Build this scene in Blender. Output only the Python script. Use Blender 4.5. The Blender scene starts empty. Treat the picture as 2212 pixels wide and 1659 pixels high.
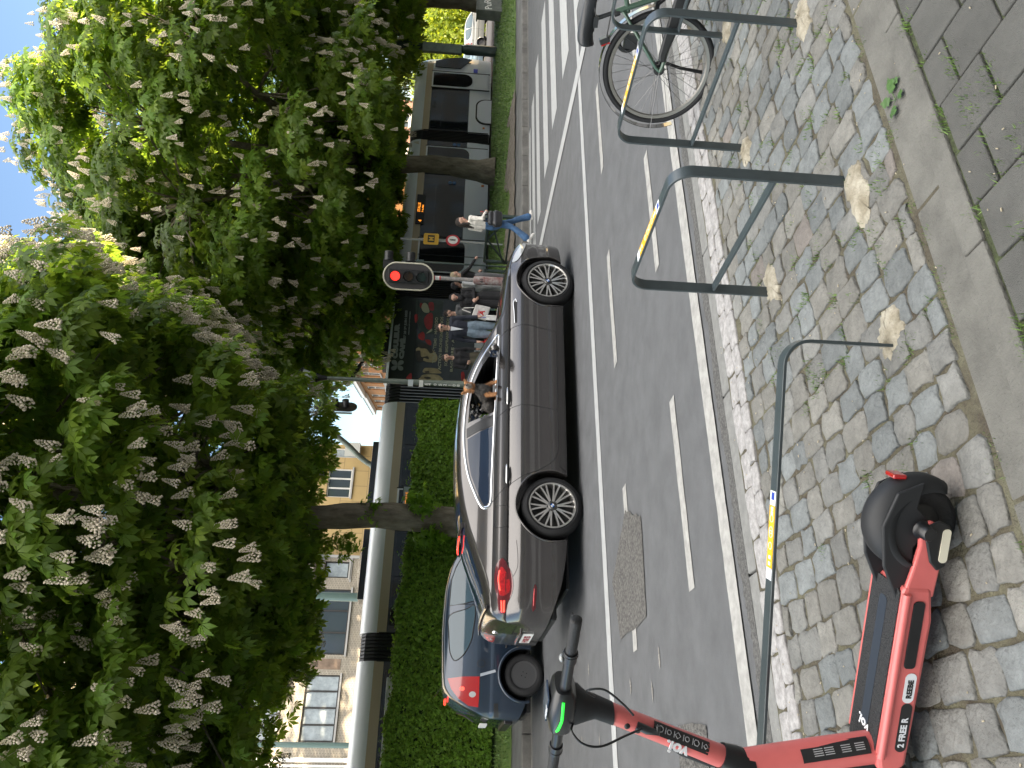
import bpy, bmesh, math, random
import numpy as np
from math import sin, cos, pi, radians, sqrt, atan2
from mathutils import Vector, Matrix, Euler
C = bpy.context; col = C.scene.collection
# ---------------------------------------------------------------- camera, sky, sun, exposure
F_PX, CX, CY, H = 1640.0, 1106.0, 829.5, 1.5      # the photograph is stored lying on its side
PIT, ROL = radians(4.2), radians(2.75)
Fv = Vector((0, cos(PIT), -sin(PIT))); Dv = Vector((0, -sin(PIT), -cos(PIT))); Rv = Vector((1, 0, 0))
cXv = Dv*cos(ROL) + Rv*sin(ROL); cYv = -Dv*sin(ROL) + Rv*cos(ROL)
cam = bpy.data.cameras.new('camera'); camo = bpy.data.objects.new('camera', cam); col.objects.link(camo)
camo.matrix_world = Matrix(((cXv.x, cYv.x, -Fv.x, 0), (cXv.y, cYv.y, -Fv.y, 0), (cXv.z, cYv.z, -Fv.z, H), (0, 0, 0, 1)))
cam.sensor_fit = 'HORIZONTAL'; cam.sensor_width = 36; cam.lens = 36*F_PX/2212; cam.clip_start = .05; cam.clip_end = 1500
C.scene.camera = camo
SUN_AZ, SUN_EL = 96.0, 12.5                          # azimuth from the view direction (+Y) towards +X
w = bpy.data.worlds.new('World'); C.scene.world = w; w.use_nodes = True
nt = w.node_tree; nt.nodes.clear()
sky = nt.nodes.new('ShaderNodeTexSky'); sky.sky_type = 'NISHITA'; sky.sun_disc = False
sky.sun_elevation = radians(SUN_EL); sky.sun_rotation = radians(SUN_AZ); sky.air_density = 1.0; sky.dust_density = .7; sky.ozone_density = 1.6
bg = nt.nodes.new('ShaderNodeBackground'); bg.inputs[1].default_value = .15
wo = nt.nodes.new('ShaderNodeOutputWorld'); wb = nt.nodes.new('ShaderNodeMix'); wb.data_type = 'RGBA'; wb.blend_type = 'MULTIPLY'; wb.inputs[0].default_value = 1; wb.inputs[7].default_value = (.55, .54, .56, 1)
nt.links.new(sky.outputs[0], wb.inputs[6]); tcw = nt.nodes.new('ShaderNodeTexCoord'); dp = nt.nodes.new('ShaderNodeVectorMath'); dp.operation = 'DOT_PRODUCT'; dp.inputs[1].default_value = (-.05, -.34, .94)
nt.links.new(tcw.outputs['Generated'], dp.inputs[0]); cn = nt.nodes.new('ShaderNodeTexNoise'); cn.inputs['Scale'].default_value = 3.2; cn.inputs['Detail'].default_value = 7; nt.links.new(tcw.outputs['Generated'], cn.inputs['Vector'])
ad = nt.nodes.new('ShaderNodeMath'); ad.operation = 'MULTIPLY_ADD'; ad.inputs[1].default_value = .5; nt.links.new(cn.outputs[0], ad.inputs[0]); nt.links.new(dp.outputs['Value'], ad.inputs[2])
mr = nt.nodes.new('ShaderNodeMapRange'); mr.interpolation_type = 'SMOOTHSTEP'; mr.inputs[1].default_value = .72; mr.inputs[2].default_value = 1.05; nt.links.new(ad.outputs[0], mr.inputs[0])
cm = nt.nodes.new('ShaderNodeMix'); cm.data_type = 'RGBA'; cm.inputs[7].default_value = (7.1, 6.85, 6.5, 1); nt.links.new(mr.outputs[0], cm.inputs[0]); nt.links.new(wb.outputs[2], cm.inputs[6])   # bright cloud invented overhead and behind the camera to brighten the shaded street
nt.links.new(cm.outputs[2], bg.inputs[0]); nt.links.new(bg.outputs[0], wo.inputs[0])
sl = bpy.data.lights.new('sun', 'SUN'); sl.energy = 5.0; sl.angle = radians(.5); sl.color = (1, .83, .6)
so = bpy.data.objects.new('sun', sl); col.objects.link(so)
sd = Vector((sin(radians(SUN_AZ))*cos(radians(SUN_EL)), cos(radians(SUN_AZ))*cos(radians(SUN_EL)), sin(radians(SUN_EL))))
so.rotation_euler = (-sd).to_track_quat('-Z', 'Y').to_euler(); so.location = (20, 0, 40)
vs = C.scene.view_settings; C.scene.display_settings.display_device = 'sRGB'
vs.view_transform = 'Standard'; vs.look = 'None'; vs.gamma = 1; vs.use_curve_mapping = False; vs.exposure = 2.38
# ---------------------------------------------------------------- street frame: s along the road, t across it
TH = radians(29); U = Vector((cos(TH), sin(TH), 0)); N = Vector((-sin(TH), cos(TH), 0))
def W(s, t, z=0): return U*s + N*t + Vector((0, 0, z))
def ray(x, y): return Fv + cXv*((x-CX)/F_PX) + cYv*((CY-y)/F_PX)
def G(x, y, z=0): d = ray(x, y); return d*((z-H)/d.z) + Vector((0, 0, H))
def D(x, y, Y): d = ray(x, y); return d*(Y/d.y) + Vector((0, 0, H))
def V(x, y, t): d = ray(x, y); p = d*(t/d.dot(N)) + Vector((0, 0, H)); return p.dot(U), p.z     # point on the plane t=const
def terr(t): return .15 if t < 15.5 else (.15+.43*(t-15.5)/5 if t < 20.5 else .58)
# ---------------------------------------------------------------- helpers
def tag(o, label, cat, group=None, kind=None):
    if label: o['label'] = label
    if cat: o['category'] = cat
    if group: o['group'] = group
    if kind: o['kind'] = kind
    return o
def thing(name, label, cat, loc=(0, 0, 0), rz=0, group=None):
    o = bpy.data.objects.new(name, None); col.objects.link(o); o.location = loc; o.rotation_euler = (0, 0, rz); o.empty_display_size = .1
    return tag(o, label, cat, group)
def link(name, me, parent=None, label=None):
    o = bpy.data.objects.new(name, me); col.objects.link(o)
    if parent is not None: o.parent = parent
    if label: o['label'] = label
    return o
def copy_tree(o, parent=None):
    c = o.copy(); col.objects.link(c)
    if parent is not None: c.parent = parent
    for ch in list(o.children): copy_tree(ch, c)
    return c
MATS = {}
def mat(name, colr, rough=.6, metal=0, var=0, vscale=4, bump=0, bscale=40, coat=0, spec=.5, emit=None, es=0, col2=None, detail=6, ramp=(.35, .65), stretch=None):
    if name in MATS: return MATS[name]
    m = bpy.data.materials.new(name); m.use_nodes = True; n = m.node_tree; b = n.nodes['Principled BSDF']
    c = tuple(colr)+(1,)
    b.inputs['Base Color'].default_value = c; b.inputs['Roughness'].default_value = rough; b.inputs['Metallic'].default_value = metal
    b.inputs['Coat Weight'].default_value = coat; b.inputs['Coat Roughness'].default_value = .03; b.inputs['Specular IOR Level'].default_value = spec
    if emit: b.inputs['Emission Color'].default_value = tuple(emit)+(1,); b.inputs['Emission Strength'].default_value = es
    tc = n.nodes.new('ShaderNodeTexCoord'); src = tc.outputs['Object']
    if stretch:
        mp = n.nodes.new('ShaderNodeMapping'); mp.inputs['Scale'].default_value = stretch; n.links.new(src, mp.inputs[0]); src = mp.outputs[0]
    if var or col2:
        t = n.nodes.new('ShaderNodeTexNoise'); t.inputs['Scale'].default_value = vscale; t.inputs['Detail'].default_value = detail; t.inputs['Roughness'].default_value = .65
        n.links.new(src, t.inputs['Vector'])
        r = n.nodes.new('ShaderNodeValToRGB'); r.color_ramp.elements[0].position = ramp[0]; r.color_ramp.elements[1].position = ramp[1]
        a = tuple(x*(1-var) for x in colr)+(1,); d = (tuple(col2) if col2 else tuple(min(1, x*(1+var)) for x in colr))+(1,)
        r.color_ramp.elements[0].color = a; r.color_ramp.elements[1].color = d
        n.links.new(t.outputs[0], r.inputs[0]); n.links.new(r.outputs[0], b.inputs['Base Color'])
    if bump:
        t2 = n.nodes.new('ShaderNodeTexNoise'); t2.inputs['Scale'].default_value = bscale; t2.inputs['Detail'].default_value = 5
        n.links.new(src, t2.inputs['Vector'])
        bp = n.nodes.new('ShaderNodeBump'); bp.inputs['Strength'].default_value = min(1, bump); bp.inputs['Distance'].default_value = .01*max(1, bump)
        n.links.new(t2.outputs[0], bp.inputs['Height']); n.links.new(bp.outputs[0], b.inputs['Normal'])
    MATS[name] = m; return m
def colattr(m, attr='Col', amount=1.0):
    """multiply the base colour by a per-face colour attribute (true colour differences between stones, leaves)"""
    n = m.node_tree; b = n.nodes['Principled BSDF']; a = n.nodes.new('ShaderNodeAttribute'); a.attribute_name = attr
    mx = n.nodes.new('ShaderNodeMix'); mx.data_type = 'RGBA'; mx.blend_type = 'MULTIPLY'; mx.inputs[0].default_value = amount
    lk = b.inputs['Base Color'].links
    if lk: n.links.new(lk[0].from_socket, mx.inputs[6])
    else: mx.inputs[6].default_value = b.inputs['Base Color'].default_value
    n.links.new(a.outputs[0], mx.inputs[7]); n.links.new(mx.outputs[2], b.inputs['Base Color']); return m
def frame_of(d):
    d = Vector(d).normalized(); a = Vector((0, 0, 1)) if abs(d.z) < .9 else Vector((1, 0, 0))
    x = d.cross(a).normalized(); return x, d.cross(x).normalized(), d
class MB:
    def __init__(s): s.v = []; s.f = []; s.mi = []; s.k = 0
    def add(s, vs, fs):
        o = len(s.v); s.v += [tuple(p) for p in vs]; s.f += [tuple(i+o for i in f) for f in fs]; s.mi += [s.k]*len(fs); return s
    def box(s, x0, x1, y0, y1, z0, z1):
        v = [(x, y, z) for z in (z0, z1) for y in (y0, y1) for x in (x0, x1)]
        return s.add(v, [(0, 2, 3, 1), (4, 5, 7, 6), (0, 1, 5, 4), (2, 6, 7, 3), (0, 4, 6, 2), (1, 3, 7, 5)])
    def obox(s, c, ax, ay, az, hx, hy, hz):
        c = Vector(c); v = [c+Vector(ax)*(i*hx)+Vector(ay)*(j*hy)+Vector(az)*(k*hz) for k in (-1, 1) for j in (-1, 1) for i in (-1, 1)]
        return s.add(v, [(0, 2, 3, 1), (4, 5, 7, 6), (0, 1, 5, 4), (2, 6, 7, 3), (0, 4, 6, 2), (1, 3, 7, 5)])
    def bar(s, a, b, w, h, up=(0, 0, 1)):
        a, b = Vector(a), Vector(b); d = (b-a).normalized(); x = d.cross(Vector(up)).normalized(); u = x.cross(d)
        return s.obox((a+b)/2, d, x, u, (b-a).length/2, w/2, h/2)
    def tube(s, path, r, seg=10, closed=False, cap=True, sx=1, sy=1, ref=None):
        P = [Vector(p) for p in path]; n = len(P); vs = []; px = None
        for i, p in enumerate(P):
            if closed: d = P[(i+1) % n]-P[i-1]
            else: d = P[min(i+1, n-1)]-P[max(i-1, 0)]
            d.normalize()
            if ref is not None: x = Vector(ref)-d*d.dot(Vector(ref)); x.normalize(); y = d.cross(x)
            elif px is None: x, y, _ = frame_of(d)
            else: x = px-d*d.dot(px); x.normalize(); y = d.cross(x)
            px = x; rr = r[i] if hasattr(r, '__len__') else r
            for k in range(seg):
                a = 2*pi*k/seg; vs.append(p+x*(cos(a)*rr*sx)+y*(sin(a)*rr*sy))
        fs = []; m = n if closed else n-1
        for i in range(m):
            j = (i+1) % n
            for k in range(seg):
                l = (k+1) % seg; fs.append((i*seg+k, i*seg+l, j*seg+l, j*seg+k))
        if cap and not closed: fs += [tuple(range(seg-1, -1, -1)), tuple(range((n-1)*seg, n*seg))]
        return s.add(vs, fs)
    def cyl(s, a, b, r0, r1=None, seg=16): return s.tube([a, b], [r0, r0 if r1 is None else r1], seg)
    def lathe(s, prof, c=(0, 0, 0), ax=(0, 0, 1), seg=32, closed=False):
        x, y, d = frame_of(ax); c = Vector(c); vs = []; n = len(prof)
        for r, h in prof:
            for k in range(seg):
                a = 2*pi*k/seg; vs.append(c+d*h+x*(cos(a)*r)+y*(sin(a)*r))
        fs = []
        for i in range(n if closed else n-1):
            j = (i+1) % n
            for k in range(seg):
                l = (k+1) % seg; fs.append((i*seg+k, i*seg+l, j*seg+l, j*seg+k))
        if not closed:
            if prof[0][0] > 1e-5: fs.append(tuple(range(seg-1, -1, -1)))
            if prof[-1][0] > 1e-5: fs.append(tuple(range((n-1)*seg, n*seg)))
        return s.add(vs, fs)
    def ball(s, c, r, seg=12, rings=8, R=None):
        r = r if hasattr(r, '__len__') else (r, r, r); vs = []; c = Vector(c)
        for i in range(rings+1):
            a = pi*i/rings
            for k in range(seg):
                b = 2*pi*k/seg; p = Vector((r[0]*sin(a)*cos(b), r[1]*sin(a)*sin(b), r[2]*cos(a)))
                if R: p = R @ p
                vs.append(c+p)
        fs = [(i*seg+k, (i+1)*seg+k, (i+1)*seg+(k+1) % seg, i*seg+(k+1) % seg) for i in range(rings) for k in range(seg)]
        return s.add(vs, fs)
    def prism(s, poly, mp, w0, w1):
        n = len(poly); vs = [mp(u, v, w0) for u, v in poly]+[mp(u, v, w1) for u, v in poly]
        fs = [tuple(range(n-1, -1, -1)), tuple(range(n, 2*n))]+[(i, (i+1) % n, n+(i+1) % n, n+i) for i in range(n)]
        return s.add(vs, fs)
    def ribbon(s, path, wd, width, th):
        """flat bar along a path; wd = width direction"""
        P = [Vector(p) for p in path]; wd = Vector(wd).normalized(); vs = []; n = len(P)
        for i, p in enumerate(P):
            d = (P[min(i+1, n-1)]-P[max(i-1, 0)]).normalized(); o = wd.cross(d).normalized()
            for a, b in ((-1, -1), (1, -1), (1, 1), (-1, 1)): vs.append(p+wd*(a*width/2)+o*(b*th/2))
        fs = [(i*4+k, i*4+(k+1) % 4, i*4+4+(k+1) % 4, i*4+4+k) for i in range(n-1) for k in range(4)]+[(3, 2, 1, 0), (n*4-4, n*4-3, n*4-2, n*4-1)]
        return s.add(vs, fs)
    def mesh(s, name='m'):
        me = bpy.data.meshes.new(name); me.from_pydata(s.v, [], s.f); return me
    def build(s, name, mats, parent=None, smooth=35, bevel=0, label=None, fix=True):
        me = s.mesh(name); mats = mats if isinstance(mats, (list, tuple)) else [mats]
        for m in mats: me.materials.append(m)
        me.polygons.foreach_set('material_index', s.mi)
        if fix:
            b = bmesh.new(); b.from_mesh(me); bmesh.ops.recalc_face_normals(b, faces=b.faces); b.to_mesh(me); b.free()
        if smooth:
            me.polygons.foreach_set('use_smooth', [True]*len(me.polygons)); me.set_sharp_from_angle(angle=radians(smooth))
        o = link(name, me, parent, label)
        if bevel:
            bm = o.modifiers.new('b', 'BEVEL'); bm.width = bevel; bm.segments = 2; bm.limit_method = 'ANGLE'; bm.angle_limit = radians(40)
        return o
def cat_rom(pts, n=8, closed=False):
    P = [Vector(p) for p in pts]; out = []; m = len(P)
    for i in range(m if closed else m-1):
        g = (lambda j: P[j % m]) if closed else (lambda j: P[max(0, min(m-1, j))])
        p0, p1, p2, p3 = g(i-1), g(i), g(i+1), g(i+2)
        for k in range(n):
            t = k/n; out.append(.5*((2*p1)+(p2-p0)*t+(2*p0-5*p1+4*p2-p3)*t*t+(3*p1-p0-3*p2+p3)*t**3))
    if not closed: out.append(P[-1])
    return out
def herm(pts):
    xs = [p[0] for p in pts]; ys = [p[1] for p in pts]; n = len(xs)
    d = [(ys[i+1]-ys[i])/(xs[i+1]-xs[i]) for i in range(n-1)]
    m = [d[0]]+[0 if d[i-1]*d[i] <= 0 else 2*d[i-1]*d[i]/(d[i-1]+d[i]) for i in range(1, n-1)]+[d[-1]]
    def f(x):
        if x <= xs[0]: return ys[0]
        if x >= xs[-1]: return ys[-1]
        i = 0
        while x > xs[i+1]: i += 1
        h = xs[i+1]-xs[i]; t = (x-xs[i])/h
        return (2*t**3-3*t*t+1)*ys[i]+(t**3-2*t*t+t)*h*m[i]+(-2*t**3+3*t*t)*ys[i+1]+(t**3-t*t)*h*m[i+1]
    return f
def eval_mesh(o):
    dg = C.evaluated_depsgraph_get(); dg.update(); return bpy.data.meshes.new_from_object(o.evaluated_get(dg))
def text(s, size, m, parent, org, xd, yd, name='lettering', th=.002, align='LEFT', bold=0, sx=1):
    cu = bpy.data.curves.new('t', 'FONT'); cu.body = s; cu.size = size; cu.align_x = align; cu.extrude = th/2; cu.offset = bold; cu.resolution_u = 3
    o = bpy.data.objects.new('t', cu); col.objects.link(o); me = eval_mesh(o); bpy.data.objects.remove(o); bpy.data.curves.remove(cu)
    xd = Vector(xd).normalized(); yd = Vector(yd); yd = (yd-xd*yd.dot(xd)).normalized(); z = xd.cross(yd)
    me.transform(Matrix(((xd.x*sx, yd.x, z.x, org[0]), (xd.y*sx, yd.y, z.y, org[1]), (xd.z*sx, yd.z, z.z, org[2]), (0, 0, 0, 1))))
    me.materials.clear(); me.materials.append(m); return link(name, me, parent)
def join_np(name, verts, faces_n, idx, m, parent=None, cols=None, smooth=False, mi=None):
    """fast mesh: verts (n,3) array, all faces with faces_n corners, idx flat"""
    me = bpy.data.meshes.new(name); nv = len(verts); nf = len(idx)//faces_n
    me.vertices.add(nv); me.vertices.foreach_set('co', np.asarray(verts, np.float32).ravel())
    me.loops.add(len(idx)); me.loops.foreach_set('vertex_index', np.asarray(idx, np.int32))
    me.polygons.add(nf); me.polygons.foreach_set('loop_start', np.arange(0, nf*faces_n, faces_n, dtype=np.int32))
    for mm in (m if isinstance(m, (list, tuple)) else [m]): me.materials.append(mm)
    if mi is not None: me.polygons.foreach_set('material_index', np.asarray(mi, np.int32))
    if smooth: me.polygons.foreach_set('use_smooth', np.ones(nf, bool))
    me.update(calc_edges=True)
    if cols is not None:
        a = me.color_attributes.new('Col', 'FLOAT_COLOR', 'POINT'); a.data.foreach_set('color', np.asarray(cols, np.float32).ravel())
    return link(name, me, parent)
# ================================================================= the ground
m_asph = mat('asphalt', (.092, .094, .098), .85, var=.22, vscale=3.5, bump=.6, bscale=260, detail=12, ramp=(.25, .75))
m_asph2 = mat('asphalt_worn', (.088, .086, .082), .9, var=.45, vscale=60, bump=1, bscale=170)
m_conc = mat('concrete_gutter', (.165, .165, .158), .85, var=.16, vscale=18, bump=.4, bscale=160, detail=10)
m_slab = mat('kerb_slab_concrete', (.14, .135, .125), .9, var=.3, vscale=2.5, bump=.5, bscale=90, detail=10)
m_white = mat('road_paint', (.32, .325, .325), .7, var=.1, vscale=9, bump=.3, bscale=220, detail=12)
m_whiteold = mat('road_paint_worn', (.29, .285, .27), .75, var=.2, vscale=14, bump=.4, bscale=260, detail=14)
m_far = mat('far_ground', (.1, .1, .095), .9, var=.2, vscale=.3)
def quad_sheet(mb, s0, s1, t0, t1, z, z2=None):
    z2 = z if z2 is None else z2
    mb.add([W(s0, t0, z), W(s1, t0, z), W(s1, t1, z2), W(s0, t1, z2)], [(0, 1, 2, 3)])
def sheet(name, m, rects, kind='structure'):
    mb = MB()
    for r in rects: quad_sheet(mb, *r)
    o = mb.build(name, m, smooth=0, fix=False); o['kind'] = kind; return o
sheet('ground', m_far, [(-400, 600, -300, 700, -.06)])
sheet('road', m_asph, [(-60, 120, 3.66, 13.62, 0)])
rnd = random.Random(4)
# rough worn asphalt edge against the gutter
mb = MB(); ss = np.arange(-6, 14, .03); e = [3.745+.018*sin(s*7)+rnd.uniform(-.012, .012) for s in ss]
mb.add([W(s, 3.655, .004) for s in ss]+[W(s, e[i], .004) for i, s in enumerate(ss)], [(i, i+1, len(ss)+i+1, len(ss)+i) for i in range(len(ss)-1)])
o = mb.build('asphalt_edge', m_asph2, smooth=0, fix=False); o['kind'] = 'structure'
# painted markings
def strip_mark(mb, s0, s1, t0, t1, z=.005, jit=.004):
    n = max(2, int((s1-s0)/.12)); S = [s0+(s1-s0)*i/n for i in range(n+1)]
    mb.add([W(s, t0+rnd.uniform(-jit, jit), z) for s in S]+[W(s, t1+rnd.uniform(-jit, jit), z) for s in S], [(i, i+1, n+2+i, n+1+i) for i in range(n)])
mb = MB(); strip_mark(mb, -12, 30, 6.98, 7.16); mb.build('lane_line', m_white, smooth=0, fix=False)['kind'] = 'structure'
mb = MB(); strip_mark(mb, -12, 30, 3.81, 3.955, .009, .003); mb.build('bike_lane_edge_line', m_whiteold, smooth=0, fix=False)['kind'] = 'structure'
mb = MB()
for a, b in ((-3.9, -2.6), (-1.45, -.1), (1.05, 2.42), (3.64, 4.98), (6.13, 7.47), (8.6, 9.9)): strip_mark(mb, a, b, 6.03, 6.16, .005)
for a, b in ((-3.7, -2.5), (-1.3, 0), (1.15, 2.47), (3.6, 4.8), (6.05, 7.3), (8.5, 9.8)): strip_mark(mb, a, b, 4.5, 4.61, .005)
mb.build('dashed_lines', m_whiteold, smooth=0, fix=False)['kind'] = 'structure'
mb = MB()
for t0, t1, s0, s1 in ((5.0, 5.55, 10.0, 15), (6.45, 7.0+.0, 10.05, 15), (7.72, 8.36, 10.25, 15), (9.02, 9.62, 10.45, 15), (10.12, 10.74, 10.35, 15), (11.36, 11.88, 10.2, 14.9), (12.22, 12.72, 10.0, 14.6), (12.98, 13.3, 9.9, 14.3)):
    n = 30; S0 = [s0+(s1-s0)*i/n for i in range(n+1)]
    mb.add([W(s, t0+rnd.uniform(-.006, .006), .006) for s in S0]+[W(s+.12, t1+rnd.uniform(-.006, .006), .006) for s in S0], [(i, i+1, n+2+i, n+1+i) for i in range(n)])
mb.build('zebra_crossing', m_white, smooth=0, fix=False)['kind'] = 'structure'
mb = MB(); mb.add([W(8.62, 5.2, .011), W(8.92, 5.2, .011), W(9.78, 13.5, .011), W(9.5, 13.5, .011)], [(0, 1, 2, 3)])
mb.build('stop_line', m_white, smooth=0, fix=False)['kind'] = 'structure'
# asphalt patches
m_patch = mat('patch_asphalt', (.10, .095, .088), .95, var=.6, vscale=42, bump=3, bscale=60)
def ragged(pts, jit=.03, n=8):
    out = []
    for i in range(len(pts)):
        a, b = Vector(pts[i]), Vector(pts[(i+1) % len(pts)])
        for k in range(n): p = a.lerp(b, k/n); out.append((p.x+rnd.uniform(-jit, jit), p.y+rnd.uniform(-jit, jit)))
    return out
mb = MB()
for P in ([(1.22, 5.68), (1.98, 5.62), (2.2, 6.12), (1.76, 6.78), (1.22, 6.58)], [(-.3, 4.62), (.4, 4.55), (.43, 5.1), (-.35, 5.25)]):
    q = ragged(P, .012); mb.add([W(a, b, .007) for a, b in q], [tuple(range(len(q)))])
mb.build('road_patches', m_patch, smooth=0, fix=False)['kind'] = 'structure'
m_scar = mat('road_scar', (.2, .19, .175), .95, var=.5, vscale=60, bump=1, bscale=120)
mb = MB()
for x, y in ((1410, 1492), (1363, 1483), (1321, 1478), (1296, 1600), (1272, 1445), (1258, 1600), (1350, 1690), (1425, 1420)):
    c = G(x, y); q = [(c.dot(U)+cos(a)*rnd.uniform(.03, .09), c.dot(N)+sin(a)*rnd.uniform(.015, .03)) for a in np.linspace(0, 2*pi, 14, endpoint=False)]
    mb.add([W(a, b, .0045) for a, b in q], [tuple(range(14))])
mb.build('asphalt_scars', m_scar, smooth=0, fix=False)['kind'] = 'structure'
# gutter slabs
mb = MB(); s = -7.0
while s < 16:
    L = 1.0; mb.box(0, 1, 0, 1, 0, 1); v = mb.v[-8:]; mb.v[-8:] = [tuple(W(s+.006+(L-.012)*p[0], 3.49+.165*p[1]+rnd.uniform(-.002, .002), -.05+.056*p[2])) for p in v]; s += L
mb.build('gutter', m_conc, smooth=0, bevel=.008)['kind'] = 'structure'
# white painted kerb setts (two rows, worn and rounded)
def stone(mb, P, z0, z1, rr=.5, jz=.003, dome=.004):
    """rounded block on the polygon P (s,t)"""
    n = len(P); c = (sum(p[0] for p in P)/n, sum(p[1] for p in P)/n)
    def sh(k, d=0): return [(c[0]+(p[0]-c[0])*k, c[1]+(p[1]-c[1])*k) for p in P]
    rings = [(1.0, z0), (1.0, z1-.009), (.985, z1-.003), (.945, z1), (.6, z1+dome)]
    vs = []; tx, ty = rnd.uniform(-.03, .03), rnd.uniform(-.03, .03)
    for k, z in rings:
        for p in sh(k): vs.append(W(p[0], p[1], z+((p[0]-c[0])*tx+(p[1]-c[1])*ty if z > z0 else 0)+(rnd.uniform(-jz, jz)*.5 if z >= z1 else 0)))
    vs.append(W(c[0], c[1], z1+dome*rnd.uniform(.4, 1.3)))
    fs = [(r*n+i, r*n+(i+1) % n, (r+1)*n+(i+1) % n, (r+1)*n+i) for r in range(4) for i in range(n)]+[(4*n+i, 4*n+(i+1) % n, 5*n) for i in range(n)]
    mb.add(vs, fs)
def rect_poly(s0, s1, t0, t1, j, k=3):
    P = []; q = [(s0, t0), (s1, t0), (s1, t1), (s0, t1)]
    for i in range(4):
        a, b = q[i], q[(i+1) % 4]
        for m in range(k):
            f = (m+.5)/k if True else m/k
            f = .1+.8*m/(k-1) if k > 1 else .5
            P.append((a[0]+(b[0]-a[0])*f+rnd.uniform(-j, j), a[1]+(b[1]-a[1])*f+rnd.uniform(-j, j)))
    return P
m_kwhite = mat('painted_kerb_stone', (.26, .25, .245), .8, var=.25, vscale=26, bump=.6, bscale=70, col2=(.34, .33, .325), detail=10)
mb = MB()
for row, (t0, t1, l0, l1, zz) in enumerate(((3.385, 3.483, .16, .3, .03), (3.285, 3.378, .14, .24, .034))):
    s = -7.0
    while s < 14:
        L = rnd.uniform(l0, l1); stone(mb, rect_poly(s+.004, s+L-.004, t0, t1, .006), -.05, zz+rnd.uniform(-.003, .003)); s += L
mb.build('white_kerb_setts', m_kwhite, smooth=60)['kind'] = 'structure'
# joint bed below the setts
m_bed = mat('joint_dirt', (.11, .088, .062), .95, var=.5, vscale=9, bump=1.5, bscale=90, col2=(.115, .11, .07), detail=12)
sheet('joint_bed', m_bed, [(-9, 16, 1.2, 3.5, .024)])
# cobble setts: rows across the parking strip
m_cob = mat('granite_setts', (.142, .145, .142), .78, var=.38, vscale=16, bump=1.2, bscale=55, detail=12, ramp=(.2, .8)); colattr(m_cob)
mb = MB(); cvals = []; s = -3.6
while s < 9.5:
    w_ = rnd.uniform(.108, .138); t = 1.80+rnd.uniform(-.08, 0); skew = rnd.uniform(-.01, .01)
    while t < 3.27:
        L = rnd.uniform(.11, .185); t1 = min(t+L, 3.275); t0 = max(t, 1.80)
        if t1-t0 > .05:
            nb = len(mb.v); wob = .013*sin(t*3.1+s*1.7)
            stone(mb, rect_poly(s+.0045+wob, s+w_-.0045+wob, t0+.0045, t1-.0045, .010, 3), -.05, .031+rnd.uniform(-.004, .004)-.000, dome=.0035)
            b = rnd.uniform(.8, 1.2); k = rnd.random()
            tint = (.95*b, 1.0*b, 1.02*b) if k < .4 else ((1.07*b, 1.02*b, .94*b) if k < .75 else (1.02*b, 1.0*b, .96*b))
            if rnd.random() < .025: tint = (1.12*b, .98*b, .9*b)
            cvals += [tint]*(len(mb.v)-nb)
        t += L
    s += w_
o = mb.build('cobbles', m_cob, smooth=60, fix=False); o['kind'] = 'structure'
a = o.data.color_attributes.new('Col', 'FLOAT_COLOR', 'POINT')
for i, c in enumerate(cvals): a.data[i].color = (*c, 1)
# border slabs, kerb and pavers on the near pavement
mb = MB(); s = -6.3
while s < 12:
    L = 1.0; mb.box(0, 1, 0, 1, 0, 1); v = mb.v[-8:]; mb.v[-8:] = [tuple(W(s+.005+(L-.01)*p[0], 1.645+.135*p[1]+rnd.uniform(-.003, .003), -.05+.076*p[2])) for p in v]
    mb.box(0, 1, 0, 1, 0, 1); v = mb.v[-8:]; mb.v[-8:] = [tuple(W(s-.3+.003+(L-.006)*p[0], 1.552+.088*p[1], -.05+.094*p[2])) for p in v]; s += L
mb.build('border_kerb', mat('border_concrete', (.115, .112, .10), .9, var=.22, vscale=6, bump=.7, bscale=110, detail=12), smooth=0, bevel=.006)['kind'] = 'structure'
m_pav = mat('pavers_concrete', (.082, .081, .075), .88, var=.16, vscale=7, bump=.8, bscale=240, detail=14); colattr(m_pav)
mb = MB(); cv = []
for i in range(-30, 50):
    s0 = 1.71+i*.2; off = .1 if i % 2 else 0
    for j in range(-12, 2):
        t0 = 1.33+off+j*.2; t1 = min(t0+.2, 1.545)
        if t1-t0 < .03: continue
        nb = len(mb.v); mb.box(0, 1, 0, 1, 0, 1); v = mb.v[-8:]; dz = rnd.uniform(-.002, .002)
        mb.v[-8:] = [tuple(W(s0+.004+.192*p[0], t0+.005+(t1-t0-.01)*p[1], -.05+(.092+dz)*p[2])) for p in v]; b = rnd.uniform(.88, 1.1); cv += [(b, b, b*.99, 1)]*8
o = mb.build('pavement', m_pav, smooth=0, bevel=.004, fix=False); o['kind'] = 'structure'
a = o.data.color_attributes.new('Col', 'FLOAT_COLOR', 'POINT')
for i, c in enumerate(cv): a.data[i].color = c
m_moss = mat('moss', (.05, .055, .025), .95, var=.5, vscale=30, bump=1.5, bscale=120, col2=(.065, .085, .03))
o = sheet('moss_bed', m_moss, [(-9, 16, -1.5, 1.56, .032)], 'structure'); sheet('moss_joint', m_moss, [(-9, 16, 1.77, 1.815, .022)]); sheet('near_pavement', m_conc, [(-40, 60, -12.5, -1.1, .03)])
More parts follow.
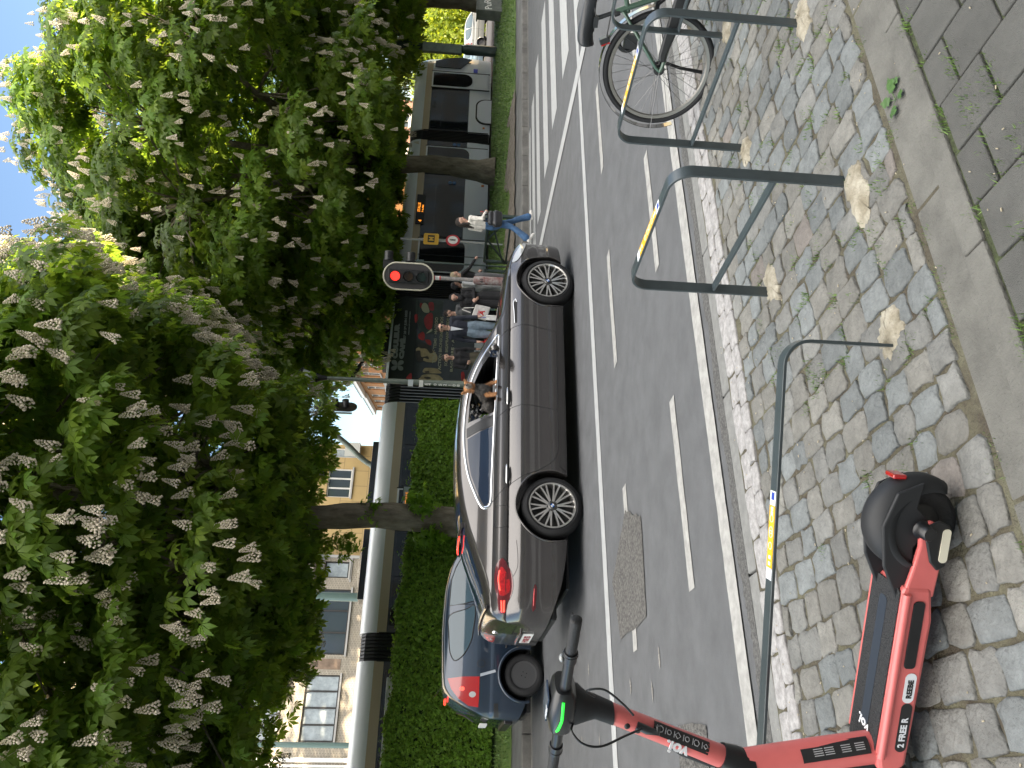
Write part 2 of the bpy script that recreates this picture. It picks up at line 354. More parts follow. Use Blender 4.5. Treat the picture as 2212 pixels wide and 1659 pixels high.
# concrete footings of the bike stands
m_foot = mat('footing_mortar', (.27, .235, .165), .9, var=.25, vscale=14, bump=1, bscale=60, col2=(.38, .35, .28))
def blob(name, pts, zz=.040):
    q = ragged(pts, .012, 5); mb = MB(); n = len(q); c = (sum(p[0] for p in q)/n, sum(p[1] for p in q)/n)
    vs = []
    for k, z in ((1.06, 0), (1, zz-.006), (.8, zz), (.4, zz+.006)): vs += [W(c[0]+(p[0]-c[0])*k, c[1]+(p[1]-c[1])*k, z+rnd.uniform(-.002, .002)) for p in q]
    vs.append(W(c[0], c[1], zz+.006)); mb.add(vs, [(r*n+i, r*n+(i+1) % n, (r+1)*n+(i+1) % n, (r+1)*n+i) for r in range(3) for i in range(n)]+[(3*n+i, 3*n+(i+1) % n, 4*n) for i in range(n)])
    o = mb.build(name, m_foot, smooth=60); o['kind'] = 'structure'
for s_, t_, a_, b_ in ((1.42, 2.06, .10, .075), (2.02, 2.03, .15, .07), (2.16, 2.80, .12, .09), (3.03, 2.80, .1, .07), (3.10, 2.06, .13, .07), (3.95, 2.75, .1, .07)):
    blob('mortar_footing', [(s_+a_*cos(x)*rnd.uniform(.75, 1.15), t_+b_*sin(x)*rnd.uniform(.75, 1.2)) for x in np.linspace(0, 2*pi, 7, endpoint=False)])
# grass tufts and litter in the joints
m_blade = mat('grass_blades', (.08, .16, .03), .6, var=.4, vscale=30, col2=(.16, .27, .05))
def blades(name, spots, h, wdt, n, spread, m=None):
    vs = []; idx = []; rs = np.random.RandomState(len(spots)+n)
    for (s_, t_, z_) in spots:
        k = rs.randint(n//2, n+1)
        for _ in range(k):
            r = spread*sqrt(rs.rand()); a = rs.rand()*2*pi; b = W(s_+r*cos(a), t_+r*sin(a), z_); hh = h*rs.uniform(.5, 1.2); d = Vector((rs.randn()*.5, rs.randn()*.5, 1)).normalized()*hh; w2 = Vector((cos(a*3), sin(a*3), 0))*wdt
            i = len(vs); vs += [b-w2, b+w2, b+d*.6+w2*.6, b+d]; idx += [i, i+1, i+2, i+3]
    o = join_np(name, np.array([tuple(v) for v in vs]), 4, idx, m or m_blade); o['kind'] = 'stuff'; o['label'] = 'small green tufts growing in the joints between cobblestones'; return o
sp = []
for _ in range(150):
    t_ = rnd.uniform(1.85, 3.0); s_ = rnd.gauss(2.4, 1.3)
    if .8 < s_ < 6 : sp.append((s_, t_, .022))
for _ in range(70): sp.append((rnd.uniform(-1, 6), 1.79+rnd.uniform(-.02, .02), .012))
for _ in range(60): sp.append((rnd.choice([0.9+.2*k for k in range(12)])+rnd.uniform(-.01, .2), rnd.choice([1.545, 1.43, 1.33]), .03))
o = blades('joint_grass', sp, .03, .0022, 34, .035); o['category'] = 'grass'
m_lit = mat('petal_litter', (.36, .31, .22), .8)
mb = MB()
for _ in range(650):
    s_, t_ = rnd.uniform(-2, 6), rnd.uniform(1.0, 3.5); c = W(s_, t_, .047 if t_ < 1.6 else .04); a = rnd.random()*6; q = rnd.uniform(.001, .003)
    mb.obox(c, (cos(a), sin(a), 0), (-sin(a), cos(a), 0), (0, 0, 1), q*1.8, q*.7, .0012)
o = mb.build('petal_litter', m_lit, smooth=0, fix=False); tag(o, 'tiny pale petals and crumbs scattered over the cobbles', 'litter', kind='stuff')
# weed with broad leaves by the pavement edge
def weed(p, n, sz, label):
    mb = MB()
    for i in range(n):
        a = 2*pi*i/n+rnd.uniform(-.3, .3); d = Vector((cos(a), sin(a), .35)); q = Vector((-sin(a), cos(a), 0)); L = sz*rnd.uniform(.7, 1.2); b = Vector(p)
        c = b+d*L*.45; mb.tube([b, c], .0012, 5)
        P = [(0, 0), (.15, .32), (.35, .26), (.45, .42), (.7, .3), (.75, .14), (1, 0), (.75, -.14), (.7, -.3), (.45, -.42), (.35, -.26), (.15, -.32)]
        vs = [c+d*(L*u_)+q*(L*v_)+Vector((0, 0, -abs(v_)*L*.25-.2*L*u_*u_)) for u_, v_ in P]
        mb.add(vs, [(0, 1, 11), (1, 2, 10, 11), (2, 3, 4, 8, 9, 10), (4, 5, 7, 8), (5, 6, 7)])
    o = mb.build('weed', mat('weed_leaf', (.045, .10, .02), .5, var=.3, vscale=20), smooth=0, fix=False); tag(o, label, 'weed'); return o
weed(G(1935, 215, .03), 4, .055, 'broad leaved green weed at the kerb line below the first bike stand')
weed(G(1950, 160, .03), 3, .042, 'smaller weed with two leaves nearer the photo edge at the kerb line')
# ---- far side: kerb, footpath strip, verge
mb = MB(); s = -40.0
while s < 70:
    L = 1.0; mb.box(0, 1, 0, 1, 0, 1); v = mb.v[-8:]; mb.v[-8:] = [tuple(W(s+.006+(L-.012)*p[0], 13.6+.16*p[1], -.05+.2*p[2])) for p in v]
    mb.box(0, 1, 0, 1, 0, 1); v = mb.v[-8:]; mb.v[-8:] = [tuple(W(s+.006+(L-.012)*p[0], 13.4+.19*p[1], -.05+.056*p[2])) for p in v]; s += L
mb.build('far_kerb', m_slab, smooth=0, bevel=.012)['kind'] = 'structure'
sheet('footpath', mat('footpath_concrete', (.125, .125, .12), .9, var=.25, vscale=1.5, bump=.5, bscale=60, detail=10), [(-40, 70, 13.75, 15.6, .146, .15)])
m_grass = mat('verge_grass', (.08, .16, .028), .9, var=.3, vscale=2.5, bump=1, bscale=50, col2=(.13, .19, .04), detail=12)
mb = MB(); ts = np.linspace(15.5, 21.2, 24); S = np.linspace(-40, 70, 221); rs = np.random.RandomState(3)
mb.add([W(a, b, terr(b)+.03*rs.rand()) for b in ts for a in S], [(j*221+i, j*221+i+1, (j+1)*221+i+1, (j+1)*221+i) for j in range(23) for i in range(220)])
mb.build('verge', m_grass, smooth=80, fix=False)['kind'] = 'structure'
mb = MB(); S = np.linspace(10.4, 18.6, 60); lo = [15.35+.1*sin(i) for i in range(60)]; hi = [16.6+.5*sin(i*.33)+rs.rand()*.15 for i in range(60)]
mb.add([W(a, lo[i], terr(lo[i])+.035) for i, a in enumerate(S)]+[W(a, hi[i], terr(hi[i])+.045) for i, a in enumerate(S)], [(i, i+1, 61+i, 60+i) for i in range(59)])
mb.build('dirt_patch', mat('dirt', (.16, .13, .1), .95, var=.4, vscale=9, bump=2, bscale=30, detail=12, col2=(.24, .21, .17)), smooth=0, fix=False)['kind'] = 'structure'
sheet('tram_track_bed', mat('ballast', (.12, .11, .1), .95, var=.4, vscale=14), [(-60, 90, 21.1, 31, .57)])
sheet('far_street', m_far, [(-90, 140, 30.9, 90, .56)])
n = 16000; rs = np.random.RandomState(8); s_ = rs.uniform(-9, 34, n); t_ = 15.65+4.9*rs.rand(n)
ok = ~((t_ < 16.7) & (s_ > 10.4) & (s_ < 18.4)); s_, t_ = s_[ok], t_[ok]; n = len(s_)
z_ = np.where(t_ < 15.5, .15, .15+.43*(t_-15.5)/5)+.01; hh = rs.uniform(.04, .1, n); a_ = rs.rand(n)*6.28
P0 = np.outer(s_, U)+np.outer(t_, N); P0[:, 2] = z_; wv = np.stack([np.cos(a_), np.sin(a_), 0*a_], 1)*.02; tp = np.stack([rs.randn(n)*.03, rs.randn(n)*.03, hh], 1)
vv = np.stack([P0-wv, P0+wv, P0+tp], 1).reshape(-1, 3)
o = join_np('verge_blades', vv, 3, np.arange(3*n), m_blade); tag(o, 'mown green grass blades on the verge in front of the tram', 'grass', kind='stuff')
# ================================================================= foliage
def leaf_mat(name, c, tr, glossy=.45, mixf=.48):
    m = bpy.data.materials.new(name); m.use_nodes = True; n = m.node_tree; b = n.nodes['Principled BSDF']; out = n.nodes['Material Output']
    a = n.nodes.new('ShaderNodeAttribute'); a.attribute_name = 'Col'
    def mul(cc):
        x = n.nodes.new('ShaderNodeMix'); x.data_type = 'RGBA'; x.blend_type = 'MULTIPLY'; x.inputs[0].default_value = 1; x.inputs[6].default_value = tuple(cc)+(1,); n.links.new(a.outputs[0], x.inputs[7]); return x.outputs[2]
    n.links.new(mul(c), b.inputs['Base Color']); b.inputs['Roughness'].default_value = glossy; b.inputs['Specular IOR Level'].default_value = .22
    t = n.nodes.new('ShaderNodeBsdfTranslucent'); n.links.new(mul(tr), t.inputs[0])
    mx = n.nodes.new('ShaderNodeMixShader'); mx.inputs[0].default_value = mixf; n.links.new(b.outputs[0], mx.inputs[1]); n.links.new(t.outputs[0], mx.inputs[2]); n.links.new(mx.outputs[0], out.inputs[0]); return m
m_leaf = leaf_mat('chestnut_leaf', (.082, .150, .024), (.27, .44, .045))
m_leaf2 = leaf_mat('hedge_leaf', (.115, .235, .028), (.22, .38, .03), .5, .25)
m_leaf3 = leaf_mat('bright_bush_leaf', (.16, .24, .02), (.35, .45, .03), .5, .4)
m_bark = mat('chestnut_bark', (.16, .135, .095), .95, var=.45, vscale=5, bump=4, bscale=14, detail=12, stretch=(1, 1, .35), col2=(.21, .185, .14))
m_blos = mat('blossom_petals', (.62, .545, .42), .7, var=.12, vscale=60)
m_stalk = mat('blossom_stalk', (.12, .17, .05), .7)
def blossom_mesh():
    mb = MB(); r_ = random.Random(5); mb.k = 1; mb.tube([(0, 0, -.06), (0, 0, .2)], [.006, .003], 5); mb.k = 0
    for i in range(56):
        h = i/56; z = .02+.25*h; R = .062*(1-h)**.75+.006; a = i*2.4; rr = .0205*(1-.45*h)*r_.uniform(.8, 1.2)
        c = Vector((cos(a)*R, sin(a)*R, z+r_.uniform(-.006, .006)))
        mb.add([c+Vector(d)*rr for d in ((1, 0, 0), (0, 1, 0), (-1, 0, 0), (0, -1, 0), (0, 0, 1), (0, 0, -1))], [(0, 1, 4), (1, 2, 4), (2, 3, 4), (3, 0, 4), (1, 0, 5), (2, 1, 5), (3, 2, 5), (0, 3, 5)])
    me = mb.mesh('blossom'); me.materials.append(m_blos); me.materials.append(m_stalk); me.polygons.foreach_set('material_index', mb.mi); return me, np.array(mb.v), mb
BME, BV, BMB = blossom_mesh()
BQ = [f for f in BMB.f if len(f) == 3]; BQI = np.array(BQ)
def nrm(a): return a/np.maximum(1e-9, np.linalg.norm(a, axis=-1, keepdims=True))
LA = np.radians([-112, -74, -37, 0, 37, 74, 112]); LL = np.array([.5, .78, .95, 1, .95, .78, .5])
def palmate(c, out, nor, size, rs, nl=7):
    """c,out,nor (n,3): palmate leaves; returns verts, tri idx"""
    n = len(c); out = nrm(out-nor*np.sum(out*nor, 1, keepdims=True)); side = np.cross(nor, out); V_ = []; I = []
    sel = range(7) if nl == 7 else (1, 2, 3, 4, 5)
    for k, li in enumerate(sel):
        a = LA[li]; L = (size*LL[li])[:, None]; d = out*cos(a)+side*sin(a); q = np.cross(nor, d); dr = -nor*(.22+.3*rs.rand(n, 1))*L
        b = c+d*L*.06; m1 = c+d*L*.64+q*L*.20+dr*.25; m2 = c+d*L*.64-q*L*.20+dr*.25; mc = c+d*L*.6+dr*.1-nor*0.0+nor*L*-.05; tp = c+d*L+dr
        V_.append(np.stack([b, m1, tp, m2, mc], 1))
    V_ = np.concatenate(V_, 1).reshape(-1, 3); nk = len(sel); base = np.arange(n*nk)*5
    t = np.array([[0, 1, 4], [1, 2, 4], [2, 3, 4], [3, 0, 4]]); I = (base[:, None, None]+t[None]).reshape(-1)
    return V_, I, nk*5
def tree(name, label, base, tr, crown_c, crown_r, fork, ncl, nlf, lsize, nbl, seed, lm=None, near=None, clr=(.75, 1.15), lean=None, blsize=1.0, interior=.25, nl=7, botcut=None, thin=0):
    rs = np.random.RandomState(seed); rd = random.Random(seed); t = thing(name, label, 'tree', base)
    cc = np.array(crown_c); cr = np.array(crown_r); B = np.array(base)
    # trunk with root flare
    top = np.array(fork); P = []; R = []
    for i in range(13):
        h = i/12; p = B*(1-h)+top*h; p = p+np.array([sin(h*4+seed)*.06, cos(h*3)*.05, 0])*h*4*(1-h)*2; P.append(tuple(p-B)); R.append(tr*(1+.5*(1-h)**6)*(1-.18*h)*(1+.05*sin(i*2.1)))
    mb = MB(); mb.tube(P, R, 18)
    mb.build('trunk', m_bark, t, smooth=70)
    # clumps on the crown
    th = rs.rand(ncl)*2*pi; zz = rs.uniform(-1, 1, ncl); rr = np.sqrt(1-zz**2); d = np.stack([rr*np.cos(th), rr*np.sin(th), zz], 1)
    k = np.where(rs.rand(ncl) < interior, rs.uniform(.35, .8, ncl), rs.uniform(.84, 1.03, ncl)); cl = cc+d*cr*k[:, None]
    lump = 1+.10*np.sin(th*3+seed)+.08*np.sin(th*5+zz*4); cl = cc+(cl-cc)*lump[:, None]
    if botcut is not None:
        low = cl[:, 2] < botcut; cl[low, 2] = botcut+rs.rand(low.sum())*1.2
    crr = rs.uniform(clr[0], clr[1], ncl)
    # limbs
    mb = MB(); nlimb = 11; lim = []
    for i in range(nlimb):
        a = 2*pi*i/nlimb+rs.rand()*.4; e = .15+.75*((i*5) % nlimb)/nlimb; tgt = cc+np.array([cos(a)*cos(e*1.4), sin(a)*cos(e*1.4), sin(e*1.4)*.9-.15])*cr*.72
        q = [top+(tgt-top)*f+np.array([0, 0, .5*sin(f*pi)])+rs.randn(3)*.12*f for f in np.linspace(0, 1, 8)]; lim.append(q)
        mb.tube([tuple(x-B) for x in q], [tr*.45*(1-f)**.8+.035 for f in np.linspace(0, 1, 8)], 9)
    allp = np.array([p for q in lim for p in q[1:]])
    for i in range(ncl):
        j = np.argmin(np.linalg.norm(allp-cl[i], axis=1)); a = allp[j]; m = (a+cl[i])/2+rs.randn(3)*.12+np.array([0, 0, .15]); mb.tube([tuple(a-B), tuple(m-B), tuple(cl[i]-B)], [.04, .026, .012], 5)
    mb.build('limbs', m_bark, t, smooth=60)
    # leaves
    n = ncl*nlf; ci = np.repeat(np.arange(ncl), nlf); u = nrm(rs.randn(n, 3)); u[:, 2] = np.abs(u[:, 2])*1.0-.35*rs.rand(n); u = nrm(u)
    outd = nrm(cl-cc)[ci]; rad = crr[ci]*(.55+.45*rs.rand(n)**.6); flat = np.array([1, 1, .62])
    pos = cl[ci]+(u*flat+outd*.25)*rad[:, None]
    nor = nrm(u*.55+outd*.35+np.array([0, 0, .65])+rs.randn(n, 3)*.28); od = nrm(u*np.array([1, 1, .2])+outd*.4+rs.randn(n, 3)*.3+np.array([0, 0, -.25]))
    if thin:
        kp = ~((cl[ci][:, 2] < botcut+1.3) & (rs.rand(n) < thin+.3*np.sin(ci*1.7))); pos, nor, od, ci = pos[kp], nor[kp], od[kp], ci[kp]; n = len(ci)
    sz = lsize*rs.uniform(.7, 1.15, n); vv, ii, npl = palmate(pos, od, nor, sz, rs, nl)
    c1 = rs.uniform(.7, 1.25, n)*(1+.18*rs.randn(ncl))[ci].clip(.6, 1.5); warm = rs.rand(n)*.25
    cols = np.stack([c1*(1+warm), c1, c1*(.9-warm*.4), np.ones(n)], 1); cols = np.repeat(cols, npl, 0)
    join_np('foliage', vv-B, 3, ii, lm or m_leaf, t, cols)
    # flower candles on the outside of the clumps
    if nbl:
        cen = Vector((0, 0, H)); sc = []
        cand = [i for i in range(ncl) if k[i]*lump[i] > .84]
        pb = []
        for q in range(nbl):
            v = nrm(rs.randn(3))
            if v[2] < -.72: v[2] *= -1
            rel = cl+outd[::nlf]*.25*crr[:, None]-cc; b_ = rel @ v; pp = (rel**2).sum(1)-b_**2; r_e = crr*(.97-.28*abs(v[2])); okc = (pp < r_e**2)
            if not okc.any(): continue
            tt_ = np.where(okc, b_+np.sqrt(np.maximum(0, r_e**2-pp)), -9).max()
            if tt_ > .5: pb.append(cc+v*(tt_+.03)+np.array([0, 0, .05]))
        pb = np.array(pb); dist = np.linalg.norm(pb-np.array([0, 0, H]), axis=1)-4*((pb-cc) @ nrm(np.array([0, 0, H])-cc))/np.linalg.norm(cr); order = np.argsort(dist)
        V2 = []; I2 = []; off = 0
        for r_, j in enumerate(order):
            s_ = blsize*rd.uniform(.75, 1.2); tl = nrm((pb[j]-cc)*np.array([1, 1, .3])); e = Euler((-tl[1]*.35+rd.uniform(-.15, .15), tl[0]*.35+rd.uniform(-.15, .15), rd.random()*6))
            if r_ < 100:
                o = bpy.data.objects.new('blossom', BME); col.objects.link(o); o.parent = t; o.location = pb[j]-B; o.rotation_euler = e; o.scale = (s_*.92, s_*.92, s_)
            else:
                Rm = np.array(e.to_matrix()); V2.append((BV*s_*np.array([.86, .86, 1])) @ Rm.T+pb[j]-B); I2.append(BQI.ravel()+off); off += len(BV)
        if V2:
            o = join_np('blossoms', np.concatenate(V2), 3, np.concatenate(I2), m_blos, t); o['kind'] = 'stuff'
    return t
def tw(s, t, z=None): p = W(s, t, terr(t) if z is None else z); return tuple(p)
tree('horse_chestnut', 'big flowering chestnut with its bare trunk standing before the hedge behind the grey-brown car', tw(5.75, 17.0), .33, (-4.05, 15.6, 9.0), (5.8, 5.9, 5.1), (-3.2, 17.2, 4.6), 440, 190, .225, 3800, 11, botcut=4.6, blsize=1.1, nl=5, interior=.18, thin=.5)
tree('horse_chestnut', 'flowering chestnut whose mossy trunk stands on the verge before the tram doors', tw(19.2, 19.5), .33, (6.1, 24.6, 8.0), (6.45, 6.2, 4.95), (7.3, 26.3, 4.3), 390, 165, .24, 2300, 12, botcut=3.95, clr=(.85, 1.3), blsize=.95, nl=5)
tree('horse_chestnut', 'chestnut at the far right of the street with a grey box at its trunk foot', tw(28.9, 20), .33, (15.8, 30.8, 7.3), (6.4, 6, 4.0), (15.6, 31.4, 4.4), 230, 100, .3, 600, 13, botcut=3.9, clr=(.9, 1.4), nl=5)
tree('horse_chestnut', 'chestnut mostly outside the left end of the street, only its outer boughs showing', tw(-8.5, 16.8), .33, (-13.6, 12.6, 8.0), (6.4, 5.4, 5.0), (-15.2, 11.2, 4.4), 150, 80, .25, 120, 14, botcut=3.9)
# dark tree mass behind the tram, above the people
tree('background_tree', 'dark leafy tree beyond the tram between the two big chestnuts', tw(21.5, 30.5, .6), .28, (5.0, 36.5, 9.5), (5.5, 5, 5.0), (4.2, 36.6, 5.4), 110, 80, .32, 0, 15, botcut=6.2, clr=(1, 1.5), nl=5)
def leafy_box(name, label, cat, mp, nleaf, size, m, core, seed, group=None):
    pass
# the clipped hedge: dark core and a coat of small leaves
def leaf_cards(name, P, Nn, size, m, seed, parent, jit=.6, tint=None):
    rs = np.random.RandomState(seed); n = len(P); nr = nrm(Nn+rs.randn(n, 3)*jit); a = nrm(np.cross(nr, rs.randn(n, 3))); b = np.cross(nr, a); s_ = (size*rs.uniform(.6, 1.3, n))[:, None]
    V_ = np.stack([P-a*s_, P+b*s_*.6-nr*s_*.1, P+a*s_, P-b*s_*.6-nr*s_*.1], 1).reshape(-1, 3); c1 = rs.uniform(.6, 1.35, n) if tint is None else tint*rs.uniform(.8, 1.2, n)
    cols = np.repeat(np.stack([c1*(1+.2*rs.rand(n)), c1, c1*.9, np.ones(n)], 1), 4, 0)
    return join_np(name, V_, 4, np.arange(4*n), m, parent, cols)
h = thing('hedge', 'long tall clipped hedge along the verge behind the two queueing cars', 'hedge', (0, 0, 0))
hs0, hs1, ht0, ht1 = -7.0, 9.05, 17.4, 18.5
def htop(s): return 2.6-.027*(s-.8)+.03*np.sin(s*2.1)+.04*np.sin(s*5.3)
mb = MB(); S = np.linspace(hs0, hs1, 70)
vs = [];
for a in S:
    zt = float(htop(a))-.05
    for b, z in ((ht0+.06, .35), (ht0+.04, 1.2), (ht0+.07, zt-.1), (ht0+.2, zt), (ht1-.2, zt), (ht1-.06, zt-.1), (ht1-.06, .35)): vs.append(W(a, b+.02*sin(a*7+z*5), z))
mb.add(vs, [(i*7+k, i*7+k+1, i*7+8+k, i*7+7+k) for i in range(69) for k in range(6)]+[tuple(range(7)), tuple(range(69*7, 70*7))])
mb.build('hedge_core', mat('hedge_core', (.03, .05, .014), .95), h, smooth=0)
rs = np.random.RandomState(2); n = 52000; s_ = rs.uniform(hs0, hs1, n); z_ = rs.uniform(0, 1, n)
zz = .42+(htop(s_)-.42)*z_; P = np.outer(s_, U)+np.outer(ht0+.05*rs.rand(n)-.05+.035*np.sin(s_*3)*np.sin(zz*4), N); P[:, 2] = zz
n2 = 26000; s2 = rs.uniform(hs0, hs1, n2); t2 = rs.uniform(ht0-.02, ht1, n2); P2 = np.outer(s2, U)+np.outer(t2, N); P2[:, 2] = htop(s2)+rs.uniform(-.07, .05, n2)+(rs.rand(n2) < .04)*rs.rand(n2)*.14
n3 = 3500; t3 = rs.uniform(ht0, ht1, n3); P3 = np.outer(np.full(n3, hs1)+rs.rand(n3)*.07, U)+np.outer(t3, N); P3[:, 2] = rs.uniform(.45, 2.35, n3)
PP = np.concatenate([P, P2, P3]); NN = np.concatenate([np.tile(-np.array(N), (n, 1))+np.array([0, 0, .45]), np.tile([0, 0, 1.], (n2, 1)), np.tile(np.array(U), (n3, 1))+np.array([0, 0, .3])])
leaf_cards('hedge_leaves', PP, NN, .048, m_leaf2, 5, h)
# young shoots at the foot of the chestnut trunk
for i, (px, py) in enumerate(((800, 1105), (905, 1085), (930, 1160), (745, 1180))):
    c = D(px, py, 17.2); n = 60; rs = np.random.RandomState(i+40); P = np.array(c)+rs.randn(n, 3)*np.array([.14, .1, .16]); nor = nrm(rs.randn(n, 3)*.4+np.array([0, -.3, .8])); vv, ii, npl = palmate(P, rs.randn(n, 3), nor, .16*rs.uniform(.7, 1.2, n), rs, 5)
    cols = np.repeat(np.stack([np.full(n, 1.3), np.full(n, 1.3), np.ones(n), np.ones(n)], 1), npl, 0)
    sh = join_np('trunk_shoots', vv, 3, ii, m_leaf, None, cols); sh.parent = bpy.data.objects['horse_chestnut']; sh.location = -bpy.data.objects['horse_chestnut'].location
# bright bush and street trees far right
def bush(name, label, c, r, n, size, m, seed, trunk=None, cat='bush', tint=1.0):
    t = thing(name, label, cat, (c[0], c[1], terr(25))); rs = np.random.RandomState(seed); B = np.array([c[0], c[1], terr(25)]); ncl = 60; d = nrm(rs.randn(ncl, 3)); cl = np.array(c)+d*np.array(r)*rs.uniform(.5, .95, (ncl, 1)); ci = rs.randint(0, ncl, n)
    u = nrm(rs.randn(n, 3)); P = cl[ci]+u*np.array(r).mean()*.3*rs.uniform(.7, 1.1, (n, 1)); P = P[P[:, 2] > .6]; n = len(P)
    leaf_cards('foliage', P-B, nrm(P-np.array(c))+np.array([0, 0, .5]), size, m, seed, t, .7, tint)
    mb = MB()
    for i in range(7): a = i*.9; mb.tube([(0, 0, 0), (cos(a)*r[0]*.15, sin(a)*r[1]*.15, (c[2]-B[2])*.6), (cos(a)*r[0]*.5, sin(a)*r[1]*.5, c[2]-B[2]+r[2]*.3)], [.09, .06, .02], 7)
    mb.build('stems', m_bark, t); return t
bush('roadside_bush', 'bright yellow-green sunlit bush behind the parked cars at the street end', tuple(D(955, 110, 60))[:2]+(3.2,), (5.5, 4, 3.4), 15000, .16, m_leaf3, 3)
bush('roadside_bush', 'yellow-green sunlit bush at the photo edge right of the far tree trunk', tuple(D(940, 20, 64))[:2]+(3.6,), (5.5, 4, 3.6), 12000, .16, m_leaf3, 4)
# ================================================================= tram
m_tw = mat('tram_white_paint', (.78, .82, .86), .3, coat=.4); m_tb = mat('tram_beige_band', (.50, .41, .28), .35, coat=.3)
m_tg = mat('tram_glass', (.012, .015, .018), .06, spec=.6); m_td = mat('tram_dark_panel', (.02, .023, .027), .25, coat=.5); m_tr = mat('tram_rubber', (.012, .012, .013), .7)
m_trg = mat('bellows_grey', (.022, .024, .026), .55); m_und = mat('tram_underframe', (.02, .02, .02), .8); m_alu = mat('brushed_aluminium', (.35, .36, .37), .35, metal=.9)
m_led = mat('amber_led', (.9, .3, .02), .4, emit=(1, .32, .03), es=.3); m_blk = mat('black_plastic', (.009, .010, .011), .45)
m_decal = mat('pale_decal', (.55, .6, .62), .5); m_bluedec = mat('blue_decal', (.08, .2, .42), .5); m_org = mat('orange_decal', (.7, .25, .03), .5)
TT = 21.95; tram = thing('tram', 'long white articulated tram with beige band and dark festival advert passing behind the hedge', 'tram', tw(0, TT, .58), TH)
# local coordinates: x=s, y=t-TT, z=height-.58
def lz(z): return z-.58
def tram_shell(name, s0, s1, m, prof, parent=tram, rnd_end=0):
    mb = MB(); n = len(prof); mb.add([(x, y, lz(z)) for x in (s0, s1) for y, z in prof], [(i, i+1, n+i+1, n+i) for i in range(n-1)]+[tuple(range(n)), tuple(range(2*n-1, n-1, -1))]); return mb.build(name, m, parent, smooth=40)
ROOF = [(0, 3.36), (0, 3.42), (.03, 3.55), (.09, 3.68), (.2, 3.80), (.4, 3.86), (1.9, 3.86), (2.3, 3.42), (2.3, 3.36)]
def module(s0, s1, lower=True, dark_lower=False, name='carbody'):
    tram_shell('roof', s0, s1, m_tw, ROOF)
    tram_shell('beige_band', s0, s1, m_tb, [(0, 3.10), (0, 3.36), (2.3, 3.36), (2.3, 3.10)])
    tram_shell('window_band', s0, s1, m_td, [(.012, 1.52), (.012, 3.10), (2.29, 3.10), (2.29, 1.52)])
    tram_shell('lower_panel', s0, s1, m_tw, [(0, 1.20), (0, 1.52), (2.3, 1.52), (2.3, 1.20)])
    tram_shell('skirt', s0, s1, m_tw, [(.0, 1.20), (.0, 1.19), (.06, .64), (2.24, .64), (2.3, 1.20)])
    tram_shell('underframe', s0+.1, s1-.1, m_und, [(.3, .60), (.3, .66), (2.0, .66), (2.0, .60)])
def bellows(s0, s1, n=8, bright=False):
    mb = MB(); step = (s1-s0)/n
    for i in range(n):
        a = s0+i*step
        for (x0, x1, yo) in ((a, a+step*.62, 0), (a+step*.62, a+step, .07)):
            pr = [(yo+.02, .66), (yo+.02, 3.4), (yo+.1, 3.66), (yo+.3, 3.80), (2.0, 3.8), (2.26, 3.4), (2.26, .66)]; m = len(pr)
            mb.add([(x, y, lz(z)) for x in (x0, x1) for y, z in pr], [(k, k+1, m+k+1, m+k) for k in range(m-1)]+[tuple(range(m)), tuple(range(2*m-1, m-1, -1))])
    mb.build('bellows', m_trg, tram, smooth=0, bevel=.012)
    mb = MB()
    for i in range(n+1): mb.box(s0+i*step-.012, s0+i*step+.012, -.004, .03, lz(.7), lz(3.3))
    mb.build('bellows_ribs', m_alu if bright else m_tr, tram, smooth=0)
s_of = lambda x, y: V(x, y, TT)[0]
cuts = [s_of(1000, 97+8), s_of(1000, 285), s_of(1000, 307), s_of(1000, 610), s_of(1000, 648), s_of(900, 824), s_of(900, 870), s_of(820, 1366), s_of(820, 1428)]
sA1, sA0, sB1, sB0, sC1, sC0, sD1, sD0, sE1 = cuts
def rrect(x0, x1, z0, z1, r, n=5, corners=(1, 1, 1, 1)):
    out = []
    for (cx, cz, a0, on, px, pz) in ((x1-r, z1-r, 0, corners[0], x1, z1), (x0+r, z1-r, pi/2, corners[1], x0, z1), (x0+r, z0+r, pi, corners[2], x0, z0), (x1-r, z0+r, 1.5*pi, corners[3], x1, z0)):
        if on: out += [(cx+r*cos(a0+i*pi/2/n), cz+r*sin(a0+i*pi/2/n)) for i in range(n+1)]
        else: out.append((px, pz))
    return out
def tside(name, m, poly, y=-.006, th=.01, label=None, fn=lz):
    mb = MB(); mb.prism(poly, lambda u, v, w_: (u, w_, fn(v)), y-th, y+th); return mb.build(name, m, tram, smooth=0, label=label)
def win(x0, x1, z0=1.56, z1=3.04):
    tside('window', m_tg, rrect(x0, x1, z0, z1, .06))
    mb = MB(); zc = z1-.42; mb.box(x0+.03, x1-.03, -.022, -.012, lz(zc-.02), lz(zc+.02)); mb.build('window_bar', m_td, tram, smooth=0)
def door(x0, x1):
    """white double door whose big panes are rounded below"""
    xm = (x0+x1)/2; tside('door', m_tw, [(x0, .72), (x1, .72), (x1, 3.12), (x0, 3.12)], -.012, .014)
    for a, b, cs in ((x0+.05, xm-.015, (0, 0, 1, 0)), (xm+.015, x1-.05, (0, 0, 0, 1))):
        tside('door_pane', m_tg, rrect(a, b, 1.42, 3.06, .32, 8, cs), -.03, .006)
    tside('door_gap', m_tr, [(xm-.012, .73), (xm+.012, .73), (xm+.012, 3.1), (xm-.012, 3.1)], -.03, .005)
    for a in (x0-.02, x1+.02): tside('door_edge', m_tr, [(a-.012, .7), (a+.012, .7), (a+.012, 3.14), (a-.012, 3.14)], -.02, .014)
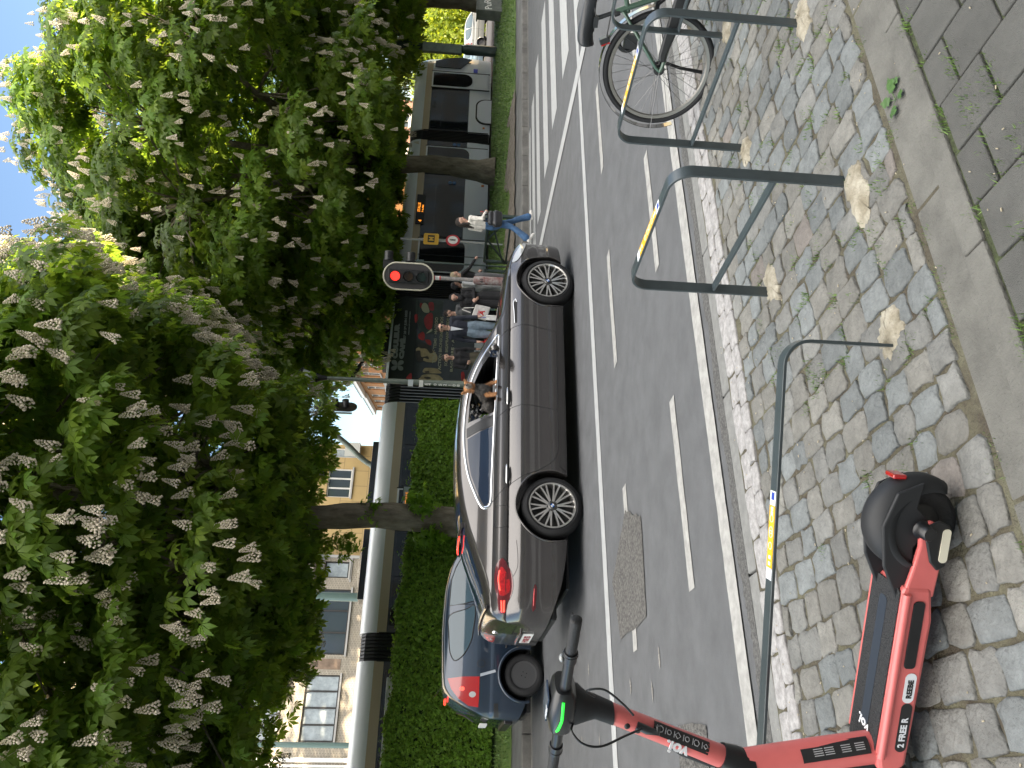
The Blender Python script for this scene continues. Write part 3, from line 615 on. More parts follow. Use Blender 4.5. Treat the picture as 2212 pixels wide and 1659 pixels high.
# --- module A with the cab nose
module(sA0, sA1-1.6)
NOSE = sA1+.05
def nose():
    """tapered cab, lofted from the module section to the windscreen"""
    mb = MB(); n = 14; zs = [.66, 1.0, 1.2, 1.52, 1.9, 2.3, 2.7, 3.1, 3.36, 3.6, 3.75, 3.84]
    ins = {.66: .05, 1.0: .02, 1.2: 0, 1.52: 0, 1.9: .01, 2.3: .02, 2.7: .03, 3.1: .04, 3.36: .05, 3.6: .12, 3.75: .22, 3.84: .42}
    bands = [0, 0, 0, 2, 2, 2, 2, 1, 0, 0, 0]; st = []
    for i in range(n+1):
        f = i/n; st.append(f)
    vs = []
    for z in zs:
        ext = 1.6*(1-.02*max(0, z-1.2)**2.6) if z > 1.2 else 1.6-.04*(1.2-z)
        for f in st:
            x = sA1-1.6+ext*sin(f*pi/2)**1.0; y = ins[z]+.95*(1-cos(f*pi/2))**1.6*1.2; vs.append((x, min(y, 1.15), lz(z)))
    m = n+1
    for j in range(len(zs)-1):
        mb.k = 0 if j < 3 else (2 if j < 7 else (1 if j == 7 else 0))
        mb.k = [0, 0, 0, 2, 2, 2, 2, 1, 0, 0, 0][j]
        for i in range(n):
            a = j*m+i; q = (a, a+1, a+m+1, a+m); k = mb.k
            if k == 2 and i < 4: mb.k = 0
            o = len(mb.v); mb.add([vs[t_] for t_ in q], [(0, 1, 2, 3)]); mb.k = k
    # mirror the far half
    v2 = [(x, 2.3-y, z) for x, y, z in mb.v]; f2 = [tuple(reversed(f)) for f in mb.f]; mi = list(mb.mi); o = len(mb.v); mb.v += v2; mb.f += [tuple(i+o for i in f) for f in f2]; mb.mi += mi
    topz = vs[-m:]; mb.k = 0; mb.add(topz+[(x, 2.3-y, z) for x, y, z in topz], [(i, i+1, m+i+1, m+i) for i in range(n)])
    return mb.build('cab', [m_tw, m_tb, m_tg], tram, smooth=50)
nose()
tside('cab_window', m_tg, [(sA1-1.32, 1.95), (sA1-.72, 1.5), (sA1-.62, 1.9), (sA1-.74, 2.55), (sA1-.95, 3.02), (sA1-1.3, 3.02)], -.012, .02)
# single leaf door behind the cab
dA = s_of(1000, 145); dB = s_of(1000, 172)
dx1, dx0 = s_of(980, 148), s_of(980, 168)
tside('door', m_tw, [(sA1-2.55, .76), (sA1-1.6, .76), (sA1-1.6, 3.12), (sA1-2.55, 3.12)], -.012, .014)
tside('door_pane', m_tg, rrect(sA1-2.46, sA1-1.68, 1.42, 3.06, .36, 8, (0, 0, 1, 1)), -.03, .006)
for a in (sA1-2.58, sA1-1.58): tside('door_edge', m_tr, [(a-.014, .7), (a+.014, .7), (a+.014, 3.14), (a-.014, 3.14)], -.02, .014)
win(sA0+.12, sA1-2.75)
tside('wheel_cover_gap', m_tr, rrect(sA0+.5, sA1-3.1, .62, 1.24, .4, 8, (1, 1, 0, 0)), .0, .012)
tside('wheel_cover', m_tw, rrect(sA0+.56, sA1-3.16, .6, 1.18, .38, 8, (1, 1, 0, 0)), -.02, .012)
tside('small_orange_mark', m_org, [(sA0+.25, .85), (sA0+.33, .85), (sA0+.33, .93), (sA0+.25, .93)], -.0, .01)
tside('blue_mark', mat('blue_sticker', (.03, .06, .6), .5), [(sA1-1.5, 1.22), (sA1-1.28, 1.22), (sA1-1.28, 1.4), (sA1-1.5, 1.4)], -.01, .01)
# mirror on arm
mb = MB(); mb.tube([(NOSE-.75, .1, lz(3.25)), (NOSE-.35, -.16, lz(3.22)), (NOSE-.25, -.2, lz(3.05))], .018, 8); mb.box(NOSE-.36, NOSE-.2, -.27, -.17, lz(2.55), lz(3.0)); mb.box(NOSE-.34, NOSE-.22, -.26, -.18, lz(2.36), lz(2.5))
mb.build('cab_mirror', m_blk, tram, smooth=40, bevel=.01)
bellows(sA0-.0+(-(sA0-sB1)), sA0, 7)
# --- module B
module(sB0, sB1)
door(sB1-1.75, sB1-.35)
w1 = s_of(960, 400); w0 = s_of(960, 512)
win(w0, w1); door(s_of(960, 600)+.2, w0-.12)
tside('display_board', m_blk, [(s_of(940, 487), 2.98), (s_of(940, 424), 2.98), (s_of(940, 424), 3.3), (s_of(940, 487), 3.3)], -.03, .02)
x0 = s_of(940, 484)
text('4', .17, m_led, tram, (x0+.03, -.055, lz(3.07)), (1, 0, 0), (0, 0, 1), bold=.004)
text('STALLE', .14, m_led, tram, (x0+.5, -.055, lz(3.15)), (1, 0, 0), (0, 0, 1), bold=.003); text('P via Midi', .09, m_led, tram, (x0+.5, -.055, lz(3.03)), (1, 0, 0), (0, 0, 1), bold=.002)
def roundel(x, z, r, m): tside('round_sticker', m, [(x+r*cos(a), z+r*sin(a)) for a in np.linspace(0, 2*pi, 20, endpoint=False)], -.025, .008)
for x, z in ((sB1-.2, 2.02), (sB1-.2, 1.86), (w1+.12, 2.1), (w1+.12, 1.94)): roundel(x, z, .07, m_bluedec)
roundel(s_of(960, 545), 1.95, .09, m_decal)
tside('small_orange_mark', m_org, [(w1+.05, .8), (w1+.13, .8), (w1+.13, .9), (w1+.05, .9)], -.0, .01)
bellows(sB0-(sB0-sC1), sB0, 9)
# --- module C with the festival advertisement
tram_shell('roof', sC0, sC1, m_tw, [(.02, 3.74), (.07, 3.78), (.2, 3.84), (.4, 3.86), (1.9, 3.86), (2.3, 3.42), (2.3, 3.36)])
m_ad = mat('advert_print', (.014, .020, .018), .28, coat=.5); m_adt = mat('advert_grey_print', (.24, .27, .26), .4); m_adr = mat('advert_red_print', (.42, .02, .015), .35, var=.3, vscale=3)
m_adf = mat('advert_skin_print', (.5, .38, .2), .4, var=.4, vscale=2.5, col2=(.62, .52, .3)); m_adk = mat('advert_dark_print', (.035, .03, .022), .4, var=.4, vscale=3); m_adg = mat('advert_green_print', (.035, .06, .045), .35, var=.4, vscale=2)
m_adl = mat('advert_pale_text', (.5, .5, .36), .4)
tram_shell('advert_side', sC0, sC1, m_ad, [(.0, .95), (.0, 3.5), (.02, 3.74), (.4, 3.80), (2.2, 3.7), (2.3, 3.4), (2.3, .95)])
tram_shell('skirt', sC0, sC0+(sC1-sC0)*.5, m_tw, [(.0, .95), (.06, .64), (2.24, .64), (2.3, .95)]); tram_shell('skirt', sC0+(sC1-sC0)*.5, sC1, m_ad, [(.0, .95), (.06, .64), (2.24, .64), (2.3, .95)])
LC = sC1-sC0
def AD(x, y):     # photo pixel -> advert plane
    s_, z_ = V(x, y, TT); return s_, z_
def zA(X, Y): return AD((1500+X*.24111)/1.8228, (1150+Y*.24111)/1.8228)
def adpoly(name, m, pts, lay=1):
    mb = MB(); q = [zA(*p) for p in pts]; q = [tuple(v)[:2] for v in cat_rom([(a, b, 0) for a, b in q], 4, True)]
    q = [(a, b) for a, b in q if sC0 < a < sC1]
    mb.prism(q, lambda u, v, w_: (u, w_, lz(v)), -.003*lay-.002, -.003*lay+.001); return mb.build(name, m, tram, smooth=0)
def ad_line(s_, X0, Y0, X1, Y1, size_px, m, bold=.004, lay=6):
    a = zA(X0, Y0); b = zA(X1, Y1); size = abs(zA(X0, Y0)[1]-zA(X0+size_px, Y0)[1])*1.38
    d = Vector((b[0]-a[0], 0, b[1]-a[1])); cu = bpy.data.curves.new('t', 'FONT'); cu.body = s_; cu.size = 1; o = bpy.data.objects.new('t', cu); col.objects.link(o); C.view_layer.update(); wd = o.dimensions.x; bpy.data.objects.remove(o)
    L = d.length; text(s_, size, m, tram, (a[0], -.003*lay, lz(a[1])), d, (0, 0, 1), 'lettering', .002, bold=bold, sx=L/(wd*size))
tside('advert_seam', m_tr, [(sC0+.02, 2.93), (sC1-.02, 2.93), (sC1-.02, 2.945), (sC0+.02, 2.945)], -.012, .003)
adpoly('print_shape', m_adg, [(600, 20), (620, 600), (900, 650), (1000, 300), (1000, 20)], 1)
adpoly('print_shape', m_adr, [(610, 700), (620, 760), (700, 790), (715, 700), (680, 650)], 3)
adpoly('print_shape', m_adr, [(700, 470), (750, 600), (830, 590), (850, 400), (820, 340), (740, 380)], 2); adpoly('print_shape', m_adr, [(550, 380), (560, 500), (600, 470), (600, 370)], 2)
adpoly('print_shape', m_adr, [(720, 780), (810, 790), (820, 870), (760, 850)], 3); adpoly('print_shape', m_adr, [(640, 180), (690, 200), (690, 260), (640, 250)], 2); adpoly('print_shape', m_adr, [(780, 180), (860, 180), (860, 300), (800, 290)], 2)
adpoly('print_shape', m_adr, [(410, 1410), (490, 1320), (500, 1420)], 2)
adpoly('print_shape', m_adf, [(570, 940), (640, 900), (760, 900), (860, 960), (920, 1050), (900, 1140), (800, 1150), (690, 1120), (620, 1050)], 3)
adpoly('print_shape', m_adk, [(570, 1060), (560, 980), (640, 960), (660, 1060), (760, 1050), (780, 1100), (700, 1080), (680, 1130), (600, 1130)], 4)
adpoly('print_shape', m_adk, [(600, 860), (700, 840), (790, 880), (850, 980), (800, 1000), (740, 930), (640, 920)], 4)
adpoly('print_shape', m_adf, [(700, 1260), (740, 1240), (900, 1250), (960, 1290), (970, 1330), (700, 1320)], 3)
adpoly('print_shape', m_adf, [(640, 1400), (700, 1350), (900, 1350), (980, 1390), (990, 1440), (640, 1435)], 3)
adpoly('print_shape', m_adk, [(700, 1400), (770, 1385), (820, 1410), (760, 1425)], 4); adpoly('print_shape', m_adk, [(720, 1300), (780, 1295), (790, 1320), (730, 1320)], 4)
adpoly('print_shape', m_adl, [(700, 180), (760, 210), (790, 330), (700, 330), (660, 250)], 3); adpoly('print_shape', m_adl, [(740, 680), (830, 640), (830, 600), (780, 640)], 3)
adpoly('print_shape', m_adr, [(1310, 1320), (1360, 1320), (1365, 1460), (1320, 1460)], 2)
ad_line('COULEUR', 262, 1085, 300, 545, 72, m_adt, .02); ad_line('CAFÉ', 362, 1090, 395, 785, 66, m_adt, .02)
ad_line('27 28 29 JUIN 2025', 402, 770, 432, 310, 36, m_adt, .006); ad_line('BRUXELLES OSSEGHEM', 460, 700, 483, 330, 14, m_adt, .004)
ad_line('TYLA · TEMS · MASEGO', 885, 1165, 932, 420, 48, m_adl); ad_line('ACTION BRONSON · DINOS', 975, 1275, 1020, 410, 48, m_adl); ad_line('SOLO · BIGA*RANX · LUIDJI', 1080, 1215, 1115, 440, 46, m_adl, .003)
ad_line('BAGARRE · ALPHA', 1168, 1310, 1210, 570, 44, m_adl, .003)
# pinwheel emblem of four rounded petals
for k in range(4):
    cX_, cZ_ = zA(270, 1200); r = abs(zA(170, 1200)[1]-zA(370, 1200)[1])/2; a0 = pi/4+k*pi/2
    P = [(.04, .06), (.1, .62), (.35, .95), (.75, 1.0), (.98, .78), (.95, .4), (.6, .12), (.2, .02)]
    q = [(p*r*.98, v*r*.98) for p, v in P]; q = [(u_*cos(k*pi/2)-v_*sin(k*pi/2), u_*sin(k*pi/2)+v_*cos(k*pi/2)) for u_, v_ in q]
    q = [tuple(v)[:2] for v in cat_rom([(a+cX_, b+cZ_, 0) for a, b in q], 4, True)]
    mb = MB(); mb.prism(q, lambda u, v, w_: (u, w_, lz(v)), -.022, -.018); mb.build('emblem_petal', m_adt, tram, smooth=0)
# pantograph on the roof
mb = MB(); px = (sC0+sC1)/2+.45; zr = 3.9
mb.box(px-.9, px+.5, .6, 1.7, lz(3.86), lz(4.12)); mb.box(px-.2, px+.5, .7, 1.6, lz(4.1), lz(4.3))
k1 = Vector((px+.3, 1.15, lz(4.25))); k2 = Vector((px-1.55, 1.15, lz(5.15))); k3 = Vector((px-.1, 1.15, lz(6.05)))
mb.tube([k1, k2], [.07, .045], 8); mb.tube([k1+Vector((.25, 0, -.1)), k2+Vector((.1, 0, -.14))], .018, 6)
for yy in (-.3, .3): mb.tube([k2+Vector((0, yy*.3, 0)), k3+Vector((0, yy, 0))], .025, 6)
mb.tube([k3+Vector((-.15, -.75, -.12)), k3+Vector((-.15, -.55, .05)), k3+Vector((-.15, .55, .05)), k3+Vector((-.15, .75, -.12))], .022, 6); mb.tube([k3+Vector((.15, -.75, -.12)), k3+Vector((.15, -.55, .05)), k3+Vector((.15, .55, .05)), k3+Vector((.15, .75, -.12))], .022, 6)
mb.build('pantograph', m_blk, tram, smooth=40)
bellows(sD1, sC0, 7, True)
# --- module D
module(sD0, sD1)
for i in range(5):
    L = (sD1-sD0-.3)/5; a = sD0+.15+i*L
    if i == 2: door(a+.05, a+L-.05)
    else: win(a+.04, a+L-.04)
tside('display_board', m_blk, [(s_of(860, 1098), 2.62), (s_of(860, 1050), 2.62), (s_of(860, 1050), 2.95), (s_of(860, 1098), 2.95)], -.03, .02)
tside('display_screen', mat('display_grey', (.32, .38, .42), .3), [(s_of(860, 1096), 2.64), (s_of(860, 1052), 2.64), (s_of(860, 1052), 2.93), (s_of(860, 1096), 2.93)], -.052, .004)
text('STALLE', .12, m_led, tram, (s_of(860, 1090), -.06, lz(2.78)), (1, 0, 0), (0, 0, 1)); text('via Midi', .07, m_led, tram, (s_of(860, 1086), -.06, lz(2.68)), (1, 0, 0), (0, 0, 1))
for a, b in ((sD0+1.0, sD0+3.1), (sD1-3.4, sD1-1.2)):
    mb = MB(); mb.box(a, b, .5, 1.9, lz(3.86), lz(4.05)); mb.build('roof_unit', m_td, tram, smooth=0, bevel=.02)
bellows(sE1, sD0, 8)
module(sE1-13, sE1)
for i in range(6):
    L = 2.1; a = sE1-12.8+i*L; win(a+.04, a+L-.04)
mb = MB(); mb.box(sE1-9, sE1-4.2, .5, 1.9, lz(3.86), lz(4.05)); mb.build('roof_unit', m_td, tram, smooth=0, bevel=.02)
mb = MB()
for s_ in (sA0+1.6, sA0+3.2, sC0+1, sC1-1, sD0+2.5, sD1-3, sE1-3):
    for y in (.45, 1.85): mb.cyl((s_, y-.06, .30), (s_, y+.06, .30), .3, seg=20)
mb.build('wheels', m_und, tram)
# rails
mb = MB()
for y in (.45, 1.88): mb.bar(W(-50, TT+y, .585), W(80, TT+y, .585), .06, .03)
mb.build('tram_rails', mat('rail_steel', (.2, .17, .15), .4, metal=.8), smooth=0)['kind'] = 'structure'
# stop platform and shelter roof edge in front of the rear of the tram
m_gal = mat('galvanised', (.3, .31, .31), .5, metal=.4, var=.15, vscale=10); m_dkg = mat('dark_green_paint', (.022, .04, .035), .45, coat=.3)
sh = thing('stop_shelter', 'pale tram stop shelter edge with glass side and yellow rails showing above the hedge', 'shelter', tw(-3.5, 20.2), TH)
mb = MB(); mb.box(-9, 6.2, -.15, .25, 2.02, 2.3); mb.build('roof_edge', mat('shelter_white', (.6, .6, .57), .7, var=.2, vscale=5), sh, smooth=0, bevel=.015)
mb = MB()
for z in (1.72, 1.9): mb.box(-9, 6.15, -.1, -.06, z, z+.035)
mb.build('yellow_rail', mat('shelter_yellow', (.5, .38, .1), .5), sh, smooth=0)
mb = MB(); mb.box(-9, 6.1, -.02, .0, .1, 2.0); mb.build('glass', mat('shelter_glass', (.05, .06, .06), .1), sh, smooth=0)
mb = MB()
for x in (-8.5, -4.0, .1, 4.2, 6.15): mb.box(x-.05, x+.05, -.17, -.03, -.3, 2.05)
mb.build('post', m_blk, sh, smooth=0)
# ================================================================= buildings
def brick(name, c1, c2, mo, sx=.22, sz=.065, rough=.85, mortar=.012):
    m = bpy.data.materials.new(name); m.use_nodes = True; n = m.node_tree; b = n.nodes['Principled BSDF']; b.inputs['Roughness'].default_value = rough
    tc = n.nodes.new('ShaderNodeTexCoord'); sep = n.nodes.new('ShaderNodeSeparateXYZ'); cb = n.nodes.new('ShaderNodeCombineXYZ'); n.links.new(tc.outputs['Object'], sep.inputs[0])
    ad = n.nodes.new('ShaderNodeMath'); n.links.new(sep.outputs[0], ad.inputs[0]); n.links.new(sep.outputs[1], ad.inputs[1]); n.links.new(ad.outputs[0], cb.inputs[0]); n.links.new(sep.outputs[2], cb.inputs[1])
    t = n.nodes.new('ShaderNodeTexBrick'); t.inputs['Scale'].default_value = 1; t.inputs['Brick Width'].default_value = sx; t.inputs['Row Height'].default_value = sz; t.inputs['Mortar Size'].default_value = mortar; t.inputs['Mortar Smooth'].default_value = .3
    t.inputs['Color1'].default_value = tuple(c1)+(1,); t.inputs['Color2'].default_value = tuple(c2)+(1,); t.inputs['Mortar'].default_value = tuple(mo)+(1,); n.links.new(cb.outputs[0], t.inputs[0])
    nz = n.nodes.new('ShaderNodeTexNoise'); nz.inputs['Scale'].default_value = .8; nz.inputs['Detail'].default_value = 8; n.links.new(tc.outputs['Object'], nz.inputs['Vector'])
    mx = n.nodes.new('ShaderNodeMix'); mx.data_type = 'RGBA'; mx.blend_type = 'MULTIPLY'; mx.inputs[0].default_value = .35; n.links.new(t.outputs[0], mx.inputs[6]); n.links.new(nz.outputs[0], mx.inputs[7]); n.links.new(mx.outputs[2], b.inputs['Base Color'])
    bp = n.nodes.new('ShaderNodeBump'); bp.inputs['Strength'].default_value = .5; bp.inputs['Distance'].default_value = .01; bp.invert = True; n.links.new(t.outputs[1], bp.inputs['Height']); n.links.new(bp.outputs[0], b.inputs['Normal']); return m
m_beige = brick('beige_brick', (.52, .46, .37), (.44, .39, .31), (.22, .19, .15)); m_yel = brick('yellow_panel', (.55, .39, .17), (.50, .35, .15), (.32, .23, .11), .9, 1.4, .7, .02)
m_red = brick('red_brick', (.30, .12, .065), (.24, .095, .055), (.2, .16, .13)); m_orb = brick('orange_brick', (.48, .22, .07), (.42, .18, .06), (.3, .2, .1), .5, .25)
m_dkf = mat('dark_window_frame', (.03, .028, .026), .5); m_wf = mat('white_window_frame', (.62, .61, .58), .5); m_wg = mat('window_glass', (.05, .065, .08), .05, spec=.9); m_wcl = mat('curtained_glass', (.34, .38, .4), .25, var=.2, vscale=3)
m_sill = mat('stone_sill', (.38, .37, .35), .8); m_roof = mat('roof_tiles', (.16, .07, .045), .85, var=.3, vscale=4); m_white_p = mat('white_fascia', (.75, .74, .7), .6); m_slate = mat('flat_roofing', (.05, .05, .055), .8); m_mos = mat('stone_cladding', (.24, .17, .12), .8, var=.4, vscale=1.3)
def facade(parent, m, x0, x1, z0, z1, depth, holes, name='wall'):
    """street wall in local x-z plane at y=0 with real window openings (x0,x1,z0,z1); solid body behind"""
    xs = sorted(set([x0, x1]+[h[0] for h in holes]+[h[1] for h in holes])); zs = sorted(set([z0, z1]+[h[2] for h in holes]+[h[3] for h in holes])); mb = MB()
    inh = lambda x, z: any(h[0] < x < h[1] and h[2] < z < h[3] for h in holes)
    for i in range(len(xs)-1):
        j = 0
        while j < len(zs)-1:
            if inh((xs[i]+xs[i+1])/2, (zs[j]+zs[j+1])/2): j += 1; continue
            k = j
            while k < len(zs)-1 and not inh((xs[i]+xs[i+1])/2, (zs[k]+zs[k+1])/2): k += 1
            mb.add([(xs[i], 0, zs[j]), (xs[i+1], 0, zs[j]), (xs[i+1], 0, zs[k]), (xs[i], 0, zs[k])], [(0, 1, 2, 3)]); j = k
    for h in holes:
        a, b, c, d = h[:4]; mb.add([(a, 0, c), (b, 0, c), (b, 0, d), (a, 0, d), (a, .22, c), (b, .22, c), (b, .22, d), (a, .22, d)], [(0, 1, 5, 4), (1, 2, 6, 5), (2, 3, 7, 6), (3, 0, 4, 7)])
    mb.add([(x0, 0, z0), (x1, 0, z0), (x1, 0, z1), (x0, 0, z1), (x0, depth, z0), (x1, depth, z0), (x1, depth, z1), (x0, depth, z1)], [(1, 2, 6, 5), (2, 3, 7, 6), (3, 0, 4, 7), (4, 5, 6, 7)])
    return mb.build(name, m, parent, smooth=0, fix=False)
def window(parent, a, b, c, d, nx=1, fr=None, gl=None, sill=True, hb=None, y=.14, fw=.07):
    mb = MB(); fr = fr or m_wf
    mb.box(a, b, y-.05, y+.02, c, c+fw); mb.box(a, b, y-.05, y+.02, d-fw, d); mb.box(a, a+fw, y-.05, y+.018, c+fw, d-fw); mb.box(b-fw, b, y-.05, y+.018, c+fw, d-fw)
    for i in range(1, nx): x = a+(b-a)*i/nx; mb.box(x-fw*.6, x+fw*.6, y-.045, y+.015, c+fw, d-fw)
    if hb: mb.box(a+fw, b-fw, y-.04, y+.012, c+(d-c)*hb-.025, c+(d-c)*hb+.025)
    w_ = mb.build('window', fr, parent, smooth=0); mb = MB(); mb.box(a+.02, b-.02, y+.0, y+.01, c+.02, d-.02); mb.build('pane', gl or m_wg, w_, smooth=0)
    if sill: mb = MB(); mb.box(a-.08, b+.08, -.09, .1, c-.09, c-.003); mb.build('sill', m_sill, w_, smooth=0)
    return w_
TB = 40.0; OB = (0, TB)
def PV(x, y): s_, z_ = V(x, y, TB); return s_, z_
def n4(X, Y): return ((900+.5877*X)/1.8228, (2100+.5877*Y)/1.8228)
def n3(X, Y): return ((1200+.4822*X)/1.8228, (1400+.4822*Y)/1.8228)
b1 = thing('apartment_building', 'beige brick apartment block with dark framed windows behind the rear of the tram', 'building', tw(0, TB, .55), TH)
e1 = PV(*n4(700, 150))[0]; ztop = 19.0
def rc(p0, p1, f=n4):
    a = PV(*f(*p0)); b = PV(*f(*p1)); return (min(a[0], b[0]), max(a[0], b[0]), min(a[1], b[1])-.55, max(a[1], b[1])-.55)
h1 = rc((612, 370), (775, 815)); h2 = rc((525, 945), (700, 1400)); h3 = rc((650, 185), (800, 300))
H1 = [h1, h2, h3]; 
for dz in (2.75, 5.5, 8.25): H1 += [(h[0], h[1], h[2]+dz, h[3]+dz) for h in (h1, h2, h3) if h[3]+dz < 18]
H1 += [(h[0], h[1], h[2]-2.75, h[3]-2.75) for h in (h1, h2, h3)]
h4 = rc((430, 1400), (650, 1480))
facade(b1, m_beige, -14.0, e1, 0, ztop-.5, 10, H1)
for i, h in enumerate(H1):
    window(b1, *h, nx=(3, 4, 1)[i % 3], fr=m_dkf, gl=(m_wg, m_wcl, m_wcl)[i % 3], hb=None)
for h in H1[:3]:
    mb = MB()
    for dz in (-.16, h[3]-h[2]+.05): mb.box(-14 if h is not h3 else h[0]-.2, e1-.02 if h is h3 else h1[1]+.35, -.05, .0, h[2]+dz, h[2]+dz+.09)
mb.build('string_course', m_sill, b1, smooth=0)
mb = MB(); mb.box(h2[1]+.25, h1[0]-.2, -.02, -.0, h2[2]+.05, h2[3]); mb.build('stone_panel', m_mos, b1, smooth=0)
mb = MB()
for z0 in (h3[2]-1.5, h3[3]+.45, h3[3]+3.2):
    q = [(h3[0]-.5+(h3[1]-h3[0]+1.0)*(.5-.5*cos(a)), -.75*sin(a)) for a in np.linspace(0, pi, 13)]; mb.prism(q, lambda u, v, w_: (u, v, w_), z0, z0+.95)
mb.build('rounded_balcony', m_beige, b1, smooth=40)
mb = MB(); mb.box(e1-.12, e1+.02, -.12, -.0, 0, ztop); mb.box(-14, e1, -.3, .1, ztop-.5, ztop); mb.build('white_edge_strip', m_sill, b1, smooth=0)
mb = MB()
for x, r_ in ((PV(*n4(600, 1520))[0], .09), (PV(*n4(600, 1560))[0], .05)): mb.box(x-r_, x+r_, -.1, -.0, 0, ztop-1)
mb.build('downpipe', m_white_p, b1, smooth=0)
b2 = thing('apartment_building', 'yellow panelled apartment block beside the tree trunk, next to the bright sky gap', 'building', tw(e1, TB+.3, .55), TH)
e2 = PV(*n3(430, 715))[0]-e1
def off(h): return (h[0]-e1, h[1]-e1, h[2], h[3])
g1 = off(rc((215, 735), (430, 820), n3)); g2 = off(rc((195, 902), (362, 1145), n3)); H2 = [g1, g2]
for dz in (-2.7, 2.7, 5.4): H2 += [(h[0], h[1], h[2]+dz, h[3]+dz) for h in (g1, g2)]
g1s = [(x[0], min(x[1], e2-.15), x[2], x[3]) for x in H2]; xs3 = [(h[0]-3.6, h[1]-3.6, h[2], h[3]) for h in g1s if h[0]-3.6 > .3]
facade(b2, m_yel, .02, e2, 0, 13.2, 9, g1s)
for i, h in enumerate(g1s): window(b2, *h, nx=(1, 3)[i % 2], fr=m_wf, gl=(m_wcl, m_wg)[i % 2])
mb = MB()
for h in g1s[::2]: mb.box(h[0]-.1, min(h[1]+.15, e2+.1), -.5, -.45, h[2]-.05, h[2]+.7); mb.box(h[0]-.1, min(h[1]+.15, e2+.1), -.5, 0, h[2]-.12, h[2]-.05)
mb.build('balcony_panel', mat('balcony_panel', (.5, .5, .46), .5), b2, smooth=0)
mb = MB(); mb.box(-.0, e2+.15, -.25, 9, 13.2, 13.45); mb.build('roof', m_slate, b2, smooth=0)
# row of orange houses going away on the cross street
A = Vector((3.6, 37.5, 0)); Bq = Vector((-2.9, 68, 0)); dr = (Bq-A).normalized(); LR = (Bq-A).length; ang = atan2(dr.y, dr.x)
hx = 0; descr = ['closest', 'second', 'third', 'farthest']; wds = [7.5, 7.5, 8, 8.2]
lab = ['nearest orange brick terraced house of the cross street, above the advert carriage of the tram', 'orange brick terraced house with white slanted fascia above the tram pantograph', 'low sunlit terraced house with orange roof slope further down the cross street', 'farthest sunlit terraced house of the cross street, with a chimney stack and pipes']
eav = [9.4, 8.6, 8.3, 8.2]
for i in range(4):
    p = A+dr*hx; t = thing('terraced_house', lab[i], 'house', (p.x, p.y, .5), ang); wd = wds[i]; e = eav[i]
    # local x = along the row (away), facade faces local +y (to the left of the photo's right = west)
    hs = []
    for k in range(3):
        for z in (1.2, 4.0, 6.3): hs.append((.7+k*2.4, 2.0+k*2.4, z, z+(1.7 if z < 6 else 1.4)))
    q = Matrix.Rotation(pi, 4, 'Z')
    sub = bpy.data.objects.new('front', None)
    f = facade(t, m_orb, -wd+.0, 0, 0, e, 8, [(-h[1], -h[0], h[2], h[3]) for h in hs]); f.rotation_euler.z = pi; bpy.data.objects.remove(sub)
    for h in hs:
        w_ = window(t, -h[1], -h[0], h[2], h[3], nx=2, fr=m_wf, hb=.6); w_.rotation_euler.z = pi
    mb = MB(); mb.box(.0, wd, 0.02, .45, e-.28, e+.02); mb.box(0, wd, .02, .22, 3.3, 3.5); mb.build('white_fascia', m_white_p, t, smooth=0)
    mb = MB(); mb.add([(0, .5, e), (wd, .5, e), (wd, -3.8, e+2.6), (0, -3.8, e+2.6), (0, -8, e), (wd, -8, e)], [(0, 1, 2, 3), (3, 2, 5, 4), (0, 3, 4), (1, 5, 2)]); ro = mb.build('roof', m_roof, t, smooth=0)
    if i in (1, 3):
        mb = MB(); mb.box(wd-1.2, wd-.2, -3.6, -2.6, e+1.5, e+4.2)
        for k in range(3): mb.cyl((wd-1+.3*k, -3.1, e+4.2), (wd-1+.3*k, -3.1, e+5.1), .08, seg=8)
        mb.build('chimney', m_orb, ro, smooth=0)
    hx += wd+.03
b3 = thing('corner_house', 'reddish brown brick corner house with white windows, right of the street lantern', 'house', tw(25.2, 31.5, .55), TH)
hb_ = []
for k in range(4):
    for z in (1.2, 4.35, 7.5): hb_.append((1.0+k*2.6, 2.2+k*2.6, z, z+1.9))
facade(b3, m_red, 0, 11, 0, 11.5, 8, hb_)
for h in hb_: window(b3, *h, nx=2, fr=m_wf, hb=.62)
mb = MB()
for h in hb_: mb.box(h[0]-.16, h[1]+.16, -.04, -.0, h[3]+.003, h[3]+.25)
mb.build('lintels', m_sill, b3, smooth=0)
mb = MB(); mb.add([(-.3, -.5, 11.5), (11.3, -.5, 11.5), (11.3, 4, 14.5), (-.3, 4, 14.5), (-.3, 8.3, 11.5), (11.3, 8.3, 11.5)], [(0, 1, 2, 3), (3, 2, 5, 4), (0, 3, 4), (1, 5, 2), (0, 4, 5, 1)]); mb.build('roof', m_roof, b3, smooth=0)
mb = MB(); mb.cyl((.25, -.07, 0), (.25, -.07, 11.4), .05, seg=8); mb.build('downpipe', m_white_p, b3)
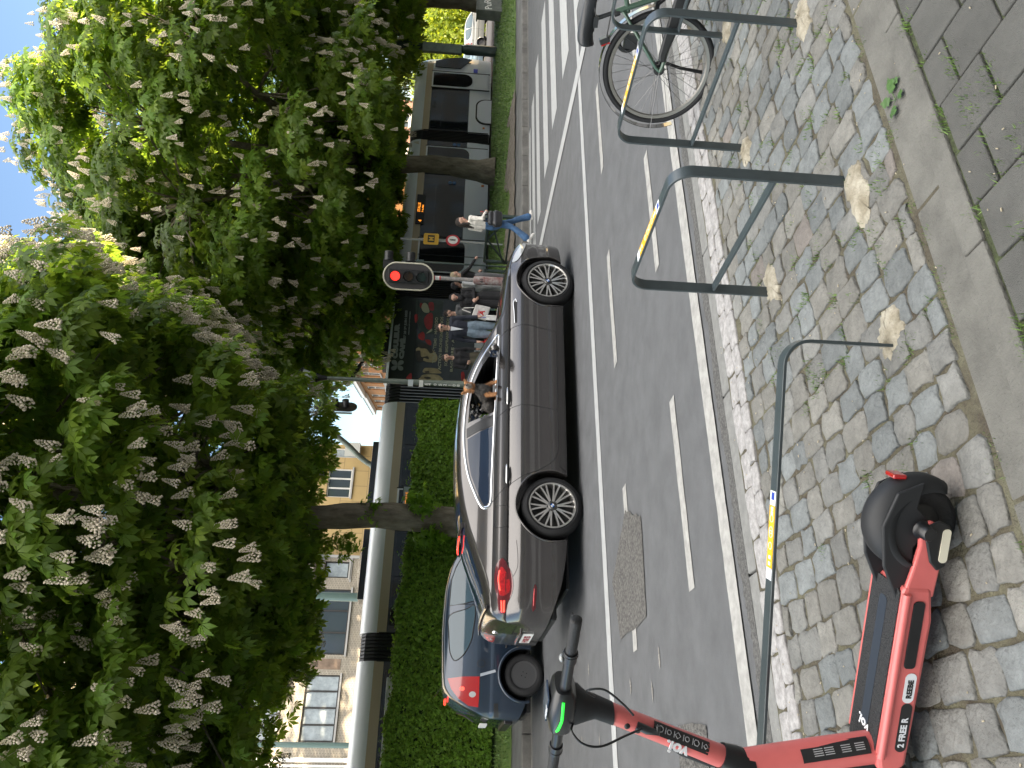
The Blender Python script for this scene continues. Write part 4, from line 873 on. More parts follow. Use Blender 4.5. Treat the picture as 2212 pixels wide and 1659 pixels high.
# the housing row on our own side of the street: it shades the road and mirrors in the car
m_render = mat('grey_render', (.4, .41, .42), .9)
lab = ['tall beige brick block behind the camera on our own pavement', 'tall pale rendered block on our own pavement, towards the right', 'tall beige block far down our own pavement, towards the right', 'tall pale block on our own pavement, towards the left']
for i, (s0, s1, m, hh) in enumerate(((-6, 14, m_beige, 17), (14.1, 40, m_render, 18), (40.1, 130, m_beige, 18), (-34, -6.1, m_beige, 19))):
    t = thing('apartment_building', lab[i], 'building', tw(s1, -12.2, 0), TH+pi); Lb = s1-s0; hs = []
    for k in range(int(Lb/3)):
        for z in range(0, 6): hs.append((1+k*3, 2.6+k*3, 1+3.1*z, 2.9+3.1*z))
    facade(t, m, 0, Lb, 0, hh, 9, hs); mb = MB()
    for h in hs: mb.box(h[0], h[1], .12, .14, h[2], h[3])
    mb.build('windows', m_wcl, t, smooth=0)
    t.children[0]['kind'] = 'structure'
# ================================================================= poles, lights, signs
def lantern(name, label, p, zl, sc=1.0):
    """street lantern on a slim post; p=(x,y) base, zl=height of the lantern neck, sc=size of the head"""
    t = thing(name, label, 'street lamp', (p[0], p[1], .55)); z = zl-.55
    mb = MB(); mb.lathe([(.13, 0), (.13, .5), (.09, .62), (.07, z*.5), (.045, z-.55*sc), (.04, z-.3*sc)], seg=16); mb.build('pole', m_galg, t, smooth=50)
    L_ = lambda pr: [(r*sc, z+h*sc) for r, h in pr]
    mb = MB(); mb.lathe(L_([(.06, -.4), (.09, -.32), (.13, -.1), (.2, .02), (.2, .1), (.07, .12), (.06, .3), (.0, .31)]), seg=18); mb.lathe(L_([(.40, .62), (.42, .66), (.3, .8), (.1, .86), (0, .87)]), seg=22)
    for k in range(4): a = k*pi/2+.6; mb.tube([(cos(a)*.19*sc, sin(a)*.19*sc, z+.05*sc), (cos(a)*.38*sc, sin(a)*.38*sc, z+.64*sc)], .014*sc, 6)
    mb.build('lamp_head', m_blk, t, smooth=45)
    mb = MB(); mb.lathe(L_([(.17, .1), (.345, .61)]), seg=20); mb.build('lamp_glass', m_lg, t, smooth=60); return t
m_galg = mat('pole_grey_green', (.17, .2, .17), .5, metal=.2, var=.2, vscale=6); m_lg = mat('lamp_glass', (.45, .47, .45), .15)
pl = D(672, 815, 19.4); l1 = lantern('street_lantern', 'street lantern on the numbered grey-green pole before the tram bellows, by the bright sky gap', (pl.x, pl.y), D(688, 812, 19.4).z, .6)
mb = MB(); zb = D(735, 815, 19.4).z-.55
# tram wire bracket with its stickers and number plates on the same pole
for k, (xa, sz, m) in enumerate(((887, .13, m_decal), (910, .1, m_white_p))):
    z = D(xa, 826, 19.3).z-.55; mb = MB(); mb.box(-.11, .06, -.14, -.125, z-sz/2, z+sz/2); mb.build('plate', m, l1, smooth=0)
for ch, xa in (('E', 921), ('4', 928), ('0', 940), ('5', 951), ('2', 961), ('1', 972), ('0', 981), ('8', 990)):
    z = D(xa, 826, 19.3).z-.55; text(ch, .11, m_white_p, l1, (-.06, -.135, z-.04), (1, 0, 0), (0, 0, 1), 'number', bold=.004)
pl = D(800, 709, 30.5); lantern('street_lantern', 'street lantern standing beyond the tram roof against the orange brick houses', (pl.x, pl.y), D(806, 709, 30.5).z, .78)
# overhead signal on a curved mast, seen from behind
def signal_head(t, z, depth=.2, lit=None, m_edge=None, back=False, x=0, y=0, sc=1.0, name='backboard'):
    """lamps face local -y"""
    n = 16; hw, hh = .25*sc, .47*sc; q = [(hw*cos(a), (hh-hw)+hw*sin(a)) for a in np.linspace(0, pi, n)]+[(hw*cos(a), -(hh-hw)+hw*sin(a)) for a in np.linspace(pi, 2*pi, n)]
    mb = MB(); mb.prism(q, lambda u, v, w_: (x+u, y+w_, z+v), 0, .02); mb.build(name, m_bb, t, smooth=0)
    if m_edge: mb = MB(); mb.tube([(x+u, y, z+v) for u, v in q], .015*sc, 8, closed=True); mb.build('pale_rim', m_edge, t)
    mb = MB(); mb.box(x-.125*sc, x+.125*sc, y-.07, y-.001, z-.38*sc, z+.38*sc); mb.box(x-.12*sc, x+.12*sc, y+.021, y+.16, z-.37*sc, z+.37*sc); mb.build('housing', m_blk, t, smooth=0, bevel=.015)
    for k, (dz, on, off_) in enumerate(((.245, m_lred, m_dred), (0, m_dred, m_damb), (-.245, m_dgr, m_dgr))):
        zc = z+dz*sc; mb = MB(); mb.lathe([(0, .0), (.05*sc, -.004), (.088*sc, -.02)], (x, y-.09, zc), (0, 1, 0), 22); mb.build('lens', (m_lred if lit == k else (m_damb if k == 1 else (m_dred if k == 0 else m_dgr))), t, smooth=60)
        mb = MB(); vs = []; A_ = np.linspace(-.35, pi+.35, 16)
        for dy, rr in ((-.07, .1), (-.24, .097)):
            for a in A_:
                cut = 0 if dy > -.1 else .06*(1-sin(max(0, min(pi, a))))
                vs.append((x+cos(a)*rr*sc, y+dy+cut, zc+sin(a)*rr*sc))
        mb.add(vs, [(i, i+1, 17+i, 16+i) for i in range(15)]); o = mb.build('visor', m_blk, t, smooth=60); so_ = o.modifiers.new('s', 'SOLIDIFY'); so_.thickness = .006
m_bb = mat('signal_backboard', (.035, .033, .034), .55); m_rim = mat('signal_rim_cream', (.5, .48, .38), .6); m_lred = mat('red_lamp_lit', (.8, .02, .01), .3, emit=(1, .03, .02), es=.5); m_dred = mat('red_lens_dark', (.05, .008, .008), .2); m_damb = mat('amber_lens_dark', (.04, .02, .008), .2); m_dgr = mat('green_lens_dark', (.012, .03, .025), .2)
m_stp = mat('stickered_pole', (.25, .26, .26), .6, var=.4, vscale=11, col2=(.34, .3, .28)); m_rpole = mat('red_worn_paint', (.28, .07, .055), .7, var=.5, vscale=9, col2=(.3, .28, .27))
sg = V(883, 597, 14.2); ts = thing('traffic_light', 'traffic light showing red on a stickered pole among the waiting people, cream rim', 'traffic light', tw(sg[0], 14.2), TH-radians(38)); zc = sg[1]-.15
signal_head(ts, zc, lit=0, m_edge=m_rim, y=-.08, sc=1.2)
mb = MB(); mb.cyl((0, .05, 0), (0, .05, zc-.3), .045, seg=14); mb.build('pole', m_stp, ts)
zz_ = D(1030, 605, 14.5).z-.15
mb = MB(); mb.lathe([(.1, 0), (.1, zz_-.06), (.085, zz_), (.046, zz_+.02)], (0, .05, 0), seg=18); mb.build('pole_sleeve', m_rpole, ts, smooth=40)
text('61', .1, m_blk, ts, (-.045, -.0545, zz_-.2), (1, 0, 0), (0, 0, 1), 'number', bold=.003)
mb = MB(); mb.lathe([(.0475, 0), (.0475, .1)], (0, .05, zc-.7), seg=14); mb.build('sticker', m_white_p, ts); mb = MB(); mb.lathe([(.0473, 0), (.0473, .16)], (0, .05, zc-.73), seg=14); mb.build('red_sticker', mat('red_sticker', (.5, .03, .03), .5), ts)
# small signal head turned away on the same pole
for k, dz in enumerate((.12, -.12)):
    mb = MB(); mb.lathe([(.10, 0), (.10, .2), (.06, .22)], (.34, .02, zc+.22+dz*2.1), (1, .15, 0), 16); mb.box(.16, .36, -.02, .14, zc+.1+dz*2.1, zc+.34+dz*2.1); mb.build('side_signal', m_blk, ts, smooth=40)
mb = MB(); mb.cyl((.04, .05, zc+.2), (.2, .05, zc+.2), .02, seg=8); mb.build('bracket', m_blk, ts)
# thin sensor post right of it
tp = V(1000, 571, 15.2); t2 = thing('signal_post', 'thin dark steel post just right of the red traffic light pole', 'post', tw(tp[0], 15.2), TH); mb = MB(); mb.cyl((0, 0, 0), (0, 0, 2.45), .022, seg=10); mb.cyl((0, 0, 0), (0, 0, .04), .09, seg=12); mb.box(-.03, .03, -.05, .05, 2.3, 2.5); mb.build('pole', m_dkg, t2)
# gooseneck mast
t = thing('signal_mast', 'curved signal mast behind the tram, its signal head dark against the bright sky', 'traffic light', (D(800, 1012, 31).x, D(800, 1012, 31).y, .55))
B_ = Vector(t.location); pts = [B_*1]+[D(x, y, 31-k*.1) for k, (x, y) in enumerate(((830, 1012), (800, 1003), (775, 985), (755, 965), (735, 948), (715, 934), (695, 924), (670, 912), (655, 905)))]
mb = MB(); mb.tube([p-B_ for p in cat_rom(pts, 5)], [.14]*6+[.11]*30+[.08]*(len(cat_rom(pts, 5))-36), 12); mb.tube([D(655, 905, 30.2)-B_, D(690, 892, 30.1)-B_], .045, 8); mb.tube([D(668, 890, 30)-B_, D(760, 893, 30)-B_], .04, 8); mb.build('mast', m_galg, t, smooth=60)
hh = D(725, 879, 29.9)-B_; th_ = bpy.data.objects.new('signal', None)
n = 16; q = [(.34*cos(a), .55+.34*sin(a)) for a in np.linspace(0, pi, n)]+[(.34*cos(a), -.55+.34*sin(a)) for a in np.linspace(pi, 2*pi, n)]
bpy.data.objects.remove(th_); ca, sa = cos(radians(62)), sin(radians(62))
mb = MB(); mb.prism(q, lambda u, v, w_: (hh.x+u*ca+w_*sa, hh.y+u*sa-w_*ca, hh.z+v*.93), 0, .04); sh_ = mb.build('signal_backboard', m_bb, t, smooth=0)
mb = MB()
for dz in (.4, 0, -.4): mb.cyl((hh.x+.0, hh.y, hh.z+dz), (hh.x+.3, hh.y-.1, hh.z+dz+.02), .13, seg=14)
mb.build('visor', m_blk, t, smooth=40)
# steel poles carrying the tram wire
for px, lab_, r_, zt in (((760, 1290), 'sea-green steel wire pole in front of the beige facade, beside its rounded balconies', .16, 12), ((790, 1611), 'thinner pale green wire pole at the left end of the beige facade', .11, 12)):
    p = D(*px, 27.5 if r_ > .12 else 30); t = thing('wire_pole', lab_, 'pole', (p.x, p.y, .55)); mb = MB(); mb.lathe([(r_*1.2, 0), (r_*1.2, .8), (r_, .9), (r_*.9, zt)], seg=18); mb.build('pole', mat('sea_green_paint', (.10, .16, .145), .45, coat=.3), t, smooth=50)
p = W(26.1, 20, terr(20)); t = thing('wire_pole', 'dark steel wire pole with a grey box fixed to it, right of the tram nose', 'pole', tuple(p)); mb = MB(); mb.lathe([(.2, 0), (.2, 1.2), (.16, 1.3), (.13, 9)], seg=16); mb.build('pole', m_dkg, t, smooth=50)
zb0, zb1 = V(945, 118, 20)[1]-.55, V(985, 118, 20)[1]-.55
mb = MB(); mb.box(-.3, .05, -.32, -.1, min(zb0, zb1)-.2, max(zb0, zb1)+.6); mb.build('cabinet', m_galg, t, smooth=0, bevel=.02)
q = V(1010, 13, 18.6); q = (q[0]+.8, q[1]); t = thing('utility_cabinet', 'grey roadside cabinet with a scrawled tag at the foot of the far right tree', 'cabinet', tw(q[0]-.2, 18.6), TH)
mb = MB(); mb.box(-.75, .75, 0, .45, .0, .95); mb.box(-.8, .8, -.04, .5, .95, 1.0); mb.build('body', mat('cabinet_grey', (.14, .15, .14), .7, var=.2, vscale=5), t, smooth=0, bevel=.015)
mb = MB(); mb.box(-.7, .7, .02, .43, -.1, .001); mb.build('plinth', m_conc, t, smooth=0)
text('PuRE', .38, m_white_p, t, (-.7, -.008, .4), (1, 0, .1), (0, 0, 1), 'graffiti', bold=.004)
# barrier rail beside the crossing
t = thing('guard_rail', 'dark green tubular guard rail with crossed braces behind the crossing woman', 'railing', tw(12.3, 13.95), TH+pi/2); L = 1.75
mb = MB()
for x in (0, L): mb.box(x-.035, x+.035, -.035, .035, -.05, .78)
mb.build('post', m_dkg, t, smooth=0, bevel=.008)
mb = MB(); mb.bar((0, 0, .78), (L, 0, .78), .07, .06); mb.bar((0, 0, .22), (L, 0, .22), .05, .05); mb.build('rail', m_dkg, t, smooth=0, bevel=.006)
mb = MB(); mb.bar((.03, 0, .26), (L/2, 0, .75), .04, .04, (0, 1, 0)); mb.bar((L/2, 0, .75), (L-.03, 0, .26), .04, .04, (0, 1, 0)); mb.bar((.03, .045, .7), (L-.03, .045, .3), .035, .035, (0, 1, 0)); mb.build('brace', m_dkg, t, smooth=0)
t = thing('guard_rail', 'second dark green guard rail further along the verge edge, left of the crossing woman', 'railing', tw(12.0, 15.7), TH+pi*.94); mb = MB(); mb.bar((0, 0, .72), (1.6, 0, .72), .06, .06); mb.bar((0, 0, .3), (1.6, 0, .3), .05, .05)
for x in (0, 1.6): mb.box(x-.03, x+.03, -.03, .03, 0, .75)
mb.bar((.03, 0, .3), (1.55, 0, .7), .04, .04, (0, 1, 0)); mb.build('frame', m_dkg, t, smooth=0)
# metro sign and round sign on one thin pole
q = V(985, 520, 17.5); t = thing('sign_post', 'thin pole carrying a yellow M sign above a round red-rimmed sign', 'sign', tw(q[0], 17.5), TH); z0 = terr(17.5)
mb = MB(); mb.cyl((0, .05, -.1), (0, .05, 3.0), .03, seg=10); mb.build('pole', m_gal, t)
z1 = V(931, 522, 17.5)[1]-z0; mb = MB(); mb.prism(rrect(-.2, .2, z1-.22, z1+.22, .05), lambda u, v, w_: (u, w_, v), -.02, .0); mb.build('yellow_plate', mat('sign_yellow', (.62, .36, .03), .5), t, smooth=0)
mb = MB(); mb.box(-.13, .13, -.026, -.0205, z1-.1, z1+.1); mb.build('dark_field', m_blk, t, smooth=0); text('M', .2, mat('sign_gold', (.6, .4, .05), .5), t, (-.085, -.03, z1-.072), (1, 0, 0), (0, 0, 1), 'letter', bold=.006)
z2 = V(978, 524, 17.5)[1]-z0; mb = MB(); mb.lathe([(0, 0), (.2, 0), (.21, .02), (0, .02)], (0, -.02, z2), (0, 1, 0), 28); mb.build('round_plate', mat('sign_red', (.42, .02, .03), .5), t, smooth=40)
mb = MB(); mb.lathe([(0, 0), (.145, 0), (.145, .003), (0, .003)], (0, -.024, z2), (0, 1, 0), 28); mb.build('white_field', m_white_p, t, smooth=0)
mb = MB(); mb.lathe([(0, 0), (.022, 0), (.022, .003)], (0, -.028, z2+.075), (0, 1, 0), 12); mb.prism([(-.03, -.08), (-.012, -.08), (0, -.02), (.012, -.08), (.03, -.08), (.02, 0), (.03, .04), (0, .055), (-.03, .04), (-.02, 0)], lambda u, v, w_: (u, w_, z2+v), -.029, -.026); mb.build('walker_symbol', m_blk, t, smooth=0)
# ================================================================= bike stands
m_stand = mat('stand_graphite_paint', (.042, .055, .06), .38, coat=.35, var=.12, vscale=8); m_yst = mat('sticker_yellow', (.75, .40, .02), .45); m_wst = mat('sticker_white', (.7, .72, .75), .45); m_blue = mat('sticker_blue', (.03, .06, .35), .4)
def hoop(name, label, a, b, zt, cross=True, group='bike stands on the cobbled strip', st=None):
    a, b = Vector(a), Vector(b); L = (b-a).length; d = (b-a).normalized(); t = thing(name, label, 'bike stand', (a.x, a.y, .0), atan2(d.y, d.x), group); r = .085
    P = [(0, 0, .0), (0, 0, zt-r)]+[(r-r*cos(x), 0, zt-r+r*sin(x)) for x in np.linspace(0, pi/2, 9)[1:]]+[(L-r+r*sin(x), 0, zt-r+r*cos(x)) for x in np.linspace(0, pi/2, 9)]+[(L, 0, 0)]
    mb = MB(); mb.ribbon(P, (0, 1, 0), .052, .011); mb.build('frame', m_stand, t, smooth=40, bevel=.0015)
    if cross: mb = MB(); mb.box(.0065, L-.0065, -.02, .02, zt*.43-.005, zt*.43+.005); mb.build('cross_bar', m_stand, t, smooth=0, bevel=.001)
    if st:
        x0, x1 = st; z = zt+.0057
        mb = MB(); mb.box(x0, x1, -.021, .021, z, z+.0012); mb.build('yellow_sticker', m_yst, t, smooth=0)
        for (u0, u1, m) in ((x0-.05, x0-.001, m_wst), (x1+.001, x1+.04, m_wst)): mb = MB(); mb.box(u0, u1, -.021, .021, z, z+.001); mb.build('white_sticker', m, t, smooth=0)
        mb = MB(); mb.box(x0-.045, x0-.02, -.01, .012, z+.001, z+.002); mb.build('blue_flag', m_blue, t, smooth=0)
        for k, u in enumerate((.3, .55)):
            c = x0+(x1-x0)*u
            for dx in (-.02, .02):
                mb = MB(); mb.tube([(c+dx+.012*cos(q), .012*sin(q), z+.0015) for q in np.linspace(0, 2*pi, 12, endpoint=False)], .0012, 5, closed=True); mb.build('bicycle_symbol', m_wst, t)
        for u in (.05, .12, .83, .93): c = x0+(x1-x0)*u; mb = MB(); mb.box(c-.006, c+.006, -.008, .008, z+.001, z+.002); mb.build('small_mark', m_wst, t, smooth=0)
    return t
hoop('bike_stand', 'tall hoop stand between the green bicycle and the middle stand, with a faded yellow sticker', W(3.10, 2.1), W(3.09, 2.84), .72, st=(.24, .52))
hoop('bike_stand', 'tall hoop stand alone in the middle of the cobbled strip', W(2.13, 2.09), W(2.15, 2.85), .71, st=(.24, .52))
hoop('bike_stand', 'farthest hoop stand, the one hidden behind the wheel and frame of the green bicycle', W(4.02, 2.1), W(3.96, 2.80), .71)
p0 = G(1945, 748); t = hoop('bike_stand', 'low wide hoop stand behind the coral scooter, clean yellow sticker on its top bar', (p0.x, p0.y, 0), (p0.x-1.75, p0.y+.03, 0), .41, cross=False, st=(.56, .77))
# ================================================================= cars
def car_paint(name, c, flake=.5, rough=.32):
    m = bpy.data.materials.new(name); m.use_nodes = True; n = m.node_tree; b = n.nodes['Principled BSDF']
    b.inputs['Base Color'].default_value = tuple(c)+(1,); b.inputs['Metallic'].default_value = flake; b.inputs['Roughness'].default_value = rough; b.inputs['Coat Weight'].default_value = 1; b.inputs['Coat Roughness'].default_value = .03
    tc = n.nodes.new('ShaderNodeTexCoord'); t = n.nodes.new('ShaderNodeTexNoise'); t.inputs['Scale'].default_value = 2.5; t.inputs['Detail'].default_value = 8; n.links.new(tc.outputs['Object'], t.inputs[0])
    r = n.nodes.new('ShaderNodeMapRange'); r.inputs[3].default_value = rough*.95; r.inputs[4].default_value = rough*1.08; n.links.new(t.outputs[0], r.inputs[0]); n.links.new(r.outputs[0], b.inputs['Roughness']); return m
m_tyre = mat('tyre_rubber', (.009, .009, .010), .75, bump=.4, bscale=80); m_rim = MATS['signal_rim_cream']; m_alloy = mat('alloy_silver', (.62, .60, .57), .28, metal=.9); m_alloyd = mat('alloy_grey', (.10, .098, .095), .35, metal=.8)
m_chrome = mat('chrome', (.75, .75, .76), .08, metal=1); m_well = mat('wheel_well', (.008, .008, .009), .9); m_cg = mat('car_glass_dark', (.014, .024, .045), .03, spec=.45); m_seam = mat('panel_gap', (.006, .006, .007), .8)
m_tail = mat('tail_lens_red', (.30, .006, .01), .12, coat=1, var=.4, vscale=40, emit=(1, .02, .02), es=.02); m_taill = mat('tail_light_lit', (.8, .05, .03), .2, emit=(1, .05, .03), es=.55); m_taild = mat('tail_lens_dark', (.10, .008, .012), .12, coat=1); m_clear = mat('clear_lens', (.35, .36, .36), .1, coat=1); m_plate = mat('plate_white', (.68, .68, .66), .5); m_ptx = mat('plate_red_letters', (.25, .02, .03), .5)
m_int = mat('car_interior_grey', (.10, .105, .105), .8); m_intd = mat('car_interior_dark', (.018, .018, .02), .8); m_trimb = mat('black_trim', (.012, .012, .013), .35)
class Car:
    def __init__(s, top, bot, plan, crown, sect, nx=120, nz=40, nt=14):
        s.top, s.bot, s.plan, s.crown = herm(top), herm(bot), herm(plan), herm(crown); s.sx = [p[0] for p in sect]; s.sy = [p[1] for p in sect]; s.g = herm(sect); s.x0, s.x1 = plan[0][0], plan[-1][0]; s.nx, s.nz, s.nt = nx, nz, nt
        zt = max(p[1] for p in top); s.Z = sorted(set([round(p[0], 4) for p in sect]+[round(.14+(zt-.14)*k/nz, 4)+.0007 for k in range(nz+1)]))
    def Y(s, x, z): return s.plan(x)*s.g(z)
    def zedge(s, x): return s.top(x)-s.crown(x)
    def topz(s, x, y):
        ze = s.zedge(x); Ye = max(.02, s.Y(x, ze)); q = min(1, abs(y)/Ye); return ze+(s.top(x)-ze)*sqrt(max(0, 1-q**2.4))
    def shell(s):
        mb = MB(); X = [s.x0+(s.x1-s.x0)*(.5-.5*cos(pi*(i/s.nx)))*.35+(s.x1-s.x0)*(i/s.nx)*.65 for i in range(s.nx+1)]; rings = []
        for x in X:
            ze, zb = s.zedge(x), s.bot(x); ze = max(ze, zb+.06); half = []
            nz_ = len(s.Z); zl = [min(max(Z, zb+i*2e-4), ze-(nz_-1-i)*2e-4) for i, Z in enumerate(s.Z)]; zl[0] = zb
            for z in zl: half.append((s.Y(x, z), z))
            Ye = half[-1][0]
            for k in range(1, s.nt+1):
                a = k/s.nt*pi/2; half.append((Ye*cos(a)**(2/2.4), ze+(s.top(x)-ze)*sin(a)**(2/2.4) if k < s.nt else max(s.top(x), ze+.005)))
            half[-1] = (0, half[-1][1]); ring = [(x, -y, z) for y, z in half]+[(x, y, z) for y, z in reversed(half[:-1])]; rings.append(ring)
        m = len(rings[0]); mb.add([p for r in rings for p in r], [(i*m+k, i*m+k+1, (i+1)*m+k+1, (i+1)*m+k) for i in range(len(X)-1) for k in range(m-1)]+[((i+1)*m, i*m, i*m+m-1, (i+1)*m+m-1) for i in range(len(X)-1)]+[tuple(range(m)), tuple(range(len(X)*m-1, (len(X)-1)*m-1, -1))]); return mb
    def patch(s, name, poly, m, parent, off=.004, side=-1, step=.06, top=False, label=None):
        """polygon in (x,z) laid on the body side, or in (x,y) on the top surface, as a thin shell"""
        b = bmesh.new(); vs = [b.verts.new((p[0], p[1], 0)) for p in poly]; b.faces.new(vs); xs = [p[0] for p in poly]; zs = [p[1] for p in poly]
        for ax, lo, hi in ((0, min(xs), max(xs)), (1, min(zs), max(zs))):
            c = lo+step
            while c < hi:
                bmesh.ops.bisect_plane(b, geom=b.verts[:]+b.edges[:]+b.faces[:], plane_co=(c, 0, 0) if ax == 0 else (0, c, 0), plane_no=(1, 0, 0) if ax == 0 else (0, 1, 0)); c += step
        bmesh.ops.triangulate(b, faces=[f for f in b.faces if len(f.verts) > 4])
        for v in b.verts:
            x, z = v.co.x, v.co.y
            v.co = (x, z, s.topz(x, z)+off) if top else (x, side*(s.Y(x, z)+off), z)
        r = bmesh.ops.extrude_face_region(b, geom=b.faces[:])
        for v in [g for g in r['geom'] if isinstance(g, bmesh.types.BMVert)]: v.co += Vector((0, 0, -off-.006)) if top else Vector((0, -side*(off+.006), 0))
        bmesh.ops.recalc_face_normals(b, faces=b.faces[:]); me = bpy.data.meshes.new(name); b.to_mesh(me); b.free(); me.materials.append(m); me.polygons.foreach_set('use_smooth', [True]*len(me.polygons)); me.set_sharp_from_angle(angle=radians(40)); return link(name, me, parent, label)
    def line(s, name, pts, r, m, parent, side=-1, off=0, closed=False, sub=6, sx=1, sy=1):
        q = cat_rom([(p[0], p[1], 0) for p in pts], sub, closed) if sub > 1 else [Vector((p[0], p[1], 0)) for p in pts]; mb = MB(); mb.tube([(p.x, side*(s.Y(p.x, p.y)+off), p.y) for p in q], r, 8, closed=closed, sx=sx, sy=sy, ref=(0, 1, 0) if sx != sy else None); return mb.build(name, m, parent, smooth=60)
def smooth_poly(pts, n=5): return [(p.x, p.y) for p in cat_rom([(a, b, 0) for a, b in pts], n, True)]
def cut(o, cutter):
    md = o.modifiers.new('c', 'BOOLEAN'); md.object = cutter; md.operation = 'DIFFERENCE'; md.solver = 'EXACT'; me = eval_mesh(o); o.modifiers.clear(); old = o.data; o.data = me; bpy.data.meshes.remove(old); bpy.data.objects.remove(cutter)
def wheel(parent, x, y, R, rimR, side, style, wd=.24, rot=0):
    """side=-1: outer face towards -y"""
    ax = (0, side, 0); h = wd/2; c = (x, y, R)
    mb = MB(); mb.lathe([(rimR-.005, -h+.02), (rimR+.02, -h), (R-.03, -h+.01), (R-.008, -h+.035), (R, -h+.07), (R, h-.07), (R-.008, h-.035), (R-.03, h-.01), (R-.06, h), (rimR+.03, h+.002), (rimR+.012, h-.004), (rimR-.004, h-.02)], c, ax, 56, closed=True)
    for k in range(4): mb.lathe([(R-.0005, -h+.075+k*.03), (R+.0012, -h+.08+k*.03), (R-.0005, -h+.085+k*.03)], c, ax, 56, closed=True)
    w_ = mb.build('wheel', m_tyre, parent, smooth=35); X = Vector((1, 0, 0)); Z = Vector((0, 0, 1)); A = Vector(ax); Cc = Vector(c)
    def pt(r, a, d): return Cc+X*(cos(a+rot)*r)+Z*(sin(a+rot)*r)+A*d
    if style == 'alloy':
        mb = MB(); mb.k = 0; mb.lathe([(rimR+.004, h-.006), (rimR+.006, h+.004), (rimR-.008, h+.004), (rimR-.018, h-.012), (rimR-.02, -h+.02), (rimR, -h+.02)], c, ax, 56, closed=True)
        mb.k = 1; mb.lathe([(0, h-.09), (rimR-.02, h-.11)], c, ax, 40)
        mb.k = 1; mb.lathe([(0, h-.012), (.03, h-.012), (.036, h-.02), (.05, h-.028), (.075, h-.04), (.08, h-.075), (0, h-.075)], c, ax, 32)
        for k in range(10):
            for f in (-1, 1):
                a0 = 2*pi*(k+.5)/10+f*.05; a1 = 2*pi*(k+.5)/10+f*.135; n = 6; vs = []
                for i in range(n+1):
                    u = i/n; r = .055+(rimR-.012-.055)*u; a = a0+(a1-a0)*u**.8; wv = (.021-.002*u) ; dz = h-.03+.022*sin(u*pi*.5)-.0*(u); da = wv/2/r
                    vs += [pt(r, a-da, dz), pt(r, a+da, dz), pt(r, a+da*1.35, dz-.028), pt(r, a-da*1.35, dz-.028)]
                mb.k = 0; o = len(mb.v); mb.add(vs, [(i*4, i*4+1, i*4+5, i*4+4) for i in range(n)]); mb.k = 1; mb.add(vs, [(i*4+q, i*4+(q+1) % 4, i*4+4+(q+1) % 4, i*4+4+q) for i in range(n) for q in (1, 2, 3)])
        mb.k = 1
        for k in range(5): a = 2*pi*k/5+.3; p = pt(.055, a, h-.036); mb.cyl(p, p+A*.012, .009, seg=8)
        rm = mb.build('rim', [m_alloy, m_alloyd], w_, smooth=35)
        mb = MB(); mb.lathe([(0, h-.01), (.03, h-.01), (.032, h-.013)], c, ax, 24); mb.build('emblem_ring', m_blk, rm, smooth=30)
        for k in range(4):
            mb = MB(); q = [pt(0, 0, h-.0085)]+[pt(.021, k*pi/2+i*pi/12-rot, h-.0085) for i in range(7)]; mb.add(q, [tuple(range(8))]); mb.build('emblem_quarter', m_wst if k % 2 else mat('emblem_blue', (.02, .12, .45), .3), rm, smooth=0)
    else:
        mb = MB(); mb.lathe([(rimR+.004, h-.006), (rimR+.006, h), (rimR-.012, h-.002), (rimR-.02, h-.02), (rimR-.035, h-.035), (rimR-.07, h-.03), (rimR-.09, h-.012), (.07, h-.03), (.055, h-.01), (0, h-.008)], c, ax, 48)
        rm = mb.build('rim', mat('steel_rim_black', (.055, .055, .057), .4), w_, smooth=40)
        mb = MB()
        for k in range(18): a = 2*pi*k/18; p = pt(rimR-.052, a, h-.04); mb.cyl(p, p+A*.012, .009, seg=10)
        for k in range(4): a = 2*pi*k/4+.4; p = pt(.04, a, h-.012); mb.cyl(p, p+A*.01, .009, seg=6)
        mb.build('vent_holes', m_seam, rm, smooth=0)
    return w_
# --------------------------------------------------------- the grey-brown fastback
m_p1 = car_paint('grey_brown_metallic', (.078, .072, .070), .62, .2)
WB = 3.13
c1 = Car(top=[(-1.27, .62), (-1.255, .80), (-1.22, .97), (-1.14, 1.075), (-1.0, 1.10), (-.8, 1.15), (-.5, 1.255), (-.2, 1.355), (.15, 1.425), (.5, 1.465), (1.0, 1.485), (1.45, 1.465), (1.75, 1.41), (2.1, 1.27), (2.45, 1.10), (2.62, 1.03), (2.9, 1.0), (3.3, .96), (3.7, .87), (3.9, .76), (4.0, .62), (4.04, .5)],
         bot=[(-1.27, .40), (-1.1, .34), (-.85, .26), (-.45, .2), (.4, .17), (2.6, .16), (3.4, .16), (3.8, .18), (4.04, .26)],
         plan=[(-1.27, .52), (-1.26, .62), (-1.22, .72), (-1.14, .815), (-1.02, .875), (-.8, .92), (-.5, .95), (0, .965), (1.3, .965), (2.6, .965), (3.2, .955), (3.5, .92), (3.75, .84), (3.92, .70), (4.0, .56), (4.04, .40)],
         crown=[(-1.27, .04), (-1.1, .08), (-.8, .09), (-.2, .085), (.4, .075), (1.3, .075), (2.0, .10), (2.6, .11), (3.3, .11), (3.8, .12), (4.04, .12)],
         sect=[(.14, .90), (.24, .945), (.27, .955), (.33, .968), (.36, .962), (.46, .962), (.58, .985), (.66, 1.0), (.70, .999), (.72, .992), (.84, .925), (.85, .918), (.862, .934), (.875, .937), (.99, .895), (1.02, .89), (1.035, .875), (1.2, .81), (1.33, .745), (1.42, .69), (1.5, .6)])
bmw = thing('fastback_car', 'big grey-brown metallic hatchback with silver multi-spoke wheels, a small dog in its open front window', 'car', tw(2.94, 8.99, 0), TH)
body = c1.shell().build('body', [m_p1, m_well], bmw, smooth=28)
